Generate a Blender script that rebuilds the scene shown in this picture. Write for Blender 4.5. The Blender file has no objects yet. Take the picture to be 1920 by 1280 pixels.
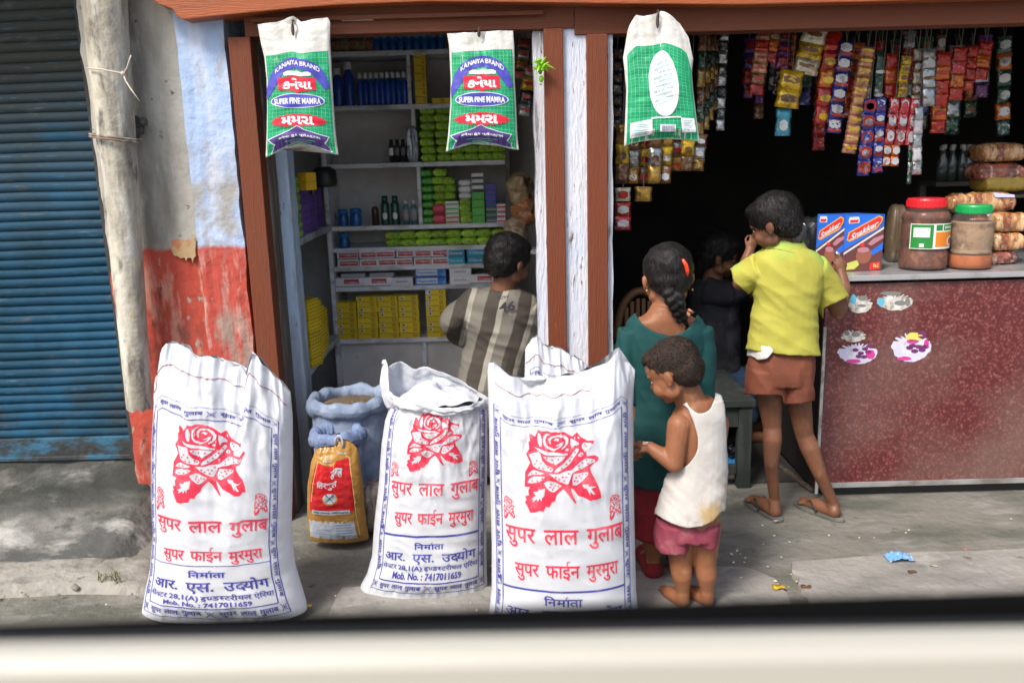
import bpy, bmesh, math, random
from mathutils import Vector, Matrix, noise
from mathutils.geometry import tessellate_polygon
random.seed(7)
S = bpy.context.scene
COL = S.collection
R = math.radians
V = Vector

# ------------------------------------------------------------------ camera
F, PITCH, ROLL, CAMZ = 1600.0, R(12.4), R(1.52), 1.40
CAM = V((0, 0, CAMZ))
FW = V((0, math.cos(PITCH), -math.sin(PITCH)))
UP0 = V((0, math.sin(PITCH), math.cos(PITCH)))
X0 = V((1, 0, 0))
RT = X0 * math.cos(ROLL) - UP0 * math.sin(ROLL)
UPV = X0 * math.sin(ROLL) + UP0 * math.cos(ROLL)
cam = bpy.data.cameras.new('camera')
camo = bpy.data.objects.new('camera', cam)
COL.objects.link(camo)
m = Matrix((RT, UPV, -FW)).transposed().to_4x4()
m.translation = CAM
camo.matrix_world = m
cam.sensor_width = 36
cam.lens = F * 36 / 1920
cam.clip_start = 0.05
cam.clip_end = 500
cam.dof.use_dof = True
cam.dof.focus_distance = 2.95
cam.dof.aperture_fstop = 2.4
S.camera = camo

# ------------------------------------------------------------------ light
SUN_EL, SUN_AZ = R(50), R(-38)          # sun behind the viewer's left shoulder, thin cloud
w = bpy.data.worlds.new('World')
S.world = w
w.use_nodes = True
nt = w.node_tree
sky = nt.nodes.new('ShaderNodeTexSky')
sky.sky_type = 'NISHITA'
sky.sun_disc = False
sky.sun_elevation = SUN_EL
sky.sun_rotation = R(180) - SUN_AZ
sky.air_density = 1.0
sky.dust_density = 4.0
sky.ozone_density = 1.0
nt.links.new(sky.outputs[0], nt.nodes['Background'].inputs[0])
nt.nodes['Background'].inputs[1].default_value = 0.13
sl = bpy.data.lights.new('sun', 'SUN')
sl.energy = 2.0
sl.angle = R(14)
sl.color = (1, .965, .91)
so = bpy.data.objects.new('sun', sl)
COL.objects.link(so)
sd = V((math.sin(SUN_AZ) * math.cos(SUN_EL), -math.cos(SUN_AZ) * math.cos(SUN_EL), math.sin(SUN_EL)))
so.rotation_euler = sd.to_track_quat('Z', 'Y').to_euler()
so.location = (-3, -5, 8)
S.view_settings.view_transform = 'Standard'
S.view_settings.look = 'None'
S.view_settings.exposure = 0.78
S.view_settings.gamma = 1
S.render.engine = 'CYCLES'
S.cycles.use_denoising = True
S.cycles.max_bounces = 8
S.cycles.sample_clamp_indirect = 4

# ------------------------------------------------------------------ helpers
def ray(px, py):
    return FW + RT * ((px - 960) / F) + UPV * ((640 - py) / F)
def P(px, py, Y):
    d = ray(px, py)
    return CAM + d * (Y / d.y)
def PZ(px, py, z=0.0):
    d = ray(px, py)
    return CAM + d * ((z - CAMZ) / d.z)
def proj(p):
    q = p - CAM
    k = q.dot(FW)
    return 960 + F * q.dot(RT) / k, 640 - F * q.dot(UPV) / k
def lerp(a, b, t): return a + (b - a) * t
def sstep(a, b, x):
    t = max(0, min(1, (x - a) / (b - a)))
    return t * t * (3 - 2 * t)
def interp(tab, x):
    if x <= tab[0][0]: return tab[0][1]
    for (a, b), (c, d) in zip(tab, tab[1:]):
        if x <= c: return b + (d - b) * (x - a) / (c - a)
    return tab[-1][1]
def nz(x, y=0, z=0): return noise.noise(V((x, y, z)))

MATS = {}
def M(name, c, rough=.6, layers=(), bump=0, bscale=60, metal=0, spec=.5, trans=0, rand=0, ior=1.45, alpha=1, sss=0, bstretch=(1, 1, 1), coat=0, emis=None, sheen=0, wave=None, crease=None):
    """layers: (colour, noise scale, lo, hi, stretch, zlimit) ; zlimit=(z, soft, amp, +1 below / -1 above)"""
    if name in MATS: return MATS[name]
    mt = bpy.data.materials.new(name); MATS[name] = mt
    mt.use_nodes = True
    n = mt.node_tree.nodes; L = mt.node_tree.links
    b = n['Principled BSDF']
    tc = n.new('ShaderNodeTexCoord')
    rgb = n.new('ShaderNodeRGB'); rgb.outputs[0].default_value = (*c, 1)
    cur = rgb.outputs[0]
    for i, ly in enumerate(layers):
        col, sc, lo, hi = ly[:4]
        st = ly[4] if len(ly) > 4 and ly[4] else (1, 1, 1)
        zl = ly[5] if len(ly) > 5 else None
        mp = n.new('ShaderNodeMapping'); mp.inputs['Scale'].default_value = st
        mp.inputs['Location'].default_value = (i * 3.1, i * 1.7, i * .9)
        L.new(tc.outputs['Object'], mp.inputs[0])
        nn = n.new('ShaderNodeTexNoise'); nn.inputs['Scale'].default_value = sc
        nn.inputs['Detail'].default_value = 8; nn.inputs['Roughness'].default_value = .62
        L.new(mp.outputs[0], nn.inputs['Vector'])
        mr = n.new('ShaderNodeMapRange'); mr.inputs[1].default_value = lo; mr.inputs[2].default_value = hi
        L.new(nn.outputs['Fac'], mr.inputs[0])
        fac = mr.outputs[0]
        if zl:
            sp = n.new('ShaderNodeSeparateXYZ'); L.new(tc.outputs['Object'], sp.inputs[0])
            ma = n.new('ShaderNodeMath'); ma.operation = 'MULTIPLY_ADD'
            L.new(nn.outputs['Fac'], ma.inputs[0]); ma.inputs[1].default_value = zl[2]
            L.new(sp.outputs['Z'], ma.inputs[2])
            mz = n.new('ShaderNodeMapRange')
            o = zl[2] * .5
            if zl[3] > 0:
                mz.inputs[1].default_value = zl[0] + zl[1] + o; mz.inputs[2].default_value = zl[0] - zl[1] + o
            else:
                mz.inputs[1].default_value = zl[0] - zl[1] + o; mz.inputs[2].default_value = zl[0] + zl[1] + o
            L.new(ma.outputs[0], mz.inputs[0])
            if lo is not None and hi > -5:
                mm = n.new('ShaderNodeMath'); mm.operation = 'MULTIPLY'
                L.new(mz.outputs[0], mm.inputs[0]); L.new(fac, mm.inputs[1]); fac = mm.outputs[0]
            else: fac = mz.outputs[0]
        mx = n.new('ShaderNodeMix'); mx.data_type = 'RGBA'
        L.new(fac, mx.inputs[0]); L.new(cur, mx.inputs[6]); mx.inputs[7].default_value = (*col, 1)
        cur = mx.outputs[2]
    if rand:
        oi = n.new('ShaderNodeObjectInfo')
        hs = n.new('ShaderNodeHueSaturation')
        mr = n.new('ShaderNodeMapRange'); mr.inputs[3].default_value = 1 - rand; mr.inputs[4].default_value = 1 + rand
        L.new(oi.outputs['Random'], mr.inputs[0]); L.new(mr.outputs[0], hs.inputs['Value']); L.new(cur, hs.inputs['Color'])
        cur = hs.outputs[0]
    L.new(cur, b.inputs['Base Color'])
    b.inputs['Roughness'].default_value = rough
    b.inputs['Metallic'].default_value = metal
    b.inputs['Specular IOR Level'].default_value = spec
    b.inputs['IOR'].default_value = ior
    b.inputs['Transmission Weight'].default_value = trans
    b.inputs['Alpha'].default_value = alpha
    b.inputs['Coat Weight'].default_value = coat
    b.inputs['Sheen Weight'].default_value = sheen
    if sss:
        b.inputs['Subsurface Weight'].default_value = sss
        b.inputs['Subsurface Radius'].default_value = (.012, .005, .003)
    if emis: b.inputs['Emission Color'].default_value = (*emis[:3], 1); b.inputs['Emission Strength'].default_value = emis[3]
    h = None
    if bump:
        mp = n.new('ShaderNodeMapping'); mp.inputs['Scale'].default_value = bstretch
        L.new(tc.outputs['Object'], mp.inputs[0])
        nn = n.new('ShaderNodeTexNoise'); nn.inputs['Scale'].default_value = bscale; nn.inputs['Detail'].default_value = 6
        L.new(mp.outputs[0], nn.inputs['Vector']); h = nn.outputs['Fac']
        bp = n.new('ShaderNodeBump'); bp.inputs['Strength'].default_value = min(1, bump); bp.inputs['Distance'].default_value = .004 if bscale > 40 else .012
        L.new(h, bp.inputs['Height']); L.new(bp.outputs[0], b.inputs['Normal'])
    if crease:                                                   # sharp cloth creases: (scale, distance, stretch)
        prev = b.inputs['Normal'].links[0].from_socket if b.inputs['Normal'].links else None
        mp = n.new('ShaderNodeMapping'); mp.inputs['Scale'].default_value = crease[2]
        mp.inputs['Rotation'].default_value = (.3, .5, .4)
        L.new(tc.outputs['Object'], mp.inputs[0])
        nn = n.new('ShaderNodeTexNoise'); nn.noise_type = 'RIDGED_MULTIFRACTAL'; nn.inputs['Scale'].default_value = crease[0]; nn.inputs['Detail'].default_value = 3
        nn.inputs['Distortion'].default_value = .6
        L.new(mp.outputs[0], nn.inputs['Vector'])
        bp = n.new('ShaderNodeBump'); bp.inputs['Strength'].default_value = 1; bp.inputs['Distance'].default_value = crease[1]
        L.new(nn.outputs['Fac'], bp.inputs['Height'])
        if prev: L.new(prev, bp.inputs['Normal'])
        L.new(bp.outputs[0], b.inputs['Normal'])
    if wave:                                                     # fine woven threads
        prev = b.inputs['Normal'].links[0].from_socket if b.inputs['Normal'].links else None
        for ax in ('X', 'Z'):
            wv = n.new('ShaderNodeTexWave'); wv.bands_direction = ax; wv.inputs['Scale'].default_value = wave
            wv.inputs['Distortion'].default_value = 1.2; wv.inputs['Detail'].default_value = 2
            L.new(tc.outputs['Object'], wv.inputs[0])
            bp = n.new('ShaderNodeBump'); bp.inputs['Strength'].default_value = .25; bp.inputs['Distance'].default_value = .0012
            L.new(wv.outputs['Fac'], bp.inputs['Height'])
            if prev: L.new(prev, bp.inputs['Normal'])
            prev = bp.outputs[0]
        L.new(prev, b.inputs['Normal'])
    return mt

def tag(o, label=None, cat=None, group=None, kind=None):
    if label: o['label'] = label
    if cat: o['category'] = cat
    if group: o['group'] = group
    if kind: o['kind'] = kind
    return o
def empty(name, loc, label=None, cat=None, group=None, parent=None):
    o = bpy.data.objects.new(name, None)
    COL.objects.link(o); o.location = loc; o.empty_display_size = .05
    if parent:
        o.parent = parent
    tag(o, label, cat, group)
    return o
def wloc(o):
    p = V((0, 0, 0))
    while o is not None:
        p = p + V(o.location); o = o.parent
    return p

class G:
    def __init__(s): s.v = []; s.f = []; s.m = []
    def add(s, vs, fs, mi=0):
        k = len(s.v); s.v += [V(v) for v in vs]
        for f in fs: s.f.append(tuple(i + k for i in f)); s.m.append(mi)
        return s
    def box(s, x0, x1, y0, y1, z0, z1, mi=0):
        vs = [(x, y, z) for x in (x0, x1) for y in (y0, y1) for z in (z0, z1)]
        return s.add(vs, [(0, 1, 3, 2), (4, 6, 7, 5), (0, 4, 5, 1), (2, 3, 7, 6), (0, 2, 6, 4), (1, 5, 7, 3)], mi)
    def quadbox(s, pts, depth, mi=0, dirv=(0, 1, 0)):
        """prism: front polygon pts (3D) pushed back by depth"""
        d = V(dirv) * depth; n = len(pts)
        vs = [V(p) for p in pts] + [V(p) + d for p in pts]
        fs = [tuple(range(n)), tuple(range(2 * n - 1, n - 1, -1))] + [(i, i + n, (i + 1) % n + n, (i + 1) % n) for i in range(n)]
        return s.add(vs, fs, mi)
    def grid(s, fn, nu, nv, mi=0, cu=False, flip=False):
        k = len(s.v)
        for j in range(nv + 1):
            for i in range(nu if cu else nu + 1):
                s.v.append(V(fn(i / nu, j / nv)))
        W = nu if cu else nu + 1
        for j in range(nv):
            for i in range(nu):
                a = k + j * W + i; b = k + j * W + (i + 1) % W
                f = (a, b, b + W, a + W)
                s.f.append(f[::-1] if flip else f)
                s.m.append(mi(i / nu, j / nv) if callable(mi) else mi)
        return s
    def tube(s, pts, rad, n=10, mi=0, cap=True):
        pts = [V(p) for p in pts]
        if not hasattr(rad, '__len__'): rad = [rad] * len(pts)
        k = len(s.v); ref = None
        for i, p in enumerate(pts):
            t = (pts[min(i + 1, len(pts) - 1)] - pts[max(i - 1, 0)]).normalized()
            if ref is None: ref = t.orthogonal().normalized()
            a = (ref - t * ref.dot(t)).normalized(); ref = a; b = t.cross(a)
            for j in range(n):
                q = 2 * math.pi * j / n
                s.v.append(p + (a * math.cos(q) + b * math.sin(q)) * rad[i])
        for i in range(len(pts) - 1):
            for j in range(n):
                s.f.append((k + i * n + j, k + i * n + (j + 1) % n, k + (i + 1) * n + (j + 1) % n, k + (i + 1) * n + j)); s.m.append(mi)
        if cap:
            s.f.append(tuple(k + j for j in range(n))[::-1]); s.m.append(mi)
            e = k + (len(pts) - 1) * n
            s.f.append(tuple(e + j for j in range(n))); s.m.append(mi)
        return s
    def lathe(s, prof, c, n=24, mi=0, sx=1, sy=1, wob=0, seed=0):
        k = len(s.v); c = V(c)
        for r, z in prof:
            for j in range(n):
                q = 2 * math.pi * j / n
                rr = r * (1 + wob * nz(math.cos(q) * 1.5 + seed, math.sin(q) * 1.5, z * 6))
                s.v.append(c + V((rr * sx * math.cos(q), rr * sy * math.sin(q), z)))
        for i in range(len(prof) - 1):
            mm = mi[i] if hasattr(mi, '__len__') else mi
            for j in range(n):
                s.f.append((k + i * n + j, k + i * n + (j + 1) % n, k + (i + 1) * n + (j + 1) % n, k + (i + 1) * n + j)); s.m.append(mm)
        s.f.append(tuple(k + j for j in range(n))[::-1]); s.m.append(mi[0] if hasattr(mi, '__len__') else mi)
        e = k + (len(prof) - 1) * n
        s.f.append(tuple(e + j for j in range(n))); s.m.append(mi[-1] if hasattr(mi, '__len__') else mi)
        return s
    def ell(s, c, r, mi=0, nu=20, nv=12, rot=None):
        c = V(c)
        if not hasattr(r, '__len__'): r = (r, r, r)
        def fn(u, v):
            a = 2 * math.pi * u; b = math.pi * (v - .5)
            p = V((r[0] * math.cos(b) * math.cos(a), r[1] * math.cos(b) * math.sin(a), r[2] * math.sin(b)))
            if rot is not None: p = rot @ p
            return c + p
        return s.grid(fn, nu, nv, mi, cu=True)
    def poly3(s, pts, mi=0):
        k = len(s.v); s.v += [V(p) for p in pts]
        for t in tessellate_polygon([[V(p) for p in pts]]): s.f.append(tuple(k + i for i in t)); s.m.append(mi)
        return s
    def mesh(s, name, mats, smooth=False, loc=V((0, 0, 0))):
        me = bpy.data.meshes.new(name)
        me.from_pydata([tuple(v - loc) for v in s.v], [], s.f)
        for mt in (mats if isinstance(mats, (list, tuple)) else [mats]): me.materials.append(mt)
        me.polygons.foreach_set('material_index', s.m)
        if smooth: me.polygons.foreach_set('use_smooth', [True] * len(me.polygons))
        me.update(); return me
    def build(s, name, mats, parent=None, smooth=False, bevel=0, label=None, cat=None, group=None, kind=None, loc=None, angle=40, solid=0, weld=False):
        base = wloc(parent) if parent else V((0, 0, 0))
        if loc is not None: base = base * 0 + V(loc)
        me = s.mesh(name, mats, smooth, base)
        bm = bmesh.new(); bm.from_mesh(me)
        if weld: bmesh.ops.remove_doubles(bm, verts=bm.verts, dist=1e-5)
        bmesh.ops.recalc_face_normals(bm, faces=bm.faces)
        bm.to_mesh(me); bm.free()
        o = bpy.data.objects.new(name, me); COL.objects.link(o)
        if parent: o.parent = parent
        if loc is not None: o.location = V(loc) - (wloc(parent) if parent else V((0, 0, 0)))
        if solid:
            md = o.modifiers.new('solid', 'SOLIDIFY'); md.thickness = solid; md.offset = 0
        if bevel:
            md = o.modifiers.new('bevel', 'BEVEL'); md.width = bevel; md.segments = 2; md.limit_method = 'ANGLE'; md.angle_limit = R(angle)
        tag(o, label, cat, group, kind)
        return o
def kids(o): return [c for c in bpy.data.objects if c.parent == o]
def copy_tree(o, parent=None, loc=None, rotz=None, label=None, group=None):
    c = o.copy(); COL.objects.link(c); c.parent = parent
    if loc is not None: c.location = loc
    if rotz is not None: c.rotation_euler = (0, 0, rotz)
    if label: c['label'] = label
    if group: c['group'] = group
    for ch in KIDS.get(o.name, []): copy_tree(ch, c)
    return c
KIDS = {}
def reg(o, *ch): KIDS[o.name] = list(ch); return o

# ------------------------------------------------------------------ 2D printing (lettering and marks laid on curved surfaces)
TXT = {}
def text2d(s, bold=0, shear=0):
    k = (s, bold, shear)
    if k in TXT: return TXT[k]
    c = bpy.data.curves.new('t', 'FONT'); c.body = s; c.resolution_u = 2; c.offset = bold; c.shear = shear; c.size = 1
    o = bpy.data.objects.new('t', c); COL.objects.link(o)
    dg = bpy.context.evaluated_depsgraph_get(); dg.update()
    me = o.evaluated_get(dg).to_mesh()
    vs = [(v.co.x, v.co.y) for v in me.vertices]; fs = [tuple(p.vertices) for p in me.polygons]
    o.evaluated_get(dg).to_mesh_clear()
    bpy.data.objects.remove(o); bpy.data.curves.remove(c)
    TXT[k] = (vs, fs); return TXT[k]
def bb(vs): return min(v[0] for v in vs), max(v[0] for v in vs), min(v[1] for v in vs), max(v[1] for v in vs)
def clipx(vs, fs, xc):
    keep = [f for f in fs if sum(vs[i][0] for i in f) / len(f) < xc]
    return [(min(x, xc), y) for x, y in vs], keep
def word(items, bold=0):
    """items: text runs; a run may be (text, keep fraction) for a half letter, or ('~reph',) drawn over the previous letter"""
    vs, fs, x = [], [], 0
    for it in items:
        fr = 1; t = it
        if isinstance(it, tuple) and len(it) == 3: x += it[2]; t = it[0]
        elif isinstance(it, tuple): t, fr = it
        if t == '~reph':
            pts = [(x - .02, .62), (x - .01, .80), (x + .08, .90), (x + .15, .86), (x + .14, .80), (x + .08, .82), (x + .04, .76), (x + .04, .62)]
            k = len(vs); vs += pts
            fs += [(k, k + 1, k + 7), (k + 1, k + 6, k + 7), (k + 1, k + 2, k + 6), (k + 2, k + 5, k + 6), (k + 2, k + 3, k + 5), (k + 3, k + 4, k + 5)]
            continue
        v, f = text2d(t, bold)
        a, b, _, _ = bb(v)
        if fr < 1: v, f = clipx(v, f, a + (b - a) * fr); b = a + (b - a) * fr
        k = len(vs); vs += [(p[0] - a + x, p[1]) for p in v]; fs += [tuple(i + k for i in q) for q in f]
        x += b - a - .01
    return vs, fs
def cat2(ws, gap=.3):
    vs, fs, x = [], [], 0
    for wd in ws:
        v, f = wd if isinstance(wd, tuple) else text2d(wd)
        a, b, _, _ = bb(v); k = len(vs)
        vs += [(p[0] - a + x, p[1]) for p in v]; fs += [tuple(i + k for i in q) for q in f]
        x += b - a + gap
    return vs, fs
class Canvas:
    """x right, y DOWN; items keep a layer number (height above the surface) and a material index"""
    def __init__(s): s.c = []; s.t = []
    def poly(s, pts, mi, ly=1):
        pts = [V((p[0], p[1], 0)) for p in pts]
        s.c.append((pts, tessellate_polygon([pts]), mi, ly)); return s
    def line(s, p, q, wd, mi, ly=1, wy=None):
        wy = wd if wy is None else wy
        dx, dy = q[0] - p[0], q[1] - p[1]
        # wd is thickness in x units, wy in y units
        if abs(dx) < 1e-9: return s.poly([(p[0] - wd / 2, p[1]), (p[0] + wd / 2, p[1]), (q[0] + wd / 2, q[1]), (q[0] - wd / 2, q[1])], mi, ly)
        if abs(dy) < 1e-9: return s.poly([(p[0], p[1] - wy / 2), (q[0], q[1] - wy / 2), (q[0], q[1] + wy / 2), (p[0], p[1] + wy / 2)], mi, ly)
        return s.poly([(p[0] - wd / 2, p[1]), (p[0] + wd / 2, p[1] - 0), (q[0] + wd / 2, q[1]), (q[0] - wd / 2, q[1])], mi, ly)
    def ell(s, cx, cy, rx, ry, mi, ly=1, n=28):
        return s.poly([(cx + rx * math.cos(2 * math.pi * i / n), cy + ry * math.sin(2 * math.pi * i / n)) for i in range(n)], mi, ly)
    def text(s, tv, x0, x1, y0, y1, mi, ly=2, rot=0, arc=0):
        vs, fs = tv if isinstance(tv, tuple) else text2d(tv)
        a, b, c, d = bb(vs)
        out = []
        for x, y in vs:
            u = (x - a) / (b - a); v = (d - y) / (d - c)     # v down
            if rot == 1: u, v = 1 - v, u                      # reads top to bottom
            elif rot == -1: u, v = v, 1 - u
            yy = lerp(y0, y1, v)
            if arc: yy += arc * (2 * u - 1) ** 2
            out.append((lerp(x0, x1, u), yy))
        s.t.append((out, fs, mi, ly)); return s
    def build(s, g, fn, gx, gy, off=.0007, cut_text=False):
        """fn(x, y, offset) -> point on the surface"""
        cache = {}
        def pt(x, y, ly):
            k = (round(x, 5), round(y, 5), ly)
            if k not in cache: cache[k] = len(g.v); g.v.append(V(fn(x, y, off * ly)))
            return cache[k]
        def half(P_, ax, v, sgn):
            out = []
            for i in range(len(P_)):
                p, q = P_[i - 1], P_[i]
                dp, dq = (p[ax] - v) * sgn, (q[ax] - v) * sgn
                if (dp >= 0) != (dq >= 0):
                    t = dp / (dp - dq); out.append((p[0] + (q[0] - p[0]) * t, p[1] + (q[1] - p[1]) * t))
                if dq >= 0: out.append(q)
            return out
        def slabs(P_, ax, st):
            lo = math.floor(min(p[ax] for p in P_) / st + 1e-6); hi = math.ceil(max(p[ax] for p in P_) / st - 1e-6)
            if hi - lo <= 1: return [P_]
            res = []
            for k in range(lo, hi):
                q = half(P_, ax, k * st, 1)
                if len(q) > 2: q = half(q, ax, (k + 1) * st, -1)
                if len(q) > 2: res.append(q)
            return res
        for pts, tris, mi, ly in s.c:
            for t in tris:
                for a_ in slabs([(pts[i].x, pts[i].y) for i in t], 0, gx):
                    for b_ in slabs(a_, 1, gy):
                        q = []
                        for p in b_:
                            k = pt(p[0], p[1], ly)
                            if k not in q: q.append(k)
                        if len(q) > 2: g.f.append(tuple(q)); g.m.append(mi)
        if cut_text:
            for vs, fs, mi, ly in s.t:
                for t in fs:
                    for a_ in slabs([vs[i] for i in t], 0, gx):
                        for b_ in slabs(a_, 1, gy):
                            q = []
                            for p in b_:
                                k = pt(p[0], p[1], ly)
                                if k not in q: q.append(k)
                            if len(q) > 2: g.f.append(tuple(q)); g.m.append(mi)
            return
        for vs, fs, mi, ly in s.t:
            idx = [pt(x, y, ly) for x, y in vs]
            for f in fs:
                q = tuple(idx[i] for i in f)
                if len(set(q)) == len(q): g.f.append(q); g.m.append(mi)
def flatfn(o, ux, uy, nrm):
    o, ux, uy, nrm = V(o), V(ux), V(uy), V(nrm)
    return lambda x, y, off: o + ux * x + uy * y + nrm * off

class Surf:
    """A filled bag: photo-measured outline rows (py, xl, xr) at depth Yc, given real thickness"""
    def __init__(s, Yc, rows, top, bot=None, B=.12, bt=.006, bb_=.8, tk=.12, wr=.012, seed=0, n=2.3, zb=None, pinch=None, wlow=.0016):
        s.Yc, s.rows, s.top, s.bot = Yc, rows, top, bot
        s.p0 = rows[0][0]; s.p1 = rows[-1][0]
        s.B, s.bt, s.bb, s.tk, s.wr, s.seed, s.n, s.pinch, s.wlow = B, bt, bb_, tk, wr, seed, n, pinch, wlow
        s.tl = [(r[0], r[1]) for r in rows]; s.tr = [(r[0], r[2]) for r in rows]
        s.tab = None
    def pt(s, c, w, side):
        pn = s.p1 + (s.p0 - s.p1) * w
        px = lerp(interp(s.tl, pn), interp(s.tr, pn), (c + 1) / 2)
        py = pn
        if s.top: py += (interp(s.top, px) - s.p0) * w ** 3
        if s.bot: py += (interp(s.bot, px) - s.p1) * (1 - w) ** 5
        p = P(px, py, s.Yc)
        q = max(0, 1 - abs(c) ** s.n) ** .5
        b = s.bt + (s.B - s.bt) * (1 - math.exp(-(1 - w) / s.tk))
        b *= lerp(s.bb, 1, sstep(0, .1, w))
        k = s.seed
        wt = w ** 3
        f = s.wr * wt * (nz(c * 3.2 + k, w * 2.2, k + side) + .5 * nz(c * 8 + w * 3 + k, w * 3, k + side))
        f += s.wlow * (nz(c * 2 + k, w * 22, k) + .8 * nz(c * 3 - k, w * 9 + c * 2, k)) + s.wlow * 1.5 * nz(c * 2.2 + k, w * 3.3, 5)
        if s.wr > .015:
            f += s.wr * 1.1 * w ** 5 * (.28 - abs(nz(c * 4.2 + k, w * 6 - c * 2, k))) + s.wr * .55 * w ** 3 * (.28 - abs(nz(c * 9 - k, w * 13 + c * 3, k)))
            f += s.wlow * 2.4 * (.25 - abs(nz(c * 2.4 + k, w * 13 + c * 1.5, k + 3))) * (.5 + .5 * abs(c))
        f += s.wlow * 2.2 * math.exp(-((w - .04) / .05) ** 2) * nz(c * 12, w * 6, k)
        if s.pinch: f -= s.pinch[1] * math.exp(-((c - s.pinch[0]) / .12) ** 2) * w ** 6 * 1
        p.y += side * (b * q + f * (.25 + .75 * q))
        return p
    def front(s, c, w, off=0):
        p = s.pt(c, w, -1)
        if off:
            e = .01
            a = s.pt(min(1, c + e), w, -1) - s.pt(max(-1, c - e), w, -1)
            b = s.pt(c, min(1, w + e), -1) - s.pt(c, max(0, w - e), -1)
            n = a.cross(b)
            if n.length > 1e-9:
                n.normalize()
                if n.y > 0: n = -n
                p = p + n * off
        return p
    def w_of(s, py, c=0):
        if s.tab is None:
            s.tab = sorted((proj(s.pt(0, i / 200, -1))[1], i / 200) for i in range(201))
        return interp(s.tab, py)
    def shell(s, g, nu=80, nv=90, mi=0, wtop=1):
        def fn(u, v):
            a = 2 * math.pi * u
            return s.pt(math.cos(a) , v * wtop, 1 if math.sin(a) > 0 else -1)
        g.grid(fn, nu, nv, mi, cu=True)
        k = len(g.v) - nu * (nv + 1)
        g.f.append(tuple(k + j for j in range(nu))); g.m.append(mi if not callable(mi) else 0)

# ------------------------------------------------------------------ materials of the place
cement = M('cement', (.27, .255, .225), .92, [((.14, .135, .12), 2.2, .42, .62), ((.40, .38, .34), 5, .55, .75), ((.07, .068, .06), 9, .62, .72)], bump=.7, bscale=35)
ground_m = M('ground_cement', (.19, .18, .152), .9, [((.105, .108, .088), 1.6, .44, .60, (1, 2.2, 1)), ((.26, .25, .23), 3.5, .52, .72, (1, 2.5, 1)), ((.06, .06, .052), 14, .63, .74), ((.36, .34, .30), 60, .66, .74)], bump=.8, bscale=28)
slab_m = M('pale_cement', (.28, .265, .24), .9, [((.19, .185, .165), 2.5, .48, .66, (1, 2, 1)), ((.10, .09, .08), 12, .63, .72), ((.42, .40, .36), 5, .55, .75)], bump=.8, bscale=28)
road_m = M('road_dust', (.30, .29, .27), .95, [((.20, .19, .175), 1.2, .42, .65)], bump=.6, bscale=30)
plaster_red = M('painted_plaster', (.40, .385, .34), .88,
    [((.20, .19, .165), 3.2, .45, .66, (2, 1, .5)), ((.56, .54, .47), 6, .55, .72, (2, 1, .5)), ((.07, .06, .05), 13, .64, .71, (1, 1, 1)),
     ((.42, .065, .04), 6, .30, .36, (2, 2, .8), (1.085, .008, .06, 1)), ((.50, .22, .16), 5, .50, .58, (2.5, 2.5, .6), (1.04, .05, .1, 1)), ((.20, .045, .03), 11, .57, .63, (2, 2, .6), (1.06, .03, .1, 1)), ((.34, .31, .27), 14, .62, .66, (1.5, 1.5, .8), (1.06, .03, .1, 1)), ((.42, .36, .30), 10, .60, .64, (1.5, 1, .6), (.84, .04, .1, 1)), ((.30, .05, .03), 12, .52, .62, (1, 1, .4), (.86, .03, .06, 1)), ((.24, .21, .18), 6, .60, .66, (1.6, 1, .5), (.80, .05, .1, 1)), ((.13, .12, .11), 5, .2, .25, None, (.085, .02, .10, 1)), ((.08, .07, .06), 26, .68, .70), ((.24, .07, .05), 12, .52, .64, (1, 1, .4), (.84, .03, .06, 1)), ((.14, .13, .115), 5, .2, .25, None, (.085, .02, .10, 1))], bump=.9, bscale=18)
plaster_blue = M('blue_wash_plaster', (.36, .48, .70), .85,
    [((.56, .62, .74), 4, .50, .66, (2, 1, .5)), ((.34, .33, .31), 5, .56, .66, (1.5, 1, .6)), ((.33, .32, .30), 8, .40, .58, (1, 1, .8), (1.42, .10, .2, 1)), ((.09, .08, .07), 18, .68, .72),
     ((.42, .065, .045), 6, .30, .36, (2, 2, .8), (1.09, .008, .06, 1)), ((.50, .26, .22), 6, .50, .58, (2.5, 2.5, .6), (1.06, .05, .1, 1)), ((.32, .22, .18), 7, .54, .64, (1.6, 1, .5), (.86, .04, .1, 1)), ((.13, .12, .11), 5, .2, .25, None, (.085, .02, .10, 1))], bump=.8, bscale=24)
brown = M('brown_painted_wood', (.16, .038, .012), .7, [((.15, .043, .02), 4, .45, .7, (8, 8, .7)), ((.10, .035, .02), 16, .62, .74, (4, 4, .6)), ((.33, .20, .13), 22, .70, .76, (3, 3, .7))], bump=.35, bscale=26, bstretch=(10, 10, .8))
brown_h = M('brown_beam_wood', (.13, .036, .014), .7, [((.13, .038, .018), 4, .45, .7, (.7, 8, 8)), ((.07, .03, .018), 16, .62, .74, (.6, 4, 4)), ((.30, .17, .10), 20, .70, .76, (.7, 3, 3))], bump=.35, bscale=26, bstretch=(.8, 10, 10))
orange = M('orange_painted_wood', (.36, .09, .025), .5, [((.28, .08, .03), 5, .48, .68, (.7, 6, 6)), ((.12, .05, .03), 20, .66, .72)], bump=.3, bscale=26, bstretch=(.8, 10, 10))
whitewood = M('white_peeling_paint', (.62, .64, .70), .7, [((.50, .58, .74), 3, .5, .66, (1, 1, .4)), ((.30, .27, .25), 10, .60, .66, (4, 4, .5)), ((.11, .07, .05), 16, .645, .67, (5, 5, .6))], bump=.6, bscale=30, bstretch=(4, 4, .8))
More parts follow.
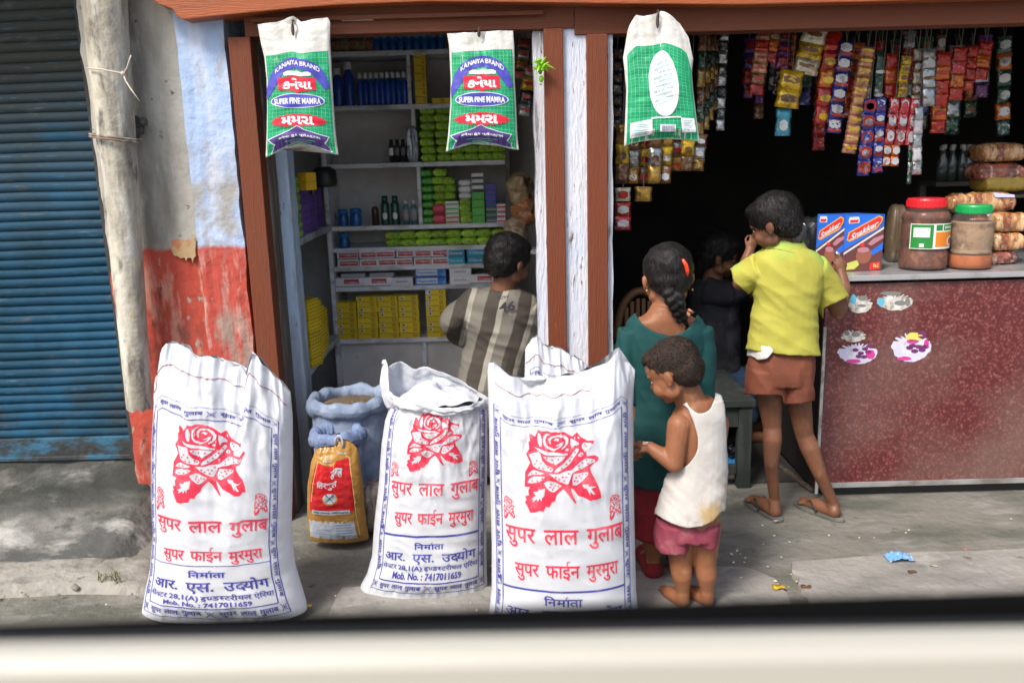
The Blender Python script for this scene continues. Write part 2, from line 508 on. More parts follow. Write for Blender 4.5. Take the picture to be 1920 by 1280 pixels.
bluejamb = M('blue_grey_jamb', (.42, .54, .68), .75, [((.30, .35, .40), 4, .42, .6, (3, 3, .5)), ((.48, .55, .62), 8, .56, .68, (3, 3, .4)), ((.12, .10, .08), 14, .64, .70, (3, 3, .5)), ((.18, .19, .20), 3, .3, .6, (1, 1, .5), (.5, .2, .2, 1))], bump=.6, bscale=30)
bare = M('bare_dark_timber', (.12, .09, .07), .9, [((.22, .18, .15), 9, .5, .65, (4, 4, .4)), ((.05, .04, .035), 7, .55, .65, (4, 4, .5))], bump=.7, bscale=30, bstretch=(6, 6, .6))
innerwall = M('grey_inner_wall', (.66, .64, .62), .85, [((.50, .475, .45), 3, .42, .62), ((.66, .66, .66), 7, .55, .72), ((.24, .22, .21), 20, .66, .72)], bump=.3, bscale=20)
shelf_m = M('grey_shelf_paint', (.70, .72, .75), .7, [((.40, .39, .37), 6, .48, .64, (1, 3, 3)), ((.14, .11, .08), 20, .62, .7)], bump=.3, bscale=40)
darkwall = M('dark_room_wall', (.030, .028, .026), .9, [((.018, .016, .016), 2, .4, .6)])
shut_m = M('blue_shutter_paint', (.010, .070, .135), .7, [((.007, .038, .065), 1.8, .42, .62, (1, 1, .8)), ((.035, .04, .036), 3, .30, .44, (1, 1, 4), (1.22, .40, .3, -1)), ((.06, .07, .07), 9, .60, .72, (1, 1, 3)), ((.02, .035, .045), 3, .45, .60, (1, 1, 1), (.36, .06, .1, 1)), ((.04, .12, .18), 30, .62, .7, (.3, 1, 4))], bump=.3, bscale=60, spec=.25)  # upper dark layer: dirt plus the overhang's shade, painted into the colour
pipe_m = M('weathered_pipe', (.52, .49, .40), .8, [((.27, .25, .20), 3.5, .42, .58, (3, 3, .7)), ((.62, .60, .54), 5, .52, .68, (4, 4, .7)), ((.13, .115, .10), 8, .56, .66, (2, 2, .7)), ((.48, .36, .18), 9, .62, .70, (2, 2, 1))], bump=.6, bscale=26)
mud = M('dark_mortar', (.075, .07, .065), .95, [((.14, .13, .12), 20, .5, .65)], bump=1, bscale=60)
rust = M('rusty_wire', (.20, .15, .11), .8, [((.40, .36, .30), 40, .5, .6)])
metal_m = M('dull_steel', (.55, .56, .57), .35, [((.35, .35, .36), 20, .5, .7)], metal=.9)
black_m = M('black_plastic', (.012, .012, .013), .45)
darkmetal = M('dark_iron', (.05, .05, .05), .5, metal=.6)

# ------------------------------------------------------------------ ground
YF = 3.2
g = G()
def gf(u, v):
    x = lerp(-14, 14, u); y = lerp(2.15, 9, v)
    return (x, y, 0)
g.box(-14, 14, 2.15, 9.5, -.30, 0)
g.build('shop_floor', ground_m, kind='structure')
g = G(); g.box(-60, 60, -60, 2.15, -.6, -.10); g.build('road', road_m, kind='structure')
g = G(); g.box(-60, 60, 2.15, 70, -.62, -.11); g.build('ground', road_m, kind='structure')
# broken pale cement slab in front of the counter
def zq(px, py): p = PZ(px, py, .024); return p
pts = [(1482, 1053), (1560, 1047), (1640, 1040), (1740, 1034), (1850, 1030), (1960, 1026), (2100, 1016), (2100, 1165), (1700, 1165), (1525, 1150), (1512, 1108), (1500, 1102), (1497, 1085), (1488, 1075)]
q = [zq(*p) for p in pts]
q2 = []
for a, b in zip(q, q[1:] + q[:1]):
    for i in range(4):
        t = i / 4; p = a.lerp(b, t); k = 9
        q2.append(V((p.x + .012 * nz(p.x * 18, p.y * 18), max(2.165, p.y + .010 * nz(p.x * 15, p.y * 15, 4)), .024)))
g = G(); g.poly3(q2); n = len(q2)
g.add([p for p in q2] + [V((p.x, p.y, .001)) for p in q2], [(i, (i + 1) % n, (i + 1) % n + n, i + n) for i in range(n)])
g.build('pavement_slab', slab_m, kind='structure')
pts = [(640, 1100), (700, 1098), (900, 1100), (1180, 1072), (1300, 1060), (1400, 1062), (1455, 1085), (1475, 1110), (1500, 1165), (610, 1165)]
q = [PZ(*p, .008) for p in pts]; q2 = []
for a, b in zip(q, q[1:] + q[:1]):
    for i in range(4):
        p = a.lerp(b, i / 4)
        q2.append(V((p.x + .010 * nz(p.x * 18, p.y * 18), max(2.16, p.y + .010 * nz(p.x * 15, p.y * 15, 4)), .008)))
g = G(); g.poly3(q2); n = len(q2)
g.add([p for p in q2] + [V((p.x, p.y, .001)) for p in q2], [(i, (i + 1) % n, (i + 1) % n + n, i + n) for i in range(n)])
g.build('pavement_slab', slab_m, kind='structure')
# rough cement apron climbing to the shutter, and the low kerb before it
g = G()
xr = P(300, 960, 3.1).x
def apron(u, v):
    x = lerp(-4.2, xr, u); y = lerp(2.80, 3.36, v)
    z = .015 + .19 * v ** 1.15 + .012 * nz(x * 5, y * 5) + .006 * nz(x * 16, y * 16)
    if v < .001: z = -.02
    y += .02 * nz(x * 4) * (1 - v)
    z = lerp(z, -.01, sstep(xr - .10, xr + .02, x + .02 * nz(y * 20, x * 10)))
    return (x, y, z)
g.grid(apron, 160, 34)
g.build('cement_apron', M('stained_apron', (.20, .195, .175), .92, [((.08, .083, .078), 2.0, .42, .56, (1, 2, 1)), ((.36, .355, .33), 4, .52, .68, (1, 2, 1)), ((.055, .06, .055), 7, .56, .66), ((.035, .038, .032), 3, .30, .48, None, (.115, .03, .08, -1))], bump=1, bscale=22), kind='structure', smooth=True)
g = G()
xk = P(300, 1090, 2.6).x
def kerb(u, v):
    x = lerp(-4.2, xk, u); y = lerp(2.60, 2.84, v)
    e = sstep(0, .12, v) * (1 - .5 * sstep(.85, 1, v))
    z = -.004 + e * (.035 + .012 * nz(x * 6, 3) + .008 * nz(x * 15, y * 12))
    z = lerp(z, -.01, sstep(xk - .12, xk, x + .03 * nz(y * 20, x * 10)))
    return (x, y + .03 * nz(x * 3, 8) * (1 - v), z)
g.grid(kerb, 160, 16)
g.build('kerb', M('broken_kerb', (.30, .285, .25), .92, [((.16, .155, .13), 5, .48, .62), ((.10, .095, .08), 14, .6, .7), ((.40, .38, .33), 8, .55, .7)], bump=1, bscale=24), kind='structure', smooth=True)

# ------------------------------------------------------------------ the shop building
shop = empty('shop_building', (0, YF, 0), 'open fronted village shop with brown timber door frames, peeling pale posts and grey shelved room', 'building')
def rough_col(name, xl0, xl1, xr0, xr1, y0, y1, z0, z1, mt, amp=.006, seed=0, nv=60, nu=10, zt=None):
    """upright with uneven edges: x limits at bottom (0) and top (1)"""
    g = G()
    def side(u, v):
        per = [(0, 1), (0, 0), (1, 0), (1, 1)]
        q = u * 3; i = min(2, int(q)); f = q - i
        a = lerp(per[i][0], per[i + 1][0], f); b = lerp(per[i][1], per[i + 1][1], f)
        z = lerp(z0, z1, v)
        x = lerp(lerp(xl0, xl1, v), lerp(xr0, xr1, v), a)
        edge = 1 if i != 1 else (1 if f < .1 or f > .9 else .35)
        x += amp * nz(seed + a * 3, z * 7) * edge + amp * .5 * nz(seed + a * 3, z * 22) * edge
        y = lerp(y0, y1, b) + amp * .8 * nz(a * 6 + seed, z * 5, 2)
        return (x, y, z)
    g.grid(side, nu * 3, nv)
    k = len(g.v) - (nu * 3 + 1)
    return g.build(name, mt, shop, smooth=False)
XF = lambda px, py, Y=YF: P(px, py, Y).x
ZF = lambda px, py, Y=YF: P(px, py, Y).z
ztop = 2.35
def vx(px, py, Y): return P(px, py, Y).x          # x of a vertical edge seen at that pixel
# concrete pillar behind the pipe, blue-washed strip beside it
xa, xb = vx(232, 700, 3.22), vx(384, 470, 3.22)
rough_col('pillar', xa, xa, xb, xb, 3.22, 3.9, 0, ztop, plaster_red, .010, 3, 110, 16)
xc_ = vx(443, 300, 3.19)
rough_col('painted_strip', xb - .012, xb - .012, xc_, xc_, 3.185, 3.88, 0, ztop, plaster_blue, .007, 9, 110, 8)
# ochre paint patch with runs, where the red paint meets the bare plaster
g = G(); yp = 3.205
pp_ = [P(x_, y_, yp) for x_, y_ in ((322, 452), (330, 449), (345, 451), (362, 447), (367, 452), (366, 470), (367, 480), (363, 484), (361, 492), (359, 484), (352, 483), (349, 489), (346, 483), (338, 484), (333, 480), (326, 479), (321, 468))]
g.quadbox(pp_, .013)
g.build('paint_patch', M('ochre_paint', (.42, .30, .16), .85, [((.42, .16, .08), 14, .5, .6)]), shop)
# brown frame posts
def post(name, pl, pr, py, y0, y1, mt, z1=None, z0=0, bev=.003):
    g = G(); g.box(vx(pl, py, y0), vx(pr, py, y0), y0, y1, z0, z1 or ztop)
    bm_o = g.build(name, mt, shop, bevel=bev)
    return bm_o
zl = P(1400, 57, 3.16).z           # lintel underside
zl2 = P(820, 60, 3.165).z
p1 = post('door_post', 457, 497, 400, 3.16, 3.27, brown, zl2)
g = G(); g.box(vx(494, 400, 3.24), vx(512, 400, 3.24), 3.235, 3.40, 0, zl2); g.build('door_post', bare, shop, bevel=.002)
rough_col('jamb_board', vx(516, 500, 3.34), vx(516, 500, 3.34), vx(566, 640, 3.34), vx(566, 640, 3.34), 3.34, 3.44, 0, ztop - .2, bluejamb, .005, 21, 90, 6)
rough_col('jamb_board', vx(1005, 400, 3.20), vx(1005, 400, 3.20), vx(1026, 400, 3.20), vx(1026, 400, 3.20), 3.20, 3.30, 0, zl2 - .002, whitewood, .004, 31, 110, 4)
post('door_post', 1025, 1060, 400, 3.155, 3.27, brown, zl2)
rough_col('painted_post', vx(1059, 400, 3.175), vx(1059, 400, 3.175), vx(1103, 400, 3.175), vx(1103, 400, 3.175), 3.175, 3.60, 0, ztop - .2, whitewood, .003, 41, 110, 5)
post('door_post', 1102, 1140, 400, 3.155, 3.27, brown, zl)
rough_col('jamb_board', vx(1140, 400, 3.18), vx(1140, 400, 3.18), vx(1149, 400, 3.18), vx(1149, 400, 3.18), 3.18, 3.29, 0, ztop - .2, whitewood, .003, 51, 110, 3)
# lintel: recessed plank, orange moulding above with a broken left end
zm = P(1400, 12, 3.12).z
xsp = vx(1080, 400, 3.165)
g = G(); g.box(vx(457, 40, 3.165), xsp, 3.165, 3.26, zl2, zm + .08); g.build('lintel', brown_h, shop, bevel=.003)
g = G(); g.box(xsp + .001, 3.6, 3.165, 3.26, zl, zm + .08); g.build('lintel', brown_h, shop, bevel=.003)
g = G(); g.box(vx(470, 40, 3.14), vx(1020, 40, 3.14), 3.145, 3.163, zl2 + .045, zl2 + .060); g.build('lintel_batten', brown_h, shop, bevel=.002)
g = G()
xl = vx(292, 0, 3.10)
pr = [P(275, -8, 3.10), P(300, 10, 3.10), P(322, 17, 3.10), P(334, 33, 3.10), P(343, 37, 3.10)]
pts = [(p.x, p.z) for p in pr]
lo_ = [P(x_, y_, 3.10) for x_, y_ in ((400, 31), (470, 24), (560, 15), (640, 9), (800, 3), (1000, 5), (1200, 8), (1400, 9), (1650, 3), (1920, -5))]
pts = [(pts[0][0] - .02, ztop - .05)] + pts + [(p.x, p.z) for p in lo_] + [(3.6, lo_[-1].z), (3.6, ztop - .05)]
g.quadbox([(x, 3.10, z) for x, z in pts], .15)
g.build('lintel_moulding', orange, shop, bevel=.004, angle=30)
g = G(); g.box(vx(640, 40, 3.15), vx(700, 40, 3.15), 3.152, 3.164, P(700, 38, 3.15).z, P(700, 28, 3.15).z); g.build('metal_latch', M('faded_latch', (.45, .33, .28), .6), shop, bevel=.002)
# inner room behind the left doorway
YB = 4.50
xw0 = vx(600, 470, 4.2) - .30
g = G(); g.box(xw0 - .1, vx(1012, 400, YB) + .35, YB, YB + .12, 0, 2.3); g.build('back_wall', innerwall, shop)
g = G(); g.box(xw0 - .14, xw0, 3.45, YB, 0, 2.3); g.build('side_wall', innerwall, shop)
xpart = vx(1060, 400, 3.3)
xq = vx(1100, 400, 3.6)
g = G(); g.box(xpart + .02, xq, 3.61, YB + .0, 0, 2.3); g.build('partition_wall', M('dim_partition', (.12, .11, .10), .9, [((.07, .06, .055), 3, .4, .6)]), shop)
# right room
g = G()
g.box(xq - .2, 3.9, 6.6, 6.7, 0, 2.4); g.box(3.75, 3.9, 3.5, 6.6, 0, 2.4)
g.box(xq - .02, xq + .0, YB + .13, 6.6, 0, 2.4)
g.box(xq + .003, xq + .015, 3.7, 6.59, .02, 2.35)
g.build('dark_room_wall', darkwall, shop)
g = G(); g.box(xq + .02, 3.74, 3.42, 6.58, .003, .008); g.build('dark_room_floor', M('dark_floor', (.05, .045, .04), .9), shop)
g = G(); g.box(-1.45, 3.9, 3.27, 6.7, 2.31, 2.40)
g.build('ceiling', M('whitewashed_ceiling', (.42, .41, .39), .9), shop)
# unseen tin roof, its overhang added to shade the whole front
g = G()
def roof(u, v):
    x = lerp(-4.5, 4.2, u); y = lerp(2.86, 7.0, v)
    return (x, y, 2.36 + .08 * v + .012 * math.sin(x * 82))
g.grid(roof, 700, 2)
g.build('unseen_tin_roof', M('grey_tin', (.30, .29, .28), .6, [((.2, .13, .09), 3, .5, .65)], metal=.3), shop, solid=.004)

# ------------------------------------------------------------------ blue rolling shutter
zs0 = .20
xs1 = vx(244, 800, 3.36)
sh = empty('rolling_shutter', (-2.2, 3.37, zs0), 'closed blue corrugated metal shutter with dirt and painted shade at its top, rusted foot', 'shutter')
g = G()
NS = 54; zt = 2.30; zb0 = zs0 + .105
prof = []
for i in range(NS * 8 + 1):
    t = i / 8; fr = t - int(t)
    prof.append((lerp(zb0, zt, i / (NS * 8)), -.011 * (abs(math.sin(math.pi * fr)) ** .7)))
def sf(u, v):
    i = round(v * NS * 8); z, d = prof[i]
    x = lerp(-4.6, xs1, u)
    return (x, 3.37 + d + .012 * nz(x * 1.5, z * 1.5) + .004 * nz(x * 5, z * 9), z + .008 * nz(x * 1.2, z * 3) + .003 * nz(x * 4, z * 14))
g.grid(sf, 30, NS * 8)
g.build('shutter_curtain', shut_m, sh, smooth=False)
g = G(); g.box(-4.6, xs1, 3.352, 3.376, zs0 + .012, zb0 + .003); g.box(-4.6, xs1, 3.346, 3.353, zs0 + .012, zs0 + .03)
g.build('bottom_rail', M('rusty_blue_rail', (.03, .12, .20), .6, [((.03, .035, .035), 5, .44, .56, (1, 1, 2)), ((.10, .07, .045), 9, .6, .68)], bump=.5, bscale=40), sh, bevel=.003)
g = G(); g.box(xs1, xa + .02, 3.34, 3.9, 0, 2.3)
g.build('guide_channel', M('dark_gap', (.04, .04, .04), .8), sh)

# ------------------------------------------------------------------ leaning drain pipe
pt_, pb_ = P(190, -60, 3.12), P(262, 765, 3.10)
pipe = empty('drain_pipe', pb_, 'tall leaning weathered grey pipe strapped to the pillar beside the blue shutter', 'pipe')
g = G()
def pf(u, v):
    c = pb_.lerp(pt_, v); a = 2 * math.pi * u
    r = lerp(.046, .073, v) * (1 + .02 * nz(math.cos(a) + 4, math.sin(a), v * 9) + .035 * sstep(.55, .56, v) - .0 * v)
    z = c.z
    if v == 0: z += .014 * nz(math.cos(a) * 2, math.sin(a) * 2, 7)
    return (c.x + r * math.cos(a), c.y + r * math.sin(a), z)
g.grid(pf, 36, 120, cu=True); g.build('pipe', pipe_m, pipe, smooth=True)
c = pb_.lerp(pt_, .635)
g = G()
for dz in (0, .008):
    ring = [(c.x - .002 + .082 * math.cos(a), c.y + .082 * math.sin(a), c.z + dz - .012 * math.cos(a)) for a in [i * 2 * math.pi / 24 for i in range(25)]]
    g.tube(ring, .004, 6)
g.build('strap', rust, pipe, smooth=True)
g = G()
cm = P(262, 240, 3.18)
for i in range(9):
    g.ell(cm + V((random.uniform(-.03, .02), random.uniform(-.01, .02), random.uniform(-.05, .03))), (random.uniform(.012, .028), .02, random.uniform(.012, .03)), nu=10, nv=7)
for v in g.v: v += V((nz(v.x * 60, v.z * 60), 0, nz(v.z * 60, v.x * 60, 3))) * .008
g.build('mortar_lump', mud, pipe, smooth=True)
g = G()
k0 = P(231, 138, 3.03)
g.tube([P(152 + 12, 128, 3.05), P(190, 130, 3.02), k0, P(238, 128, 3.03), P(243, 112, 3.02), P(246, 104, 3.02)], .0028, 6)
g.tube([k0, P(236, 152, 3.03), P(246, 168, 3.02), P(262, 190, 3.01)], [.0035, .0035, .003, .001], 6)
g.ell(k0, .008)
g.build('wire_tie', M('pale_wire', (.55, .48, .38), .6), pipe, smooth=True)

# ------------------------------------------------------------------ shelving at the back of the left room
YS = 4.22
unit = empty('shelf_unit', P(790, 790, YS), 'grey painted wall shelf filled with soap, toothpaste and bottles behind the left doorway', 'shelf')
sx0, sx1 = vx(622, 420, YS), vx(950, 420, YS)
ROWY = {'A': 93, 'B': 195, 'C': 304, 'D': 421, 'E': 462, 'F': 497, 'G': 535, 'H': 633}
SZ = {k: P(790, y, YS).z for k, y in ROWY.items()}
TH = .022
for k, z in SZ.items():
    g = G(); g.box(sx0 - .004, sx1 + (.0 if k in 'ABCDEFGH' else 0), YS + .002 * ord(k) % .004, YB - .003, z - TH, z)
    g.build('shelf', shelf_m, unit, bevel=.002)
def divider(px, ka, kb, wd=.018):
    x = vx(px, 420, YS)
    g = G(); g.box(x - wd / 2, x + wd / 2, YS + .006, YB - .004, SZ[kb] + .001, (SZ[ka] - TH - .001) if ka else 2.2); g.build('divider', shelf_m, unit, bevel=.002)
divider(780, 'A', 'B'); divider(784, 'B', 'C'); divider(789, 'C', 'D'); divider(795, 'G', 'H')
g = G(); g.box(sx0 - .026, sx0 - .005, YS - .01, YB - .004, .0, 2.2); g.build('side_panel', shelf_m, unit, bevel=.002)
g = G(); g.box(sx1 + .001, sx1 + .022, YS - .01, YB - .004, .0, 2.2); g.build('side_panel', M('brown_grey_panel', (.17, .155, .14), .8, [((.10, .09, .08), 6, .45, .62)]), unit, bevel=.002)
g = G(); g.box(sx0 - .004, sx1, YS + .03, YS + .05, 0, SZ['H'] - TH - .001); g.build('lower_panel', innerwall, unit)
xm = vx(797, 700, YS); g = G(); g.box(xm - .012, xm + .012, YS + .01, YS + .029, 0, SZ['H'] - TH - .001); g.build('lower_post', shelf_m, unit, bevel=.002)
# side shelves along the left wall
unit2 = empty('side_shelf', (xw0, 3.8, 0), 'pale blue shelf along the left wall holding violet and yellow boxes', 'shelf')
jx = vx(566, 640, 3.44)
zS1, zS2 = P(575, 695, 3.47).z, P(560, 448, 3.47).z
for z in (zS1, zS2, P(560, 190, 3.47).z):
    g = G()
    xe = vx(640, 640, YS - .02)
    g.quadbox([(xw0 + .002, 3.465, z - .03), (jx + .015, 3.465, z - .03), (xe - .008, YS - .30, z - .03), (xe - .008, YS - .02, z - .03), (xw0 + .002, YS - .02, z - .03)], .03, dirv=(0, 0, 1))
    g.build('shelf', M('pale_blue_shelf', (.40, .46, .50), .75, [((.24, .23, .20), 8, .50, .64), ((.52, .58, .62), 5, .55, .7)], bump=.4, bscale=30), unit2, bevel=.003)
g = G(); g.box(xw0 + .003, xw0 + .02, 3.46, YS - .03, 0, 2.2); g.build('wall_panel', M('blue_grey_panel', (.42, .50, .55), .8, [((.26, .30, .31), 4, .42, .6)]), unit2)

# ---- products
def crumple(g, x0, x1, y0, y1, z0, z1, amp, seed, mi=0, nx=8, nz_=4, r=.3, belly=.0):
    """soft wrapped packet: rounded box with creases"""
    cx, cy, cz = (x0 + x1) / 2, (y0 + y1) / 2, (z0 + z1) / 2
    hx, hy, hz = (x1 - x0) / 2, (y1 - y0) / 2, (z1 - z0) / 2
    k = len(g.v)
    def fn(u, v):
        a = 2 * math.pi * u; t = lerp(-1, 1, v)
        e = 3.4
        c, s_ = math.cos(a), math.sin(a)
        rr = 1 / (abs(c) ** e + abs(s_) ** e) ** (1 / e)
        sh = (1 - abs(t) ** 7) ** .35 if abs(t) < 1 else 0
        sh = max(sh, .55)
        y = c * rr * hy * (.9 if abs(t) > .98 else 1); z = s_ * rr * hz * sh
        x = t * hx
        d = amp * (nz(seed + x * 70, y * 40, z * 70) + .6 * nz(seed - x * 150, z * 120, 2))
        return (cx + x + d * .3, cy + y + d, cz + z + d * .8 * (1 if z > -hz * .8 else 0))
    g.grid(fn, 16, nx, mi, cu=True)
    n = 16
    g.f.append(tuple(k + j for j in range(n))); g.m.append(mi)
    e = k + nx * n; g.f.append(tuple(e + j for j in range(n))); g.m.append(mi)
def protolabel(g, x0, x1, y, z0, z1, mi): g.add([(x0, y, z0), (x1, y, z0), (x1, y, z1), (x0, y, z1)], [(0, 1, 2, 3)], mi)
protos = {}
HIDE = []
def packet(kind, w_, h, d, mats, label_fn=None, amp=.002, soft=True, seed=0):
    """one mesh, origin at the front-bottom-centre"""
    g = G()
    if soft: crumple(g, -w_ / 2, w_ / 2, 0, d, 0, h, amp, seed)
    else:
        g.box(-w_ / 2 + .0005, w_ / 2 - .0005, 0, d, 0, h - .0006)
    if label_fn: label_fn(g, w_, h, d)
    me = g.mesh(kind, mats, soft)
    return me
def put(me, name, loc, label, cat, group=None, rz=0, sc=(1, 1, 1), bevel=.0):
    o = bpy.data.objects.new(name, me); COL.objects.link(o)
    o.location = loc; o.rotation_euler = (0, 0, rz); o.scale = sc
    if bevel:
        md = o.modifiers.new('bevel', 'BEVEL'); md.width = bevel; md.segments = 1; md.limit_method = 'ANGLE'
    tag(o, label, cat, group); return o
lime = M('lime_wrapper', (.40, .66, .03), .38, [((.42, .62, .10), 30, .5, .62), ((.14, .30, .02), 18, .54, .66)], bump=.5, bscale=120, rand=.22)
lime_d = M('lime_wrapper_print', (.12, .30, .03), .4, [((.55, .62, .2), 60, .5, .6)], rand=.2)
green_w = M('green_wrapper', (.07, .42, .06), .38, [((.13, .55, .12), 30, .5, .65)], bump=.4, bscale=120, rand=.15)
pink_w = M('pink_wrapper', (.62, .07, .12), .4, [((.75, .3, .35), 50, .55, .65)], bump=.3, bscale=100)
white_c = M('white_carton', (.75, .75, .77), .5, [((.5, .5, .5), 20, .5, .7)], rand=.1)
red_c = M('red_print', (.50, .03, .035), .45)
blue_c = M('blue_carton', (.03, .14, .50), .4, [((.10, .35, .70), 20, .5, .62)], rand=.15)
teal_c = M('teal_carton', (.02, .30, .48), .4, [((.04, .40, .20), 16, .52, .56)], rand=.2)
yellow_c = M('yellow_carton', (.80, .58, .02), .5, [((.50, .34, .02), 20, .5, .7)], rand=.14)
dark_p = M('dark_print', (.05, .05, .06), .5)
orange_p = M('orange_print', (.55, .18, .02), .5)
purple_c = M('purple_carton', (.14, .06, .32), .45, [((.22, .14, .36), 20, .5, .65)], rand=.2)
grey_c = M('grey_carton', (.35, .36, .37), .5, rand=.2)
blue_b = M('blue_bottle_plastic', (.02, .08, .42), .25, rand=.2, coat=.3)
bluelid = M('blue_jar_plastic', (.01, .10, .32), .25, coat=.4, rand=.2)
white_p = M('white_plastic', (.62, .62, .62), .4)
def soap_label(g, w_, h, d):
    n0 = len(g.f)
    for k in range(3):
        x = -w_ * .36 + k * w_ * .26
        protolabel(g, x, x + w_ * .2, -.0025, h * .32, h * .62, 1)
soap = [packet('soap_packet', .078, .036, .06, [lime, lime_d], soap_label, .007, True, s_) for s_ in (1, 5, 9, 13, 17, 21)]
soapg = [packet('soap_packet', .072, .034, .06, [green_w, lime_d], soap_label, .0015, True, s_) for s_ in (2, 6)]
pxm = lambda px, row: vx(px, ROWY[row], YS)
def stack(x, z, n, meshes, name, label, cat, group, dy=.02, h=.036, jit=.004, rz=.14, sc=1, bevel=0):
    for i in range(n):
        put(random.choice(meshes), name, (x + random.uniform(-jit, jit), YS + dy + random.uniform(-.004, .006), z + i * h), label, cat, group, random.uniform(-rz, rz), (sc, 1, 1), bevel)
# row C: block of lime packets
cols = [803, 832, 858, 885, 911, 935]
for i, px in enumerate(cols):
    nrow = [7, 7, 7, 3, 3, 3][i]
    stack(pxm(px, 'C'), SZ['C'], nrow, soap, 'soap_packet', 'lime green soap packet in the tall block on the third shelf beside the hanging bag', 'soap packet', 'lime soap packets in the tall block on the third shelf', h=.0375, sc=.9)
# row D
for px, n in ((803, 7), (826, 7)):
    stack(pxm(px, 'D'), SZ['D'], n, soap if px > 810 else soapg, 'soap_packet', 'green soap packet in the left end stacks of the fourth shelf', 'soap packet', 'green soap packets at the left end of the fourth shelf', h=.038, sc=.8)
def pk(kind, w_, h, d, mats, lab=None, soft=False, amp=.001, seed=0): return packet(kind, w_, h, d, mats, lab, amp, soft, seed)
pinkm = pk('soap_bar', .062, .048, .06, [pink_w, red_c], None, True, .0012)
for i in range(2):
    put(pinkm, 'soap_bar', (pxm(824, 'D'), YS - .005 + .0, SZ['D'] + i * .05), ['lower of two pink soap bars on the fourth shelf', 'upper of two pink soap bars on the fourth shelf'][i], 'soap', 'pink soap bars')
def stripes(cols):
    def f(g, w_, h, d):
        for (a, b, mi) in cols: protolabel(g, -w_ / 2 + .002, w_ / 2 - .002, -.0008, h * a, h * b, mi)
    return f
stripem = pk('soap_box', .066, .0215, .06, [white_c, orange_p, green_w], stripes([(.15, .5, 2)]))
stripeo = pk('soap_box', .066, .0215, .06, [white_c, orange_p, green_w], stripes([(.15, .6, 1)]))
for i in range(5):
    put(stripeo if i < 2 else stripem, 'soap_box', (pxm(849, 'D') , YS - .003, SZ['D'] + i * .022), ['white soap box with orange stripe low in the pale stack', 'white soap box with green stripe high in the pale stack'][i > 1] + ' beside the pink bars', 'soap box', 'striped white soap boxes', bevel=.001)
stack(pxm(836, 'D') + .02, SZ['D'] + .115, 3, soap, 'soap_packet', 'lime packet lying above the pink and white soaps', 'soap packet', 'lime packets above the pink and white soaps', sc=.8, dy=.03)
stack(pxm(874, 'D'), SZ['D'], 4, soap, 'soap_packet', 'lime packet below the three rounded white boxes', 'soap packet', 'lime packets below the rounded white boxes', sc=.75, dy=0, h=.028)
wb = pk('rounded_box', .06, .030, .06, [white_c, grey_c], None, True, .0005)
for i in range(3): put(wb, 'rounded_box', (pxm(874, 'D'), YS, SZ['D'] + .118 + i * .031), 'small rounded white box on the lime packets of the fourth shelf', 'box', 'rounded white boxes')
gb = pk('green_box', .062, .037, .06, [green_w, lime_d], stripes([(.3, .45, 1)]))
for i in range(4): put(gb, 'green_box', (pxm(898, 'D'), YS - .002, SZ['D'] + i * .038), 'plain bright green box in the stack under black and white boxes', 'box', 'bright green boxes', bevel=.001)
bw = pk('black_white_box', .058, .026, .06, [white_c, dark_p], stripes([(.0, .35, 1)]))
for i in range(3): put(bw, 'black_white_box', (pxm(898, 'D'), YS, SZ['D'] + .156 + i * .029), 'black and white box on top of the bright green boxes', 'box', 'black and white boxes', bevel=.001)
bp_ = pk('blue_violet_box', .052, .026, .06, [blue_c, purple_c], stripes([(.3, .8, 1)]))
dg_ = pk('grey_green_box', .052, .026, .06, [M('greygreen', (.08, .16, .14), .5), grey_c], stripes([(.3, .5, 1)]))
for i in range(7): put(dg_ if i < 3 else bp_, 'cream_box', (pxm(922, 'D'), YS, SZ['D'] + i * .027), ['dull grey green box low in the narrow stack', 'blue violet box high in the narrow stack'][i > 2] + ' on the fourth shelf', 'box', 'boxes in the narrow dark stack', bevel=.001)
pw = pk('pale_pink_box', .044, .022, .06, [white_c, pink_w], stripes([(.1, .5, 1)]))
for i in range(4): put(pw, 'pale_pink_box', (pxm(942, 'D') - .004, YS, SZ['D'] + i * .023), 'pale pink and white box at the right end of the fourth shelf', 'box', 'pale pink boxes', bevel=.001)
# row E: two courses of lime packets
for i in range(8):
    for j in range(2):
        put(random.choice(soap), 'soap_packet', (pxm(738 + i * 28.5, 'E') + random.uniform(-.002, .002), YS + .01, SZ['E'] + j * .037), 'lime green packet in the double row on the fifth shelf', 'soap packet', 'lime packets in the double row on the fifth shelf', random.uniform(-.04, .04))
# cartons with lettering
def carton(w_, h, d, base, lab, word_, band=None, lc=2, bx=.30, shear=0, extra=()):
    g = G(); g.box(-w_ / 2 + .0006, w_ / 2 - .0006, 0, d, 0, h - .0006, 0)
    y = -.0008
    if band:
        protolabel(g, -w_ / 2 + w_ * band[0], -w_ / 2 + w_ * band[1], y, h * band[2], h * band[3], 1)
    for e in extra: protolabel(g, -w_ / 2 + w_ * e[0], -w_ / 2 + w_ * e[1], y - .0003, h * e[2], h * e[3], e[4])
    if word_:
        cv = Canvas(); a = -w_ / 2 + w_ * (band[0] + .04 if band else .1); b = -w_ / 2 + w_ * (band[1] - .04 if band else .9)
        cv.text(text2d(word_, .02, shear), a, b, -h * .68, -h * .32, lc, 3)
        cv.build(g, lambda x, yy, off: (x, y - off, -yy), 1, 1)
    return g.mesh('carton', [base, lab, white_p, dark_p])
cg = carton(.135, .040, .05, white_c, red_c, 'Colgate', (.25, .9, .22, .82))
cg2 = carton(.088, .040, .05, white_c, red_c, 'Colgate', (.1, .95, .15, .75))
cw = carton(.15, .046, .05, white_c, red_c, 'Colgate', (.30, .82, .35, .85), extra=[(.0, .96, .04, .12, 3)])
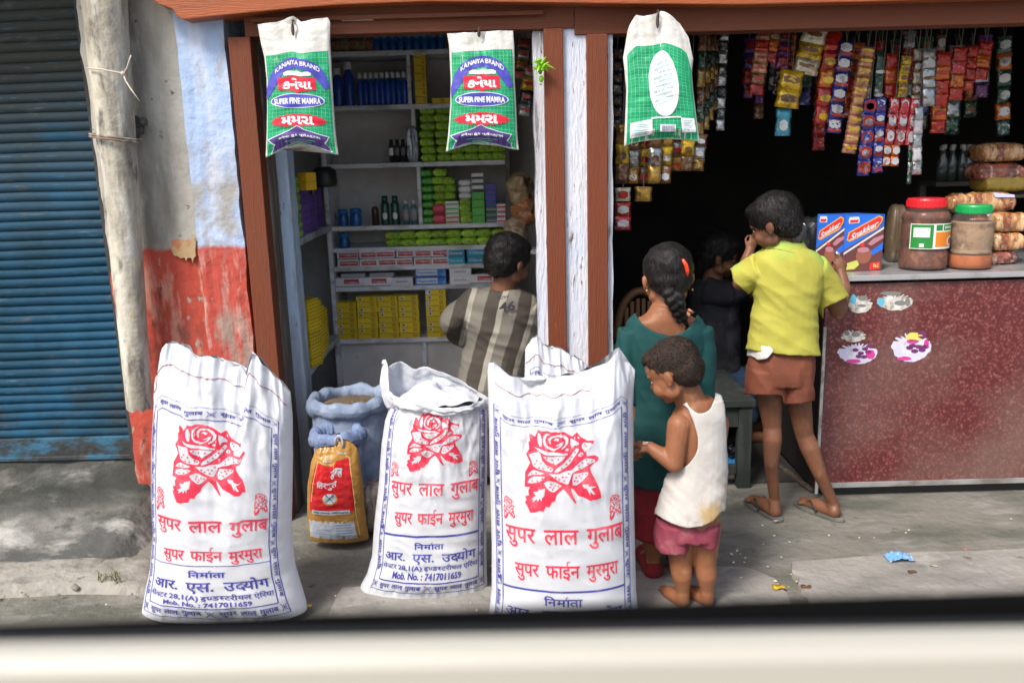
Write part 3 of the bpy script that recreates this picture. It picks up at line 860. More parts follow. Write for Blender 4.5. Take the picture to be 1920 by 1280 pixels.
pe = carton(.17, .040, .05, blue_c, M('silver_print', (.6, .68, .75), .3), 'Pepsodent', (.04, .72, .18, .88), lc=0)
tb = carton(.10, .040, .05, teal_c, blue_c, 'Close', None)
wp = carton(.12, .042, .05, white_c, grey_c, None, None, extra=[(.22 + .08 * k, .28 + .08 * k, .40, .60, 1) for k in range(7)])
xx = pxm(633, 'F')
runs = [(.135, cg, 3), (.088, cg2, 3)]
x = pxm(633, 'F'); lst = [.105, .085, .10, .085, .085, .085]
for i, wd in enumerate(lst):
    for j in range(2):
        if j == 1 and i == 3: pass
        put(cg2, 'toothpaste_box', (x + wd / 2 + random.uniform(-.006, .006), YS + random.uniform(0, .006), SZ['F'] + j * .041), 'red and white toothpaste box in the double row on the sixth shelf', 'toothpaste box', 'red and white toothpaste boxes', random.uniform(-.04, .04), (wd / .088, 1, .92), .001)
    x += wd
for i in range(2):
    for j in range(2):
        put(tb, 'toothpaste_box', (pxm(852 + i * 44, 'F'), YS + .004, SZ['F'] + j * .037), 'turquoise toothpaste box right of the red and white ones', 'toothpaste box', 'turquoise toothpaste boxes', 0, (1.05, 1, .9), .001)
for i, (px, me, n, lb) in enumerate([(656, cw, 1, 'long white toothpaste box at the left end of the seventh shelf'), (708, cw, 1, 'long white toothpaste box second from the left on the seventh shelf'), (754, wp, 1, 'plain short white toothpaste box before the blue ones'), (808, pe, 2, 'blue and silver toothpaste box in the middle of the seventh shelf'), (864, wp, 2, 'plain white toothpaste box right of the blue silver ones'), (906, cw, 1, 'white toothpaste box beside the striped boy head')]):
    for j in range(n):
        put(me, 'toothpaste_box', (pxm(px, 'G'), YS + .002, SZ['G'] + j * .042), ('upper ' if n > 1 and j else 'lower ' if n > 1 else '') + lb, 'toothpaste box', 'boxes on the seventh shelf', random.uniform(-.03, .03), (.95 if px < 720 else .9, 1, 1), .001)
g_ = G(); g_.box(-.06, .06, 0, .05, 0, .018); lo = g_.mesh('flat_box', [grey_c])
for px in (662, 716): put(lo, 'flat_box', (pxm(px, 'G'), YS + .015, SZ['G'] + .047), 'flat grey box lying on the long white box near pixel edge of shelf'.replace(' near pixel edge of shelf', ' left of the other' if px < 700 else ' right of the other'), 'box', 'flat grey boxes')
# row H yellow cartons
def ycar(seed):
    g = G(); random.seed(seed)
    g.box(-.0505, .0505, 0, .06, 0, .0268, 0)
    y = -.0008
    cv = Canvas()
    if seed != 1: cv.ell(-.028, -.0135, .009, .0085, 1, 1, 14); cv.ell(-.030, -.013, .005, .005, 3, 2, 10)
    cv.ell(.027, -.0135, .0095, .0085, 2, 1, 14); cv.ell(.027, -.0135, .0055, .005, 0, 2, 12)
    cv.line((-.045, -.0255), (.045, -.0255), .001, 3, 1, .0012)
    cv.build(g, lambda x_, yy, off: (x_, y - off * .4, -yy), 1, 1)
    return g.mesh('yellow_soap_box', [yellow_c, white_p, M('brown_print', (.25, .09, .02), .5), dark_p])
yc = [ycar(1), ycar(2), ycar(3)]
random.seed(11)
for i in range(4):
    for j in range(8 if i else 7):
        put(yc[(i * 3 + j * j) % 3], 'yellow_soap_box', (pxm(652 + i * 39, 'H') + random.uniform(-.002, .002), YS + .006 + random.uniform(-.003, .004), SZ['H'] + j * .0272), 'yellow soap box in the wide stacks left of the divider on the lowest shelf', 'soap box', 'yellow soap boxes left of the divider', random.uniform(-.03, .03), bevel=.0008)
for j in range(9):
    put(yc[j % 3], 'yellow_soap_box', (pxm(820, 'H'), YS + .004 + random.uniform(-.003, .004), SZ['H'] + j * .0272), 'yellow soap box in the single stack right of the divider on the lowest shelf', 'soap box', 'yellow soap boxes right of the divider', random.uniform(-.03, .03), bevel=.0008)
# bottles and jars
def bottle(name, prof, mis, mats, loc, label, cat, group=None, n=16, sx=1, sy=1, parts=True):
    """prof split per material index -> body / cap as parts"""
    t = empty(name, loc, label, cat, group)
    ch = []
    used = sorted(set(m_ for m_, _ in mis))
    for mi_, seg in mis:
        g = G(); g.lathe(prof[seg[0]:seg[1]], (0, 0, 0), n, 0, sx, sy)
        nm = ['bottle_body', 'cap', 'label_band'][mi_]
        o = bpy.data.objects.new(nm, g.mesh(nm, mats[mi_], True)); COL.objects.link(o); o.parent = t; ch.append(o)
    reg(t, *ch); return t
pb = [(.0, 0), (.013, 0), (.0145, .004), (.0145, .085), (.012, .095), (.007, .104), (.007, .108), (.0105, .108), (.0105, .128), (.009, .131), (0, .131)]
b0 = None
for i in range(10):
    loc = (pxm(675 + i * 10.4, 'B'), YS + .03, SZ['B'])
    if b0 is None: b0 = bottle('hair_oil_bottle', pb, [(0, (0, 7)), (1, (7, 11))], [blue_b, white_p], loc, 'slim dark blue bottle with white cap in the row on the second shelf', 'bottle', 'slim blue bottles with white caps'); b0.scale = (1, 1, 1.15)
    else: copy_tree(b0, loc=loc)
for i, (px, s_, lb) in enumerate([(654, 1.55, 'tallest dark blue bottle with white cap left of the slim row'), (633, 1.35, 'tall blue bottle half hidden behind the left hanging bag')]):
    c = copy_tree(b0, loc=(pxm(px, 'B'), YS + .03, SZ['B']), label=lb, group='tall blue bottles'); c.scale = (1.7, 1.4, s_)
jarp = [(0, 0), (.025, 0), (.027, .004), (.027, .045), (.022, .055), (.022, .058), (.026, .058), (.026, .078), (.022, .082), (0, .082)]
j0 = bottle('blue_jar', jarp, [(0, (0, 6)), (1, (6, 10))], [bluelid, M('blue_lid', (.015, .16, .42), .35)], (pxm(642, 'D'), YS + .03, SZ['D']), 'blue plastic jar at the left end of the fourth shelf', 'jar', 'blue jars')
copy_tree(j0, loc=(pxm(666, 'D'), YS + .03, SZ['D']), label='second blue plastic jar from the left on the fourth shelf').scale = (1.1, 1, 1.05)
copy_tree(j0, loc=(pxm(644, 'E'), YS + .03, SZ['E']), label='lone blue jar on the fifth shelf left of the lime packets').scale = (1, 1, .85)
for i in range(9): 
    c = copy_tree(j0, loc=(pxm(705 + i * 15.2, 'A'), YS + .03, SZ['A']), label='dark blue jar in the row on the top shelf under the lintel', group='dark blue jars on the top shelf'); c.scale = (.72, .8, .9)
for i in range(5):
    g = G(); crumple(g, -.022, .022, 0, .03, 0, .06, .004, i)
    put(g.mesh('snack_packet', [M('brown_snack%d' % (i % 2), [(.22, .10, .03), (.20, .16, .06)][i % 2], .4, [((.5, .45, .4), 50, .55, .62)])], True), 'small_packet', (pxm(628 + i * 16, 'A'), YS + .02, SZ['A']), 'small brown packet on the top shelf left of the dark blue jars', 'packet', 'small brown packets on the top shelf')
c = bottle('brown_bottle', [(0, 0), (.018, 0), (.018, .08), (.012, .092), (.012, .11), (0, .112)], [(0, (0, 4)), (1, (4, 6))], [M('brown_glass', (.06, .035, .02), .3), dark_p], (pxm(703, 'D'), YS + .03, SZ['D']), 'dark brown bottle between the blue jars and the green oval bottles', 'bottle')
gbm = M('dark_green_bottle', (.01, .07, .04), .3, coat=.3)
for i, px in enumerate((722, 741)):
    t = empty('talc_bottle', (pxm(px, 'D'), YS + .03, SZ['D']), ['dark green bottle with pale oval label nearer the brown bottle', 'dark green bottle with pale oval label nearer the small teal bottles'][i], 'bottle', 'dark green oval label bottles')
    g = G(); g.lathe([(0, 0), (.0205, 0), (.021, .004), (.021, .10), (.016, .115), (0, .115)], wloc(t), 18); g.build('bottle_body', gbm, t, smooth=True)
    g = G(); g.lathe([(0, .115), (.014, .116), (.015, .12), (.015, .142), (0, .143)], wloc(t), 16); g.build('cap', gbm, t, smooth=True)
    g = G(); g.ell(wloc(t) + V((0, -.0135, .045)), (.013, .009, .030)); g.build('label_oval', white_c, t, smooth=True)
for i, px in enumerate((761, 776)):
    t = empty('small_bottle', (pxm(px, 'D'), YS + .03, SZ['D']), ['small teal bottle with white cap, left of its twin beside the divider', 'small teal bottle with white cap touching the divider'][i], 'bottle', 'small teal bottles')
    g = G(); g.lathe([(0, 0), (.016, 0), (.016, .085), (.010, .095), (0, .096)], wloc(t), 16); g.build('bottle_body', M('teal_plastic', (.06, .20, .20), .3), t, smooth=True)
    g = G(); g.lathe([(0, .096), (.008, .097), (.008, .12), (0, .121)], wloc(t), 12); g.build('cap', white_p, t, smooth=True)
    g = G(); g.lathe([(.0166, .02), (.0166, .075)], wloc(t), 16); g.build('label_band', grey_c, t, smooth=True)
for i in range(4):
    t = empty('black_bottle', (pxm(734 + i * 11, 'C'), YS + .03, SZ['C']), 'short black bottle beside the silver pouch on the third shelf', 'bottle', 'short black bottles')
    g = G(); g.lathe([(0, 0), (.0135, 0), (.0135, .08), (.009, .088), (.009, .11), (0, .11)], wloc(t), 14); g.build('bottle_body', M('black_glass', (.02, .025, .02), .3), t, smooth=True)
    g = G(); g.box(wloc(t).x - .009, wloc(t).x + .009, wloc(t).y - .0142, wloc(t).y - .0128, wloc(t).z + .035, wloc(t).z + .07); g.build('label_patch', white_c if i == 0 else M('dim_label', (.12, .13, .12), .5), t)
g = G(); crumple(g, -.026, .026, 0, .03, 0, .17, .010, 4, nx=14)
put(g.mesh('silver_pouch', [M('silver_film', (.38, .42, .46), .25, [((.15, .17, .22), 30, .5, .6)], metal=.5, bump=.8, bscale=70)], True), 'silver_pouch', (pxm(775, 'C') , YS - .01, SZ['C']), 'crumpled silver pouch leaning between the black bottles and the lime block', 'pouch')
# yellow packs upright by the divider and low ones beside
for i in range(7):
    put(yc[0], 'yellow_soap_box', (pxm(790, 'B') , YS + .01, SZ['B'] + i * .0355), 'yellow box in the tall narrow stack right of the divider on the second shelf', 'soap box', 'yellow boxes in the tall narrow stack', 0, (.55, 1, 1.3), .0008)
for i in range(2):
    put(yc[0], 'yellow_soap_box', (pxm(822 + i * 22, 'B'), YS + .01, SZ['B']), 'low yellow box beside the tall yellow stack', 'soap box', 'low yellow boxes', 0, (.6, 1, 1), .0008)
# left wall shelf goods : seen end on
def endstack(px0, px1, yd0, yd1, z, n, h, me, name, label, cat, group, cols=4):
    for r_ in range(cols):
        t = r_ / max(1, cols - 1)
        yy = lerp(yd0, yd1, t)
        for j in range(n[r_] if hasattr(n, '__len__') else n):
            put(me, name, (vx(lerp(px0, px1, t), 600, yy), yy, z + j * h), label, cat, group, R(74) + random.uniform(-.03, .03), bevel=.0008)
yt = G(); yt.box(-.045, .045, 0, .06, 0, .0148); 
for k in range(6): protolabel(yt, -.04 + k * .014, -.034 + k * .014, -.0006, .004, .011, 1)
ytm = yt.mesh('thin_box', [yellow_c, M('brown_print', (.25, .09, .02))])
endstack(590, 606, 3.56, 3.92, zS1, [19, 17, 14, 12], .0152, ytm, 'thin_yellow_box', 'thin yellow box in the end-on stack on the left side shelf', 'box', 'thin yellow boxes on the side shelf')
vt = G(); vt.box(-.045, .045, 0, .05, 0, .030); protolabel(vt, -.045, -.02, -.0007, .002, .028, 1)
vtm = vt.mesh('violet_box', [purple_c, lime_d])
endstack(574, 612, 3.60, 4.08, zS2, [6, 6, 5, 6], .031, vtm, 'violet_box', 'violet packet with green end on the upper left side shelf', 'box', 'violet packets on the side shelf')
lt = G(); crumple(lt, -.04, .04, 0, .05, 0, .04, .003, 3); ltm = lt.mesh('green_bag', [lime_d, lime], True)
for j in range(7): put(ltm, 'green_packet', (vx(562, 400, 3.52), 3.50, zS2 + j * .036), 'dull green packet at the front end of the violet stacks', 'packet', 'dull green packets on the side shelf', R(80))
yt2 = G(); yt2.box(-.03, .03, 0, .05, 0, .035); ytm2 = yt2.mesh('orange_box', [M('golden_carton', (.7, .42, .02), .45)])
for j in range(2): put(ytm2, 'golden_box', (vx(582, 330, 3.55), 3.56, zS2 + .19 + j * .036), ['lower', 'upper'][j] + ' golden box on top of the violet packets', 'box', 'golden boxes', R(60), bevel=.001)
g = G(); g.lathe([(0, 0), (.05, .0), (.056, .02), (.054, .07), (.03, .09), (0, .09)], (0, 0, 0), 20)
put(g.mesh('dark_pot', [M('dark_pot', (.02, .022, .02), .4)], True), 'dark_pot', (vx(606, 300, 3.9), 3.9, zS2 + .19), 'dark round pot on the violet packets under the left hanging bag', 'pot')

# ------------------------------------------------------------------ printed woven sacks
weave = M('white_woven_plastic', (.60, .62, .66), .45, [((.54, .55, .58), 3, .5, .7), ((.48, .47, .45), 14, .66, .76)], bump=.25, bscale=45, wave=190, spec=.4, crease=(6, .0035, (1, 1, 1.6)))
inkblue = M('blue_ink', (.05, .05, .30), .6, [((.16, .16, .42), 25, .5, .68)])
inkred = M('red_ink', (.68, .03, .07), .6, [((.80, .16, .20), 22, .5, .7)])
thread = M('red_brown_thread', (.30, .06, .05), .8)
ROSE_O = [(165,820),(175,640),(215,560),(235,510),(190,400),(228,330),(222,240),(240,225),(232,130),(262,128),(300,165),(340,65),(370,85),(440,62),(520,72),(620,95),(700,165),(755,120),(800,190),(870,245),(945,265),(935,310),(850,395),(860,450),(955,455),(995,490),(985,530),(890,590),(900,660),(940,740),(985,850),(1010,930),(1020,1015),(985,1015),(960,1025),(920,1012),(885,1020),(850,992),(800,960),(740,930),(690,860),(675,850),(700,950),(735,1035),(715,1035),(660,940),(605,850),(590,845),(520,930),(500,1000),(470,1015),(440,1085),(400,1075),(375,1135),(330,1135),(280,1160),(225,1165),(195,1085),(165,1035),(185,1000),(168,955),(215,930),(208,870),(225,825)]
ROSE_W = [
 [(340,120),(358,125),(378,200),(372,290),(350,290),(330,230),(328,170)],
 [(400,140),(430,105),(470,98),(430,130),(412,190),(420,250),(450,285),(500,310),(550,290),(605,215),(600,255),(555,300),(500,335),(440,310),(400,260),(390,200)],
 [(445,170),(480,125),(560,118),(620,140),(660,190),(655,250),(620,300),(590,320),(580,305),(620,265),(630,210),(600,165),(550,142),(490,150),(468,190),(475,245),(455,240)],
 [(500,190),(520,160),(555,170),(560,195),(540,205),(525,190)],
 [(515,270),(560,245),(600,215),(585,240),(545,268)],
 [(290,305),(350,325),(450,350),(560,365),(650,385),(645,402),(540,400),(420,390),(340,355)],
 [(615,340),(645,315),(658,330),(650,355)],
 [(682,190),(720,210),(770,260),(770,285),(720,290),(695,330),(680,260)],
 [(755,180),(770,178),(782,205),(770,210)],
 [(825,262),(900,280),(932,310),(930,330),(855,385),(835,380),(808,330),(805,290)],
 [(225,405),(340,368),(358,385),(375,470),(420,530),(480,565),(493,590),(470,618),(420,610),(330,585),(275,555),(250,480)],
 [(385,412),(500,415),(625,412),(600,450),(520,525),(490,510),(430,475)],
 [(745,325),(768,335),(765,365),(730,430),(680,510),(600,580),(515,630),(508,610),(530,570),(600,505),(700,400)],
 [(795,388),(820,400),(815,430),(785,445),(763,435),(768,405)],
 [(840,478),(880,480),(955,515),(950,540),(870,560),(800,600),(730,625),(690,650),(650,775),(625,778),(560,745),(500,700),(445,640),(520,650),(560,640),(600,615),(690,605),(740,550),(790,500)],
 [(205,690),(235,640),(280,605),(340,618),(395,645),(370,655),(300,665)],
 [(203,770),(225,725),(290,690),(370,682),(400,690),(385,720),(330,755),(250,780)],
 [(385,770),(445,735),(500,750),(580,800),(520,870),(490,888),(455,870),(410,820)],
 [(710,660),(870,650),(865,690),(790,770),(735,808),(695,795),(690,740)],
 [(675,830),(700,850),(745,925),(800,1000),(735,1000),(700,920)],
 [(395,840),(385,940),(365,950),(355,1005),(340,960),(315,1010),(305,975),(255,1028),(265,985),(235,985),(275,955),(300,930),(265,888),(320,880),(330,850)],
 [(800,798),(870,800),(870,830),(965,855),(900,865),(945,945),(920,945),(890,895),(890,945),(870,905),(850,860),(815,840)],
]
ROSE_D = [(838,290),(855,320),(272,418),(315,480),(295,525),(362,510),(338,568),(382,575),(465,580),(437,556),(422,432),(480,452),(550,448),(495,510),(730,380),(690,440),(665,475),(632,520),(582,568),(795,418),(855,495),(803,520),(765,550),(866,540),(915,520),(772,588),(655,645),(588,682),(625,688),(516,688),(553,714),(605,732),(258,658),(306,640),(258,748),(318,740),(368,712),(462,782),(453,818),(512,803),(545,810),(490,828),(478,852),(733,708),(770,688),(805,672),(845,675),(715,748),(750,758),(790,720)]
def rose(cv, x0, x1, y0, y1, small=False):
    tx = lambda p: (lerp(x0, x1, (p[0] - 165) / 855), lerp(y0, y1, (p[1] - 60) / 1105))
    cv.poly([tx(p) for p in ROSE_O], 2, 1)
    for p in ROSE_W: cv.poly([tx(q) for q in p], 0, 2)
    if not small:
        for p in ROSE_D:
            c = tx(p); cv.ell(c[0], c[1], (x1 - x0) * 11 / 855, (y1 - y0) * 11 / 1105, 2, 3, 8)
    else:
        for p in ROSE_D[::2]:
            c = tx(p); cv.ell(c[0], c[1], (x1 - x0) * 22 / 855, (y1 - y0) * 20 / 1105, 2, 3, 5)
W_SUPER = lambda: cat2([text2d('सुपर', .012), text2d('लाल', .012), text2d('गुलाब', .012)], .42)
W_SUPER_B = lambda: cat2([text2d('सुपर', .02), text2d('लाल', .02), text2d('गुलाब', .02)], .34)
def star(cv, x, y, rx, ry):
    for a, b in (((-1, -1), (1, 1)), ((1, -1), (-1, 1))):
        cv.poly([(x + a[0] * rx - rx * .14, y + a[1] * ry), (x + a[0] * rx + rx * .14, y + a[1] * ry), (x + b[0] * rx + rx * .14, y + b[1] * ry), (x + b[0] * rx - rx * .14, y + b[1] * ry)], 1, 1 if a[0] < 0 else 2)
    for dx, dy in ((0, -.62), (0, .62), (-.62, 0), (.62, 0)): cv.ell(x + dx * rx, y + dy * ry, rx * .17, ry * .17, 1, 1, 6)
def sack_canvas(low=True):
    """x in -1..1 across the frame, y in canonical 0..1 down"""
    cv = Canvas(); t = .010; ty = .0042
    ix = .865; iy0, iy1 = .058, .957
    for (x0, y0, x1, y1) in ((-1, 0, 1, 1), (-ix, iy0, ix, iy1)):
        cv.line((x0, y0), (x1, y0), t, 1, 1, ty); cv.line((x0, y1), (x1, y1), t, 1, 1, ty)
        cv.line((x0, y0), (x0, y1), t * 1.7, 1); cv.line((x1, y0), (x1, y1), t * 1.7, 1)
    cv.line((-ix, .755), (ix, .755), t, 1, 1, ty)
    rose(cv, -.49, .50, .078, .455)
    rose(cv, -.83, -.64, .405, .505, True); rose(cv, .62, .83, .405, .505, True)
    cv.text(W_SUPER(), -.80, .84, .522, .608, 2)
    cv.text(cat2([text2d('सुपर', .012), text2d('फाईन', .012), text2d('मुरमुरा', .012)], .42), -.66, .74, .650, .742, 2)
    cv.text(word(['िन', 'म', '~reph', 'ाता'], .02), -.26, .22, .772, .806, 1)
    cv.text(cat2([text2d('आर.', .018), text2d('एस.', .018), word(['उ', 'द', ('यो', 1, -.15), 'ग'], .018)], .5), -.80, .80, .812, .882, 1)
    cv.text(cat2([word(['से', ('क', .62), 'टर'], .012), text2d('28,1', .02), text2d('(A)', .02), word(['इ', ('ण', .62), 'ड', ('स', .70), 'टरी', 'यल'], .012), word(['ऐिरया'], .012)], .22), -.84, .84, .884, .922, 1)
    cv.text(text2d('Mob. No. : 7417011659', .03), -.60, .52, .925, .948, 1)
    for yy in (.016, .967):
        cv.text(W_SUPER_B(), -.82, -.10, yy + .003, yy + .026, 1); cv.text(W_SUPER_B(), .10, .84, yy + .003, yy + .026, 1)
        star(cv, 0, yy + .013, .055, .0125)
    for sx in (-1, 1):
        for yy in (.028, .978): star(cv, sx * .932, yy, .05, .0125)
        for k in range(3):
            a = lerp(.055, .955, k / 3); b = lerp(.055, .955, (k + 1) / 3)
            cv.text(W_SUPER_B(), sx * .932 - .042, sx * .932 + .042, a + .022, b - .022, 1, 2, rot=1 if sx > 0 else -1)
            if k: star(cv, sx * .932, a, .045, .013)
    return cv
def make_sack(label, sf, knots, cx, cw, curve, seam, zlabel, nu=240, nv=220, printed=True, parts=True, seamx=(-.96, .96), prm=None):
    base = sf.pt(0, 0, 1); base.y = sf.Yc; base.z = 0
    t = empty('grain_sack', base, label, 'sack', 'white printed woven sacks')
    g = G(); sf.shell(g, nu, nv)
    g.build('sack_cloth', weave, t, smooth=True)
    if printed:
        cv = sack_canvas()
        def fn(x, y, off):
            c = cx + cw * math.sin(curve * x) / math.sin(curve)
            return sf.front(max(-1, min(1, c)), max(.004, min(1, sf.w_of(interp(knots, y)))), off)
        g = G(); cv.build(g, fn, .03, .010, .0008, True)
        if prm: g2 = prm(g)
        g.build('printed_design', [weave, inkblue, inkred], t)
    if seam:
        g = G(); pts = []
        n = 90
        for i in range(n + 1):
            c = lerp(seamx[0], seamx[1], i / n)
            p = sf.front(c, 1 - seam * (1 + .06 * math.sin(i * .37)), .0012); pts.append(p)
        for i in range(0, n, 2): g.tube([pts[i], pts[i + 1]], .0011, 5)
        for i in range(1, n, 2): g.tube([pts[i], pts[i + 1]], .0008, 5)
        g.build('seam_thread', thread, t)
    return t
# sack on the left
s1 = Surf(2.44, [(742, 289, 545), (790, 288, 548), (860, 287, 548), (930, 287, 547), (1000, 290, 545), (1060, 284, 552), (1100, 276, 564), (1130, 270, 574), (1142, 268, 575)],
    [(284, 742), (292, 708), (301, 690), (299, 668), (306, 652), (316, 641), (340, 644), (356, 650), (371, 664), (398, 665), (430, 676), (452, 685), (467, 696), (471, 676), (474, 657), (489, 670), (508, 694), (528, 712), (540, 728), (552, 745)],
    B=.115, bt=.004, tk=.13, wr=.034, wlow=.0030, seed=3.3, pinch=(.42, .018))
k1 = [(0, 766), (.058, 789), (.078, 797), (.455, 945), (.53, 980), (.608, 1006), (.66, 1030), (.735, 1056), (.755, 1061), (.775, 1070), (.88, 1112), (.957, 1142), (1, 1160)]
make_sack('tall white rose printed sack nearest the blue shutter, its top sewn shut', s1, k1, -.035, .90, 1.0, .055, None)
# open sack in the middle
s2 = Surf(2.60, [(752, 733, 912), (775, 722, 914), (820, 716, 914), (900, 711, 913), (980, 702, 912), (1040, 698, 912), (1075, 688, 913), (1095, 677, 914), (1100, 676, 914)],
    [(720, 770), (733, 757), (745, 750), (800, 752), (860, 750), (890, 748), (905, 752), (914, 762)],
    B=.105, bt=.072, tk=.10, wr=.020, wlow=.0030, seed=7.1)
k2 = [(0, 762), (.058, 770), (.078, 772), (.12, 790), (.455, 884), (.522, 906), (.608, 938), (.65, 955), (.742, 990), (.755, 1006), (.772, 1016), (.806, 1030), (.882, 1058), (.922, 1072), (.948, 1088), (.957, 1094), (1, 1112)]
t2 = make_sack('white rose printed sack standing open, its rim folded out above a gathered neck', s2, k2, .05, .90, 1.0, 0, None)
g = G()
cn = s2.pt(0, 1, 1); cn.y = s2.Yc
def collar(u, v):
    a = 2 * math.pi * u
    c, s_ = math.cos(a), math.sin(a)
    # rim: high at the back left, low at the front
    px = lerp(722, 908, (c + 1) / 2)
    back = interp([(715, 690), (722, 674), (735, 673), (752, 678), (775, 696), (800, 694), (830, 702), (870, 722), (900, 738), (910, 748)], px)
    front = interp([(715, 700), (728, 742), (745, 748), (780, 757), (830, 765), (870, 764), (905, 756)], px)
    k = (s_ + 1) / 2
    k = k * k * (3 - 2 * k)
    k = max(k, 1 - sstep(-1.0, -.86, c)) if c < 0 else k
    py = lerp(front, back, k)
    yy = s2.Yc + s_ * (.100 if s_ > 0 else .088)
    rim = P(px, py, s2.Yc + s_ * .06); rim.y = s2.Yc + s_ * .095
    nk = s2.pt(c * .97, .985, 1 if s_ > 0 else -1)
    bulge = math.sin(math.pi * min(1, v * 1.05)) * .014
    p = nk.lerp(rim, v)
    p.x += c * bulge; p.y += s_ * bulge + .004 * nz(a * 4, v * 3, 2)
    fold = .006 * (1 - 2 * abs(math.sin(a * 7 + 3 * nz(a * 2)))) * (1 - v) + .012 * nz(c * 4, s_ * 4, v * 2) + .008 * (.3 - abs(nz(c * 7 + 2, s_ * 7, v * 4)))
    p.x += c * fold; p.y += s_ * fold; p.z += .006 * nz(a * 3, v * 4) * v + (.012 * math.exp(-((v - .75) / .2) ** 2) if s_ < 0 else 0)
    return p
g.grid(collar, 120, 22, cu=True)
# turned-over hem
def hem(u, v):
    p = collar(u, 1); a = 2 * math.pi * u
    q = math.pi * v
    return p + V((math.cos(a) *   .002 * (1 - math.cos(q)) / 1, math.sin(a) * .002 * (1 - math.cos(q)), .002 * math.sin(q) - .014 * v * (1 + .5 * nz(a * 3, 2))))
g.grid(hem, 120, 6, cu=True)
g.build('open_collar', weave, t2, smooth=True, solid=.0015)
g = G()
def fill(u, v):
    a = 2 * math.pi * u; r = v
    px_ = cn.x + .128 * r * math.cos(a); 
    z = cn.z + .004 + .035 * (1 - r ** 2) * (1.2 - .5 * math.cos(a)) + .03 * (.3 - abs(nz(px_ * 14, r * math.sin(a) * 3, 4)))
    return (px_, s2.Yc + .085 * r * math.sin(a), z)
g.grid(fill, 60, 16, cu=True)
g.build('inner_liner', weave, t2, smooth=True)
# big sack at the right, and the one behind it
s3 = Surf(2.36, [(716, 914, 1190), (780, 916, 1187), (860, 918, 1187), (940, 920, 1188), (1020, 922, 1190), (1100, 922, 1192), (1150, 917, 1196), (1188, 912, 1202)],
    [(908, 720), (913, 700), (917, 680), (925, 679), (942, 692), (955, 703), (980, 711), (1010, 708), (1030, 708), (1060, 703), (1090, 698), (1110, 690), (1135, 676), (1160, 651), (1168, 662), (1180, 680), (1194, 698)],
    B=.12, bt=.004, tk=.11, wr=.032, wlow=.0030, seed=12.4, pinch=(-.35, .02))
k3 = [(0, 783), (.058, 800), (.078, 805), (.455, 962), (.522, 993), (.608, 1032), (.65, 1052), (.742, 1093), (.755, 1111), (.772, 1118), (.806, 1137), (.882, 1165), (.957, 1195), (1, 1206)]
make_sack('widest white rose printed sack, right in front, beside the small boy', s3, k3, -.02, .905, 1.0, .055, None, seamx=(-.9, .38))
s4 = Surf(2.70, [(690, 985, 1112), (740, 983, 1118), (800, 978, 1125), (900, 975, 1130), (1000, 975, 1130), (1052, 972, 1132)],
    [(980, 668), (986, 652), (998, 633), (1008, 628), (1018, 645), (1030, 651), (1050, 652), (1068, 664), (1090, 675), (1104, 688), (1115, 702)],
    B=.085, bt=.004, tk=.11, wr=.028, wlow=.0030, seed=17.9)
k4 = [(0, 706), (.2, 780), (.755, 960), (1, 1030)]
make_sack('white sack mostly hidden behind the widest sack against the door posts', s4, k4, .02, .86, 1.0, .06, None, nu=150, nv=120)

# ------------------------------------------------------------------ flour bag
film = lambda n, c, **k: M(n, c, .28, [((c[0] * .7, c[1] * .7, c[2] * .7), 12, .5, .68)], bump=.5, bscale=40, spec=.6, **k)
s5 = Surf(2.92, [(838, 592, 672), (860, 583, 676), (900, 577, 681), (950, 576, 684), (985, 578, 688), (1008, 580, 692)],
    [(580, 862), (584, 846), (600, 838), (628, 836), (634, 822), (655, 826), (668, 838), (680, 868)], B=.055, bt=.006, tk=.16, wr=.010, seed=23, wlow=.0025)
b5 = s5.pt(0, 0, 1); b5.y = s5.Yc; b5.z = 0
t5 = empty('flour_bag', b5, 'small red and golden printed flour bag with crossed tridents, before the open blue sack', 'flour bag')
g = G(); s5.shell(g, 70, 80); g.build('bag_film', film('golden_film', (.44, .23, .05)), t5, smooth=True)
cv = Canvas()
cv.poly([(-.78, .16), (-.30, .185), (0, .19), (.55, .145), (.66, .16), (.74, .5), (.80, .70), (-.92, .70), (-.86, .4)], 1, 1)
for p, q in (((-.72, .14), (-.86, .60)), ((.62, .13), (.80, .62)), ((.66, .13), (.84, .97)), ((.50, .13), (.66, .13)), ((-.72, .14), (-.36, .165)), ((-.36, .165), (0, .175))):
    cv.poly([p, q, (q[0] + .02, q[1] + .006), (p[0] + .02, p[1] + .006)], 4, 2)
cv.poly([(-.95, .80), (.70, .80), (.76, .99), (-.95, .99)], 2, 1)
for i in range(40): cv.ell(random.uniform(-.9, .68), .80 + random.uniform(-.012, .012), .05, .010, 5, 2, 6)
cv.poly([(-.80, .685), (.60, .685), (.62, .73), (-.80, .73)], 2, 2)
cv.ell(-.12, .565, .29, .062, 5, 2); cv.ell(-.12, .555, .25, .056, 2, 3)
for sx in (-1, 1):
    cv.poly([(-.12 - sx * .15, .51), (-.12 - sx * .12, .51), (-.12 + sx * .16, .60), (-.12 + sx * .13, .60)], 3, 4)
    for k in (-1, 0, 1): cv.poly([(-.12 + sx * (.14 + .055 * k) - .01, .505), (-.12 + sx * (.14 + .055 * k) + .01, .505), (-.12 + sx * .12 + .02 * k + .008, .535), (-.12 + sx * .12 + .02 * k - .008, .535)], 3, 4)
cv.text(word(['ित', 'रशुल'], .03), -.62, .16, .36, .46, 2, 3)
cv.text(text2d('डबल', .03), -.10, .36, .25, .345, 2, 3)
cv.text(text2d('100% CHAKKI FRESH ATTA', .03), -.74, .56, .70, .717, 3, 3)
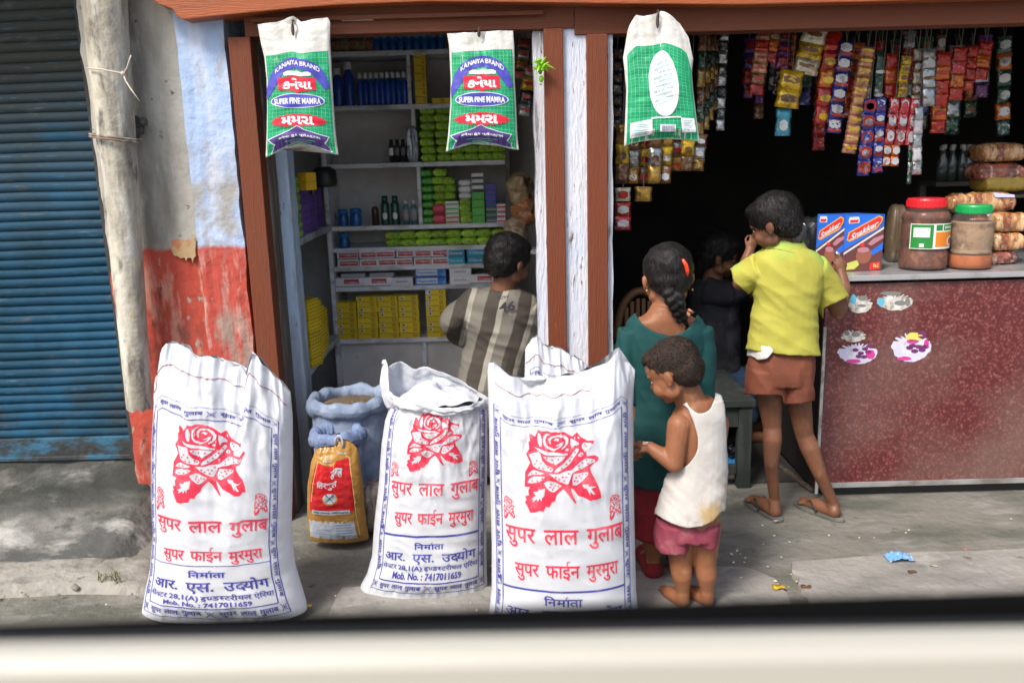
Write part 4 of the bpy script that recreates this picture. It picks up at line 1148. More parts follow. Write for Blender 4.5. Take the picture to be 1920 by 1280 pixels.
[cv.poly([(x_, y_), (x_ + .04, y_ - .002), (x_ + .04, y_ + .016), (x_, y_ + .020)], 2, 3) for k in range(6) for x_, y_ in ((-.45 + k * .062, .130 - .001 * (k % 2)), (.16 + k * .062, .092 - .002 * (k % 3)))]
for k in range(5): cv.poly([(.05, .84 + k * .028), (.6, .84 + k * .028), (.6, .85 + k * .028), (.05, .85 + k * .028)], 6, 2)
for k in range(3): cv.poly([(-.7, .90 + k * .02), (-.1, .90 + k * .02), (-.1, .907 + k * .02), (-.7, .907 + k * .02)], 6, 2)
kn5 = [(0, 838), (1, 1012)]
g = G(); cv.build(g, lambda x, y, off: s5.front(x * .93, max(.004, min(.99, s5.w_of(interp(kn5, y)))), off), .05, .02, .0005, True)
g.build('printed_design', [film('golden_film', (.5, .25, .035)), film('red_film', (.62, .015, .02)), film('pale_film', (.55, .60, .66)), dark_p, M('gold_line', (.75, .60, .25), .4), M('grain_print', (.50, .20, .03), .5, [((.65, .36, .08), 200, .5, .6)]), M('soft_blue_ink', (.25, .35, .5), .5)], t5)
g = G(); c = P(637, 824, 2.90)
g.tube([c + V((-.016, 0, -.02)), c + V((-.014, 0, .004)), c + V((-.004, 0, .016)), c + V((.006, 0, .010)), c + V((.010, 0, -.012)), c + V((.010, 0, -.03))], .0042, 8)
g.build('carry_loop', M('translucent_loop', (.45, .50, .55), .3), t5, smooth=True)

# ------------------------------------------------------------------ open cloth sacks standing in the doorway
def open_sack(label, c, rx, ry, h, hrim, clothm, fillm, fcol, seed, tilt=0, flare=1.0):
    t = empty('open_grain_sack', c, label, 'sack')
    g = G()
    def body(u, v):
        a = 2 * math.pi * u
        z = h * v
        r = 1 - .10 * (1 - v) ** 4 + .05 * math.sin(v * 3.1) - .03 * v
        d = 1 + .045 * nz(math.cos(a) * 2 + seed, math.sin(a) * 2, v * 3) + .02 * nz(math.cos(a) * 6, math.sin(a) * 6 + seed, v * 9)
        return (c[0] + rx * r * d * math.cos(a), c[1] + ry * r * d * math.sin(a), z + tilt * math.cos(a) * v * rx)
    g.grid(body, 64, 40, cu=True); g.build('sack_cloth', clothm, t, smooth=True)
    g = G()
    def rim(u, v):
        a = 2 * math.pi * u; b = 2 * math.pi * v
        d = 1 + .04 * nz(math.cos(a) * 2 + seed, math.sin(a) * 2, 3)
        rr = .024 * (1 + .35 * nz(math.cos(a) * 3, math.sin(a) * 3, seed) + .12 * nz(a * 9, v * 3))
        e = flare
        R_ = lambda s_: s_ * d * e + rr * .9 * math.cos(b) + .004 * nz(a * 8, b, seed)
        return (c[0] + R_(rx) * math.cos(a), c[1] + R_(ry) * math.sin(a), h + tilt * math.cos(a) * rx + hrim * (.5 + .5 * math.sin(a)) + rr * 1.3 * math.sin(b) + .012 * nz(math.cos(a) * 2, math.sin(a) * 2, seed + 4))
    g.grid(rim, 90, 16, cu=True); g.build('rolled_rim', clothm, t, smooth=True)
    g = G()
    def fl(u, v):
        a = 2 * math.pi * u
        return (c[0] + rx * .97 * v * math.cos(a), c[1] + ry * .97 * v * math.sin(a), h - .015 + tilt * math.cos(a) * v * rx + .02 * (1 - v * v) + .004 * nz(v * math.cos(a) * 9, v * math.sin(a) * 9, seed))
    g.grid(fl, 48, 14, cu=True); g.build('grain_fill', fillm, t, smooth=True)
    return t
bluecloth = M('blue_grey_sackcloth', (.23, .29, .40), .8, [((.14, .18, .26), 4, .42, .62), ((.34, .40, .50), 8, .55, .7)], bump=.7, bscale=22)
violetcloth = M('blue_violet_sackcloth', (.20, .27, .44), .75, [((.12, .16, .28), 5, .42, .62), ((.34, .42, .56), 9, .55, .7)], bump=.7, bscale=22)
grain = M('brown_grain', (.16, .115, .07), .9, [((.05, .035, .02), 120, .45, .58), ((.30, .24, .15), 160, .56, .66)], bump=1, bscale=150)
grain2 = M('dark_grain', (.03, .018, .014), .8, [((.08, .05, .035), 120, .5, .62)], bump=1, bscale=120)
ca = P(652, 800, 3.22)
hA = P(650, 745, 3.22).z
open_sack('large open blue grey cloth sack of brown grain standing before the shelves', (P(655, 745, 3.22).x, 3.22, 0), .145, .14, hA - .015, .0, bluecloth, grain, None, 5, 0.02)
hB = P(632, 812, 3.04).z
open_sack('smaller open blue sack of dark grain behind the red flour bag', (P(633, 812, 3.04).x, 3.04, 0), .086, .075, hB - .012, .0, violetcloth, grain2, None, 9, 0)
g = G()
cl = P(690, 900, 2.98)
crumple(g, cl.x - .05, cl.x + .05, 2.96, 3.06, .02, .22, .02, 5, nx=14)
g.build('plastic_bag', M('clear_film', (.30, .26, .24), .2, [((.12, .10, .10), 18, .45, .6), ((.5, .5, .52), 30, .6, .68)], bump=.9, bscale=50), None, smooth=True, loc=(cl.x, 3.0, .02), label='crumpled clear plastic bag lying between flour bag and middle rose sack', cat='plastic bag')
g = G()
crumple(g, -.09, .09, 0, .14, 0, .12, .012, 8, nx=12)
c2 = P(735, 830, 3.05)
put(g.mesh('grey_bundle', [bluecloth], True), 'cloth_bundle', (c2.x, 3.05, 0), 'grey blue cloth bundle in the shade beside the large open sack', 'bundle')

# ------------------------------------------------------------------ hanging puffed-rice bags
bag_green = M('green_print_film', (.004, .33, .13), .45, [((.003, .24, .09), 10, .45, .65)], bump=.35, bscale=35, spec=.4)
bag_white = M('cream_white_film', (.60, .60, .57), .4, [((.48, .47, .42), 9, .5, .66)], bump=.5, bscale=30)
bag_line = M('pale_green_line', (.20, .62, .42), .45)
bag_blue = M('violet_blue_print', (.07, .07, .42), .35)
bag_red = M('red_print_film', (.68, .02, .05), .35)
bag_wt = M('white_print', (.78, .80, .82), .35)
bag_dk = M('dark_violet_print', (.08, .05, .22), .35)
bag_tl = M('faded_teal_print', (.18, .45, .42), .4)
HM = [bag_white, bag_green, bag_line, bag_blue, bag_red, bag_wt, bag_dk, bag_tl]
def ribbon(pts, wd):
    """closed polygon around an open curve, wd in y"""
    return [(x, y - wd / 2) for x, y in pts] + [(x, y + wd / 2) for x, y in reversed(pts)]
def bag_front():
    cv = Canvas()
    cv.poly([(-.93, .245), (.93, .225), (.955, .6), (.94, .985), (-.94, .985), (-.955, .6)], 1, 1)
    for i in range(17): x = -.88 + i * .11; cv.line((x, .235), (x, .985), .007, 2, 2)
    for i in range(27): y = .25 + i * .028; cv.line((-.93, y), (.94, y), .01, 2, 2, .0017)
    # blue arch
    up = [(-.97 + .0, .52), (-.86, .42), (-.62, .335), (-.3, .29), (0, .275), (.3, .29), (.62, .335), (.82, .40), (.93, .50), (.80, .53), (.62, .47), (.48, .42), (.35, .385), (0, .36), (-.35, .385), (-.52, .43), (-.68, .50), (-.95, .60)]
    cv.poly(up, 3, 4)
    tv = text2d('KANAIYA BRAND', .02)
    a, b, c, d = bb(tv[0]); out = []
    for x, y in tv[0]:
        u = (x - a) / (b - a) * 2 - 1; v = (d - y) / (d - c)
        out.append((u * .66, .298 + .045 * u * u * 1.4 + v * .037))
    cv.t.append((out, tv[1], 5, 6))
    cv.poly([(-.42, .40), (-.3, .385), (-.1, .39), (0, .38), (.15, .39), (.32, .385), (.42, .40), (.40, .42), (-.40, .42)], 5, 5)
    cv.poly([(-.60, .435), (.0, .425), (.52, .435), (.54, .53), (.1, .54), (-.02, .555), (-.12, .54), (-.58, .53)], 4, 5)
    cv.text(text2d('કનૈયા', .035), -.46, .42, .440, .525, 5, 6)
    cv.ell(-.03, .615, .80, .057, 5, 5, 40); cv.ell(-.03, .615, .77, .052, 3, 6, 40)
    cv.text(text2d('SUPER FINE MAMRA', .03), -.72, .66, .594, .640, 5, 7)
    burst = []
    for i in range(40):
        q = 2 * math.pi * i / 40; r = 1 if i % 2 else .86
        burst.append((-.02 + .80 * r * math.cos(q) * (1 if abs(math.cos(q)) < .9 else 1.05), .765 + .052 * r * math.sin(q)))
    cv.poly(burst, 4, 5)
    cv.text(text2d('મમરા', .04), -.50, .44, .735, .800, 5, 6)
    rb = [(-.88, .875), (-.5, .86), (-.25, .84), (-.05, .815), (.15, .84), (.45, .86), (.80, .865), (.68, .905), (.84, .945), (.3, .945), (-.1, .935), (-.5, .945), (-.80, .955), (-.70, .91)]
    cv.poly([(x * 1.04, y + (.004 if y > .9 else -.004)) for x, y in rb], 5, 5); cv.poly(rb, 6, 6)
    cv.text(text2d('કનૈયા ફુડ પ્રોડક્ટસ', .02), -.60, .58, .873, .893, 5, 7)
    for k, (x0, x1) in enumerate(((-.45, .42), (-.3, .3))): cv.line((x0, .912 + k * .015), (x1, .912 + k * .015), .01, 2, 7, .004)
    return cv
def bag_back():
    cv = Canvas()
    cv.poly([(-.90, .245), (.80, .225), (.97, .36), (.955, .6), (.94, .985), (-.94, .985), (-.955, .6)], 1, 1)
    for i in range(16): x = -.86 + i * .115; cv.line((x, .24 if x < .8 else .33), (x, .985), .007, 2, 2)
    for i in range(28): y = .255 + i * .026; cv.line((-.90, y), (.92, y), .01, 2, 2, .0017)
    cv.ell(.08, .54, .44, .25, 5, 5, 40)
    lines = ['KANAIYA', 'Super fine', 'mamra quality', 'product tasty', 'hygienic pack', 'pure clean', 'good taste', 'fresh puffed', 'Delhi quality', 'rice snack']
    for i, s_ in enumerate(lines):
        y = .37 + i * .034; hw = .36 * (1 - ((y - .54) / .25) ** 2) ** .5
        n_ = len(s_) + 3                                          # small unreadable letters: short uneven strokes
        for k in range(n_):
            if nz(k * 1.9, i * 2.3) > .32: continue
            u0 = k / n_; x_ = lerp(.08 - hw * .8, .08 + hw * .8, u0); y_ = y - .045 * (u0 - .5); w2 = hw * 1.6 / n_ * .62; h2 = .017 + .008 * nz(k * 3.1, i)
            cv.poly([(x_, y_ + .002), (x_ + w2, y_ - .001), (x_ + w2, y_ + h2 * .35), (x_ + w2 * .45, y_ + h2 * .45), (x_ + w2 * .5, y_ + h2), (x_, y_ + h2)], 7, 7)
    cv.poly([(-.86, .83), (-.28, .81), (-.28, .92), (-.86, .93)], 5, 6); cv.poly([(.50, .80), (.88, .80), (.90, .90), (.50, .91)], 5, 6)
    for k in range(6):
        cv.line((-.80, .845 + k * .013), (-.36 - .05 * (k % 2), .845 + k * .013), .01, 7, 7, .004); cv.line((.56, .82 + k * .013), (.82 - .05 * (k % 3), .82 + k * .013), .01, 7, 7, .004)
    cv.poly([(-.08, .855), (.34, .855), (.34, .905), (-.08, .905)], 5, 6)
    for k in range(16):
        x = -.03 + k * .021; cv.line((x, .862), (x, .898), .008 + .005 * (k % 3 == 0), 6, 7)
    cv.poly([(-.30, .80), (.50, .79), (.50, .80), (-.30, .81)], 5, 6)
    return cv
def hang_bag(label, Y, rows, top, bot, cv, kn, seed, slit):
    sf = Surf(Y, rows, top, bot, B=.036, bt=.004, bb_=.25, tk=.30, wr=.012, seed=seed, n=2.2, wlow=.003, pinch=(0, .012))
    o = sf.pt(0, 1, 1); o.y = Y
    t = empty('puffed_rice_bag', o, label, 'snack bag', 'hanging bags of puffed rice')
    g = G(); sf.shell(g, 64, 70); g.build('bag_film', bag_white, t, smooth=True)
    g = G(); cv.build(g, lambda x, y, off: sf.front(max(-1, min(1, x)), max(.004, min(1, sf.w_of(interp(kn, y)))), off), .05, .014, .0006, True)
    g.build('printed_design', HM, t)
    g = G(); a, b = slit
    p, q = P(a[0], a[1], Y - .02), P(b[0], b[1], Y - .022)
    g.ell((p + q) / 2, (.006, .004, abs(p.z - q.z) / 2)); g.tube([p + V((0, .03, .012)), p + V((0, -.002, .010)), p + V((0, -.006, -.006)), p + V((0, -.002, -.012))], .003, 6)
    g.build('hanging_hook', M('dark_hook', (.06, .045, .04), .7), t, smooth=True)
    return sf
hang_bag('green printed puffed rice bag hanging leftmost, in the left doorway before the blue bottles', 3.09, [(45, 483, 619), (80, 489, 619), (110, 496, 621), (150, 500, 623), (200, 501, 626), (250, 500, 630), (285, 498, 635)],
    [(475, 48), (490, 45), (520, 42), (543, 33), (552, 31), (565, 42), (590, 36), (615, 33), (622, 50)], [(495, 297), (505, 293), (530, 280), (560, 270), (590, 275), (620, 288), (636, 291)], bag_front(), [(0, 38), (.24, 100), (1, 281)], 2, ((549, 44), (549, 68)))
hang_bag('green printed puffed rice bag hanging before the lime soap packets, right side of left doorway', 3.11, [(62, 838, 962), (85, 842, 964), (110, 843, 965), (150, 845, 965), (200, 844, 968), (250, 840, 970), (275, 836, 973)],
    [(835, 63), (870, 62), (895, 61), (930, 58), (962, 58)], [(832, 287), (845, 281), (870, 272), (900, 268), (930, 272), (955, 279), (974, 282)], bag_front(), [(0, 58), (.24, 96), (1, 279)], 6, ((898, 58), (898, 70)))
hang_bag('green bag with white oval and barcode hanging in the dark right doorway', 3.06, [(60, 1176, 1292), (95, 1168, 1300), (130, 1171, 1297), (170, 1174, 1300), (220, 1172, 1306), (262, 1170, 1312)],
    [(1168, 85), (1180, 48), (1192, 28), (1206, 31), (1225, 28), (1233, 24), (1242, 20), (1258, 30), (1275, 45), (1288, 65), (1300, 90)], [(1165, 278), (1180, 270), (1220, 262), (1260, 260), (1300, 264), (1314, 266)], bag_back(), [(0, 26), (.24, 84), (.97, 262), (1, 268)], 10, ((1234, 26), (1232, 54)))

# ------------------------------------------------------------------ the counter in the right doorway
YC = 3.25
ctop = P(1750, 513, YC - .02).z
cx0 = vx(1541, 700, YC); cxe = 3.2
ctr = empty('shop_counter', (cx0, YC, 0), 'shop counter faced with speckled maroon laminate under a pale metal edged top', 'counter')
def lam_mat():
    mt = bpy.data.materials.new('maroon_speckled_laminate'); mt.use_nodes = True
    n = mt.node_tree.nodes; L = mt.node_tree.links; b = n['Principled BSDF']
    tc = n.new('ShaderNodeTexCoord')
    vo = n.new('ShaderNodeTexVoronoi'); vo.inputs['Scale'].default_value = 85; L.new(tc.outputs['Object'], vo.inputs['Vector'])
    ns = n.new('ShaderNodeTexNoise'); ns.inputs['Scale'].default_value = 45; ns.inputs['Detail'].default_value = 5; L.new(tc.outputs['Object'], ns.inputs['Vector'])
    ad = n.new('ShaderNodeMath'); ad.operation = 'MULTIPLY_ADD'; L.new(vo.outputs['Distance'], ad.inputs[0]); ad.inputs[1].default_value = .8; L.new(ns.outputs['Fac'], ad.inputs[2])
    cr = n.new('ShaderNodeValToRGB'); L.new(ad.outputs[0], cr.inputs[0])
    e = cr.color_ramp.elements; e[0].position = .46; e[0].color = (.29, .13, .115, 1); e[1].position = 1.0; e[1].color = (.10, .018, .020, 1)
    q = cr.color_ramp.elements.new(.72); q.color = (.18, .045, .042, 1)
    n2 = n.new('ShaderNodeTexNoise'); n2.inputs['Scale'].default_value = 2.2; n2.inputs['Detail'].default_value = 6; L.new(tc.outputs['Object'], n2.inputs['Vector'])
    mr = n.new('ShaderNodeMapRange'); mr.inputs[1].default_value = .42; mr.inputs[2].default_value = .66; L.new(n2.outputs['Fac'], mr.inputs[0])
    mx = n.new('ShaderNodeMix'); mx.data_type = 'RGBA'; L.new(mr.outputs[0], mx.inputs[0]); L.new(cr.outputs[0], mx.inputs[6])
    mx2 = n.new('ShaderNodeMix'); mx2.data_type = 'RGBA'; mx2.inputs[0].default_value = .42; L.new(cr.outputs[0], mx2.inputs[6]); mx2.inputs[7].default_value = (.22, .17, .14, 1)
    L.new(mx2.outputs[2], mx.inputs[7]); L.new(mx.outputs[2], b.inputs['Base Color'])
    b.inputs['Roughness'].default_value = .42
    return mt
lam = lam_mat()
g = G(); g.box(cx0, cxe, YC, YC + .02, .045, ctop - .035); g.build('front_panel', lam, ctr)
g = G(); g.box(cx0 + .002, cx0 + .02, YC + .022, YC + .62, .03, ctop - .03); g.build('side_panel', M('dark_stained_wood', (.012, .010, .009), .8, [((.022, .017, .014), 12, .5, .65, (3, 3, .5))]), ctr)
g = G(); g.box(cx0 - .03, cxe, YC - .02, YC + .66, ctop - .022, ctop); g.build('counter_top', M('pale_steel_top', (.52, .53, .54), .35, [((.36, .36, .36), 12, .5, .68)], metal=.6, bump=.2, bscale=30), ctr, bevel=.003)
g = G(); g.box(cx0 - .004, cx0 + .008, YC - .006, YC - .001, .02, ctop - .20); g.build('edge_strip', M('chipped_white_trim', (.55, .54, .50), .7, [((.12, .10, .08), 14, .5, .62, (1, 1, .5))], bump=.5), ctr, bevel=.001)
g = G(); g.box(cx0 + .012, cxe, YC - .008, YC - .001, .045, .066); g.build('kick_strip', M('grey_alloy_trim', (.42, .42, .42), .4, [((.25, .22, .2), 9, .5, .65, (.5, 1, 1))], metal=.4), ctr, bevel=.001)
g = G(); g.box(cx0 + .03, cxe, YC + .03, YC + .60, 0, .044); g.build('plinth', darkmetal, ctr)
# torn stickers
def sticker(label, cx, cy, rx, ry, seed, cols, cut, marks):
    """ragged paper remnant; cols are material list; cut: torn top amount"""
    ctr_p = P(cx, cy, YC - .001)
    o = lambda x, y, off: P(cx + x, cy + y, YC - .0012 - off) 
    t = empty('torn_sticker', ctr_p, label, 'sticker', 'torn stickers on the counter front')
    cv = Canvas(); pts = []
    for i in range(60):
        a = 2 * math.pi * i / 60
        rr = 1 + .10 * nz(math.cos(a) * 4 + seed, math.sin(a) * 4)
        top = -math.sin(a)
        if top > cut: rr *= 1 - .45 * (top - cut) * (1 + 1.0 * nz(i * 1.7, seed)) - (.28 if i % 3 == 0 else 0)
        pts.append((rx * rr * math.cos(a), ry * rr * math.sin(a)))
    cv.poly(pts, 0, 1)
    for (x, y, ax, ay, mi) in marks:
        cv.poly([(x + ax * math.cos(2 * math.pi * i / 16) * (1 + .25 * nz(i * .9, x + seed)), y + ay * math.sin(2 * math.pi * i / 16) * (1 + .25 * nz(i * .8, y))) for i in range(16)], mi, 2)
    g = G(); cv.build(g, o, 400, 400, .0004)
    g.build('paper', cols, t)
paper = M('torn_paper', (.55, .52, .46), .8, [((.30, .26, .22), 55, .50, .60), ((.70, .68, .64), 25, .5, .65)])
lilac = M('lilac_print', (.60, .58, .78), .6, [((.75, .74, .80), 30, .5, .6)])
magenta = M('magenta_print', (.62, .05, .30), .5); violetp = M('violet_print', (.16, .03, .14), .5); skyb = M('sky_blue_print', (.12, .45, .62), .5)
goldp = M('golden_print', (.75, .62, .15), .5)
cols_ = [paper, lilac, magenta, violetp, skyb, goldp, M('grey_print', (.2, .2, .19), .6)]
sticker('torn grey paper remnant, upper left one behind the yellow shirt elbow', 1612, 565, 24, 22, 1, cols_, -.2, [(-12, -4, 6, 9, 4), (6, -6, 9, 5, 6), (4, 8, 8, 3, 6)])
sticker('torn grey paper remnant with blue patch, upper right of the four stickers', 1678, 562, 34, 20, 4, cols_, .0, [(-26, 4, 7, 8, 4), (-8, -12, 20, 4, 6), (10, 6, 11, 5, 6), (24, 4, 5, 8, 6)])
sticker('scraped grey paper remnant just above the lower left lilac sticker', 1600, 625, 26, 16, 8, cols_, -.4, [(5, 2, 8, 5, 6), (-12, 0, 5, 4, 6)])
fl = [M('lilac_paper', (.62, .60, .74), .6, [((.75, .72, .80), 30, .5, .6), ((.5, .35, .5), 50, .6, .68)])] + cols_[1:]
sticker('torn lilac and magenta sticker with dark flower marks, lower left', 1608, 658, 37, 24, 11, fl, .05, [(-8, 19, 14, 4, 2), (24, 6, 9, 9, 2), (-22, 6, 12, 11, 1)] + [(x, y, 6, 3.4, 3) for x, y in ((-4, -2), (6, 4), (14, -4), (20, 2), (2, 10), (12, 11), (22, -9))])
sticker('torn round lilac sticker with red, gold and violet flowers, lower right', 1709, 646, 37, 32, 15, fl, .15, [(-14, 26, 14, 4, 2), (-22, 12, 12, 12, 1), (5, -14, 15, 9, 5), (20, -18, 8, 8, 3), (2, -6, 12, 4, 2), (28, -2, 5, 8, 2)] + [(x, y, 7, 4, 3) for x, y in ((-4, 6), (6, 12), (14, 4), (20, 10), (2, 2), (26, 4))])
# ------------------------------------------------------------------ goods on the counter
def jarpts(sc, h): return None
gl = M('jar_plastic', (.50, .40, .35), .10, alpha=.10, spec=.8)
bx = P(1730, 508, YC + .10)
redl, grnl = M('red_lid', (.62, .02, .03), .35), M('green_lid', (.01, .34, .09), .35)
pick = M('dark_pickle', (.10, .028, .014), .6, [((.22, .07, .03), 30, .5, .62), ((.03, .01, .01), 22, .55, .65)], bump=1, bscale=50)
pick2 = M('orange_powder', (.36, .09, .015), .8, [((.22, .05, .01), 16, .5, .65)])
pick3 = M('tan_snack', (.30, .20, .12), .8, [((.18, .11, .07), 26, .5, .62), ((.42, .32, .22), 30, .6, .7)], bump=.6, bscale=50)
def jar(label, px, yy, R_, H, lidm, fills, lab):
    b = P(px, 505, yy); b.z = ctop + .001
    t = empty('plastic_jar', b, label, 'jar', 'big lidded plastic jars on the counter')
    prof = [(0, 0), (.86, 0), (.97, .03), (1, .10), (1, .24), (.94, .30), (.93, .34), (.98, .40), (.98, .66), (.94, .72), (1.0, .76), (.98, .82), (.80, .90), (.68, .93), (.68, .95)]
    g = G(); g.lathe([(r * R_, z * H) for r, z in prof], b, 40); g.build('jar_body', gl, t, smooth=True)
    g = G(); g.lathe([(.70 * R_, .915 * H), (.76 * R_, .915 * H), (.78 * R_, .93 * H), (.78 * R_, 1.03 * H), (.74 * R_, 1.055 * H), (0, 1.06 * H)], b, 40)
    for k in range(40):
        a = 2 * math.pi * k / 40; c = b + V((.785 * R_ * math.cos(a), .785 * R_ * math.sin(a), .98 * H)); g.box(c.x - .0012, c.x + .0012, c.y - .0012, c.y + .0012, c.z - .04 * H, c.z + .04 * H)
    g.build('lid', lidm, t, smooth=False)
    for nm, z0, z1, mt in fills:
        sub = [(r, z) for r, z in prof if z0 <= z <= z1]
        f0 = interp([(z, r) for r, z in prof[1:]], z0); f1 = interp([(z, r) for r, z in prof[1:]], z1)
        g = G(); g.lathe([(f0 * .95 * R_, z0 * H + .003)] + [(r * .95 * R_, z * H) for r, z in sub if z0 < z < z1] + [(f1 * .95 * R_, z1 * H)], b, 36); g.build(nm, mt, t, smooth=True)
    if lab:
        cv = Canvas()
        cv.poly([(-1, 0), (1, 0), (1, 1), (-1, 1)], 0, 1); cv.poly([(-.96, .03), (-.08, .03), (-.08, .97), (-.96, .97)], 1, 2)
        cv.poly([(-.85, .15), (-.22, .15), (-.22, .53), (-.85, .53)], 0, 3); cv.poly([(.02, .33), (.96, .33), (.96, .92), (.02, .92)], 2, 2)
        cv.poly([(.02, .04), (.30, .04), (.30, .27), (.02, .27)], 1, 2); cv.poly([(.36, .04), (.96, .04), (.96, .27), (.36, .27)], 1, 2)
        cv.ell(.80, .70, .22, .20, 0, 3); cv.ell(.82, .70, .15, .14, 3, 4); cv.poly([(-.6, .78), (-.42, .78), (-.42, .92), (-.6, .92)], 0, 3)
        [cv.poly([(.42 + k * .085, .11), (.48 + k * .085, .11), (.48 + k * .085, .20), (.42 + k * .085, .20)], 0, 3) for k in range(6)]
        g = G(); cv.build(g, lambda x, y, off: (b.x + (R_ * .985 + .0015 + off) * math.sin(x * 1.0 - .02), b.y - (R_ * .985 + .0015 + off) * math.cos(x * 1.0 - .02), b.z + H * lerp(.70, .33, y)), .1, .5, .0005)
        g.build('jar_label', [M('white_label', (.72, .72, .68), .4), M('green_label', (.02, .22, .04), .4), M('orange_label', (.70, .22, .02), .4), M('brown_label', (.30, .06, .02), .5)], t)
jar('big plastic jar of dark pickle with red lid and green orange label', 1728, YC + .12, .092, .262, redl, [('pickle_fill', .02, .86, pick)], True)
jar('big plastic jar with green lid, pale snacks over orange powder', 1816, YC + .10, .082, .235, grnl, [('orange_fill', .02, .24, pick2), ('pale_fill', .25, .78, pick3)], False)
# snack carton
bxp = P(1618, 508, YC + .10); bxp.z = ctop + .001
t = empty('snack_carton', bxp, 'upright blue and red snack carton standing on the counter, front face to the street', 'carton')
X0_, X1_ = vx(1580, 460, bxp.y), vx(1655, 460, bxp.y)
Hc = P(1618, 403, bxp.y).z - ctop
xl_ = vx(1541, 460, bxp.y + .03)
g = G()
A_, B_, C_, D_ = V((X0_, bxp.y, 0)), V((X1_, bxp.y + .006, 0)), V((X1_ + .0, bxp.y + .12, 0)), V((xl_, bxp.y + .05, 0))
A_, B_ = V((X0_, bxp.y - .012, 0)), V((X1_, bxp.y, 0)); D_ = V((xl_ - .0, bxp.y + .09, 0)); C_ = D_ + (B_ - A_)
bz = ctop + .001
g.add([p + V((0, 0, z)) for z in (bz, bz + Hc) for p in (A_, B_, C_, D_)], [(0, 1, 5, 4), (1, 2, 6, 5), (2, 3, 7, 6), (3, 0, 4, 7), (4, 5, 6, 7), (0, 3, 2, 1)])
g.build('carton_body', M('carton_blue', (.03, .13, .58), .4), t)
def snak(cv):
    cv.poly([(0, 0), (1, 0), (1, 1), (0, 1)], 5, 1)
    cv.poly([(0, .62), (1, .20), (1, 1), (0, 1)], 1, 2)
    cv.poly([(0, .70), (0, .66), (1, .22), (1, .26)], 0, 3); cv.poly([(.0, .42), (.62, .30), (.98, .18), (.98, .0), (.96, .0)], 5, 1)
    cv.poly([(.06, .44), (.10, .30), (.85, .02), (.96, .05), (.94, .14), (.80, .26), (.14, .47)], 3, 3)
    cv.poly([(.09, .42), (.13, .315), (.85, .045), (.925, .07), (.90, .14), (.78, .235), (.15, .44)], 2, 4)
    tv = text2d('Snakker', .035, .25); a, b, c, d = bb(tv[0])
    cv.t.append(([(.15 + .70 * (x - a) / (b - a), .30 + .085 * (1 - 0) + (d - y) / (d - c) * .11 - .25 * (x - a) / (b - a) - .045) for x, y in tv[0]], tv[1], 0, 6))
    cv.poly([(.10, .035), (.34, .03), (.36, .07), (.36, .14), (.10, .15), (.08, .10)], 0, 3); cv.poly([(.12, .085), (.33, .08), (.33, .13), (.12, .135)], 2, 4)
    cv.ell(.52, .72, .20, .15, 4, 4); cv.ell(.50, .62, .15, .05, 6, 5); cv.ell(.46, .53, .07, .035, 2, 6)
    cv.poly([(.70, .86), (.95, .84), (.95, .97), (.68, .98)], 2, 5); cv.poly([(.1, .85), (.35, .80), (.42, .88), (.30, .96), (.08, .97)], 7, 4)
    cv.poly([(.60, .52), (.75, .42), (1, .36), (1, .42), (.70, .55)], 6, 4); cv.poly([(.62, .68), (1, .50), (1, .62), (.75, .72)], 5, 3)
    cv.text(text2d('Rs.2', .03), .78, .92, .87, .94, 7, 6)
    return cv
mm = [white_p, M('chocolate_print', (.13, .045, .04), .4), M('scarlet_print', (.68, .03, .03), .4), M('amber_print', (.80, .35, .04), .4), M('biscuit_print', (.28, .10, .06), .5), M('royal_blue_print', (.02, .15, .68), .4), M('pinkish_print', (.45, .20, .25), .4), M('yellowish_print', (.55, .55, .12), .4)]
g = G(); snak(Canvas()).build(g, lambda x, y, off: A_.lerp(B_, x) + V((0, -.0006 - off, bz + Hc * (1 - y))), 9, 9, .0004)
nL = V((-(A_.y - D_.y), 0, 0)); nv_ = (A_ - D_).cross(V((0, 0, 1))).normalized()
snak(Canvas()).build(g, lambda x, y, off: D_.lerp(A_, x) + nv_ * (.0006 + off) + V((0, 0, bz + Hc * (1 - y))), 9, 9, .0004)
g.build('carton_print', mm, t)
# dark plastic bag of goods and ladle
g = G(); c = P(1522, 470, YC + .25)
crumple(g, c.x - .085, c.x + .075, c.y, c.y + .1, ctop + .001, ctop + .20, .022, 3, nx=18)
g.build('dark_plastic_bag', M('black_film', (.02, .022, .024), .18, bump=1, bscale=50, coat=.5), None, smooth=True, loc=(c.x, c.y, ctop), label='crumpled black plastic bag on the counter behind the yellow shirted boy', cat='plastic bag')
g = G(); c = P(1570, 476, YC + .0)
g.ell(c, (.011, .008, .011)); g.tube([c, P(1566, 500, YC), P(1562, 516, YC + .0)], .003, 8)
g.build('steel_ladle', M('bright_steel', (.75, .75, .75), .15, metal=1), None, smooth=True, loc=c, label='bright steel ladle handle standing up by the boy right hand', cat='ladle')
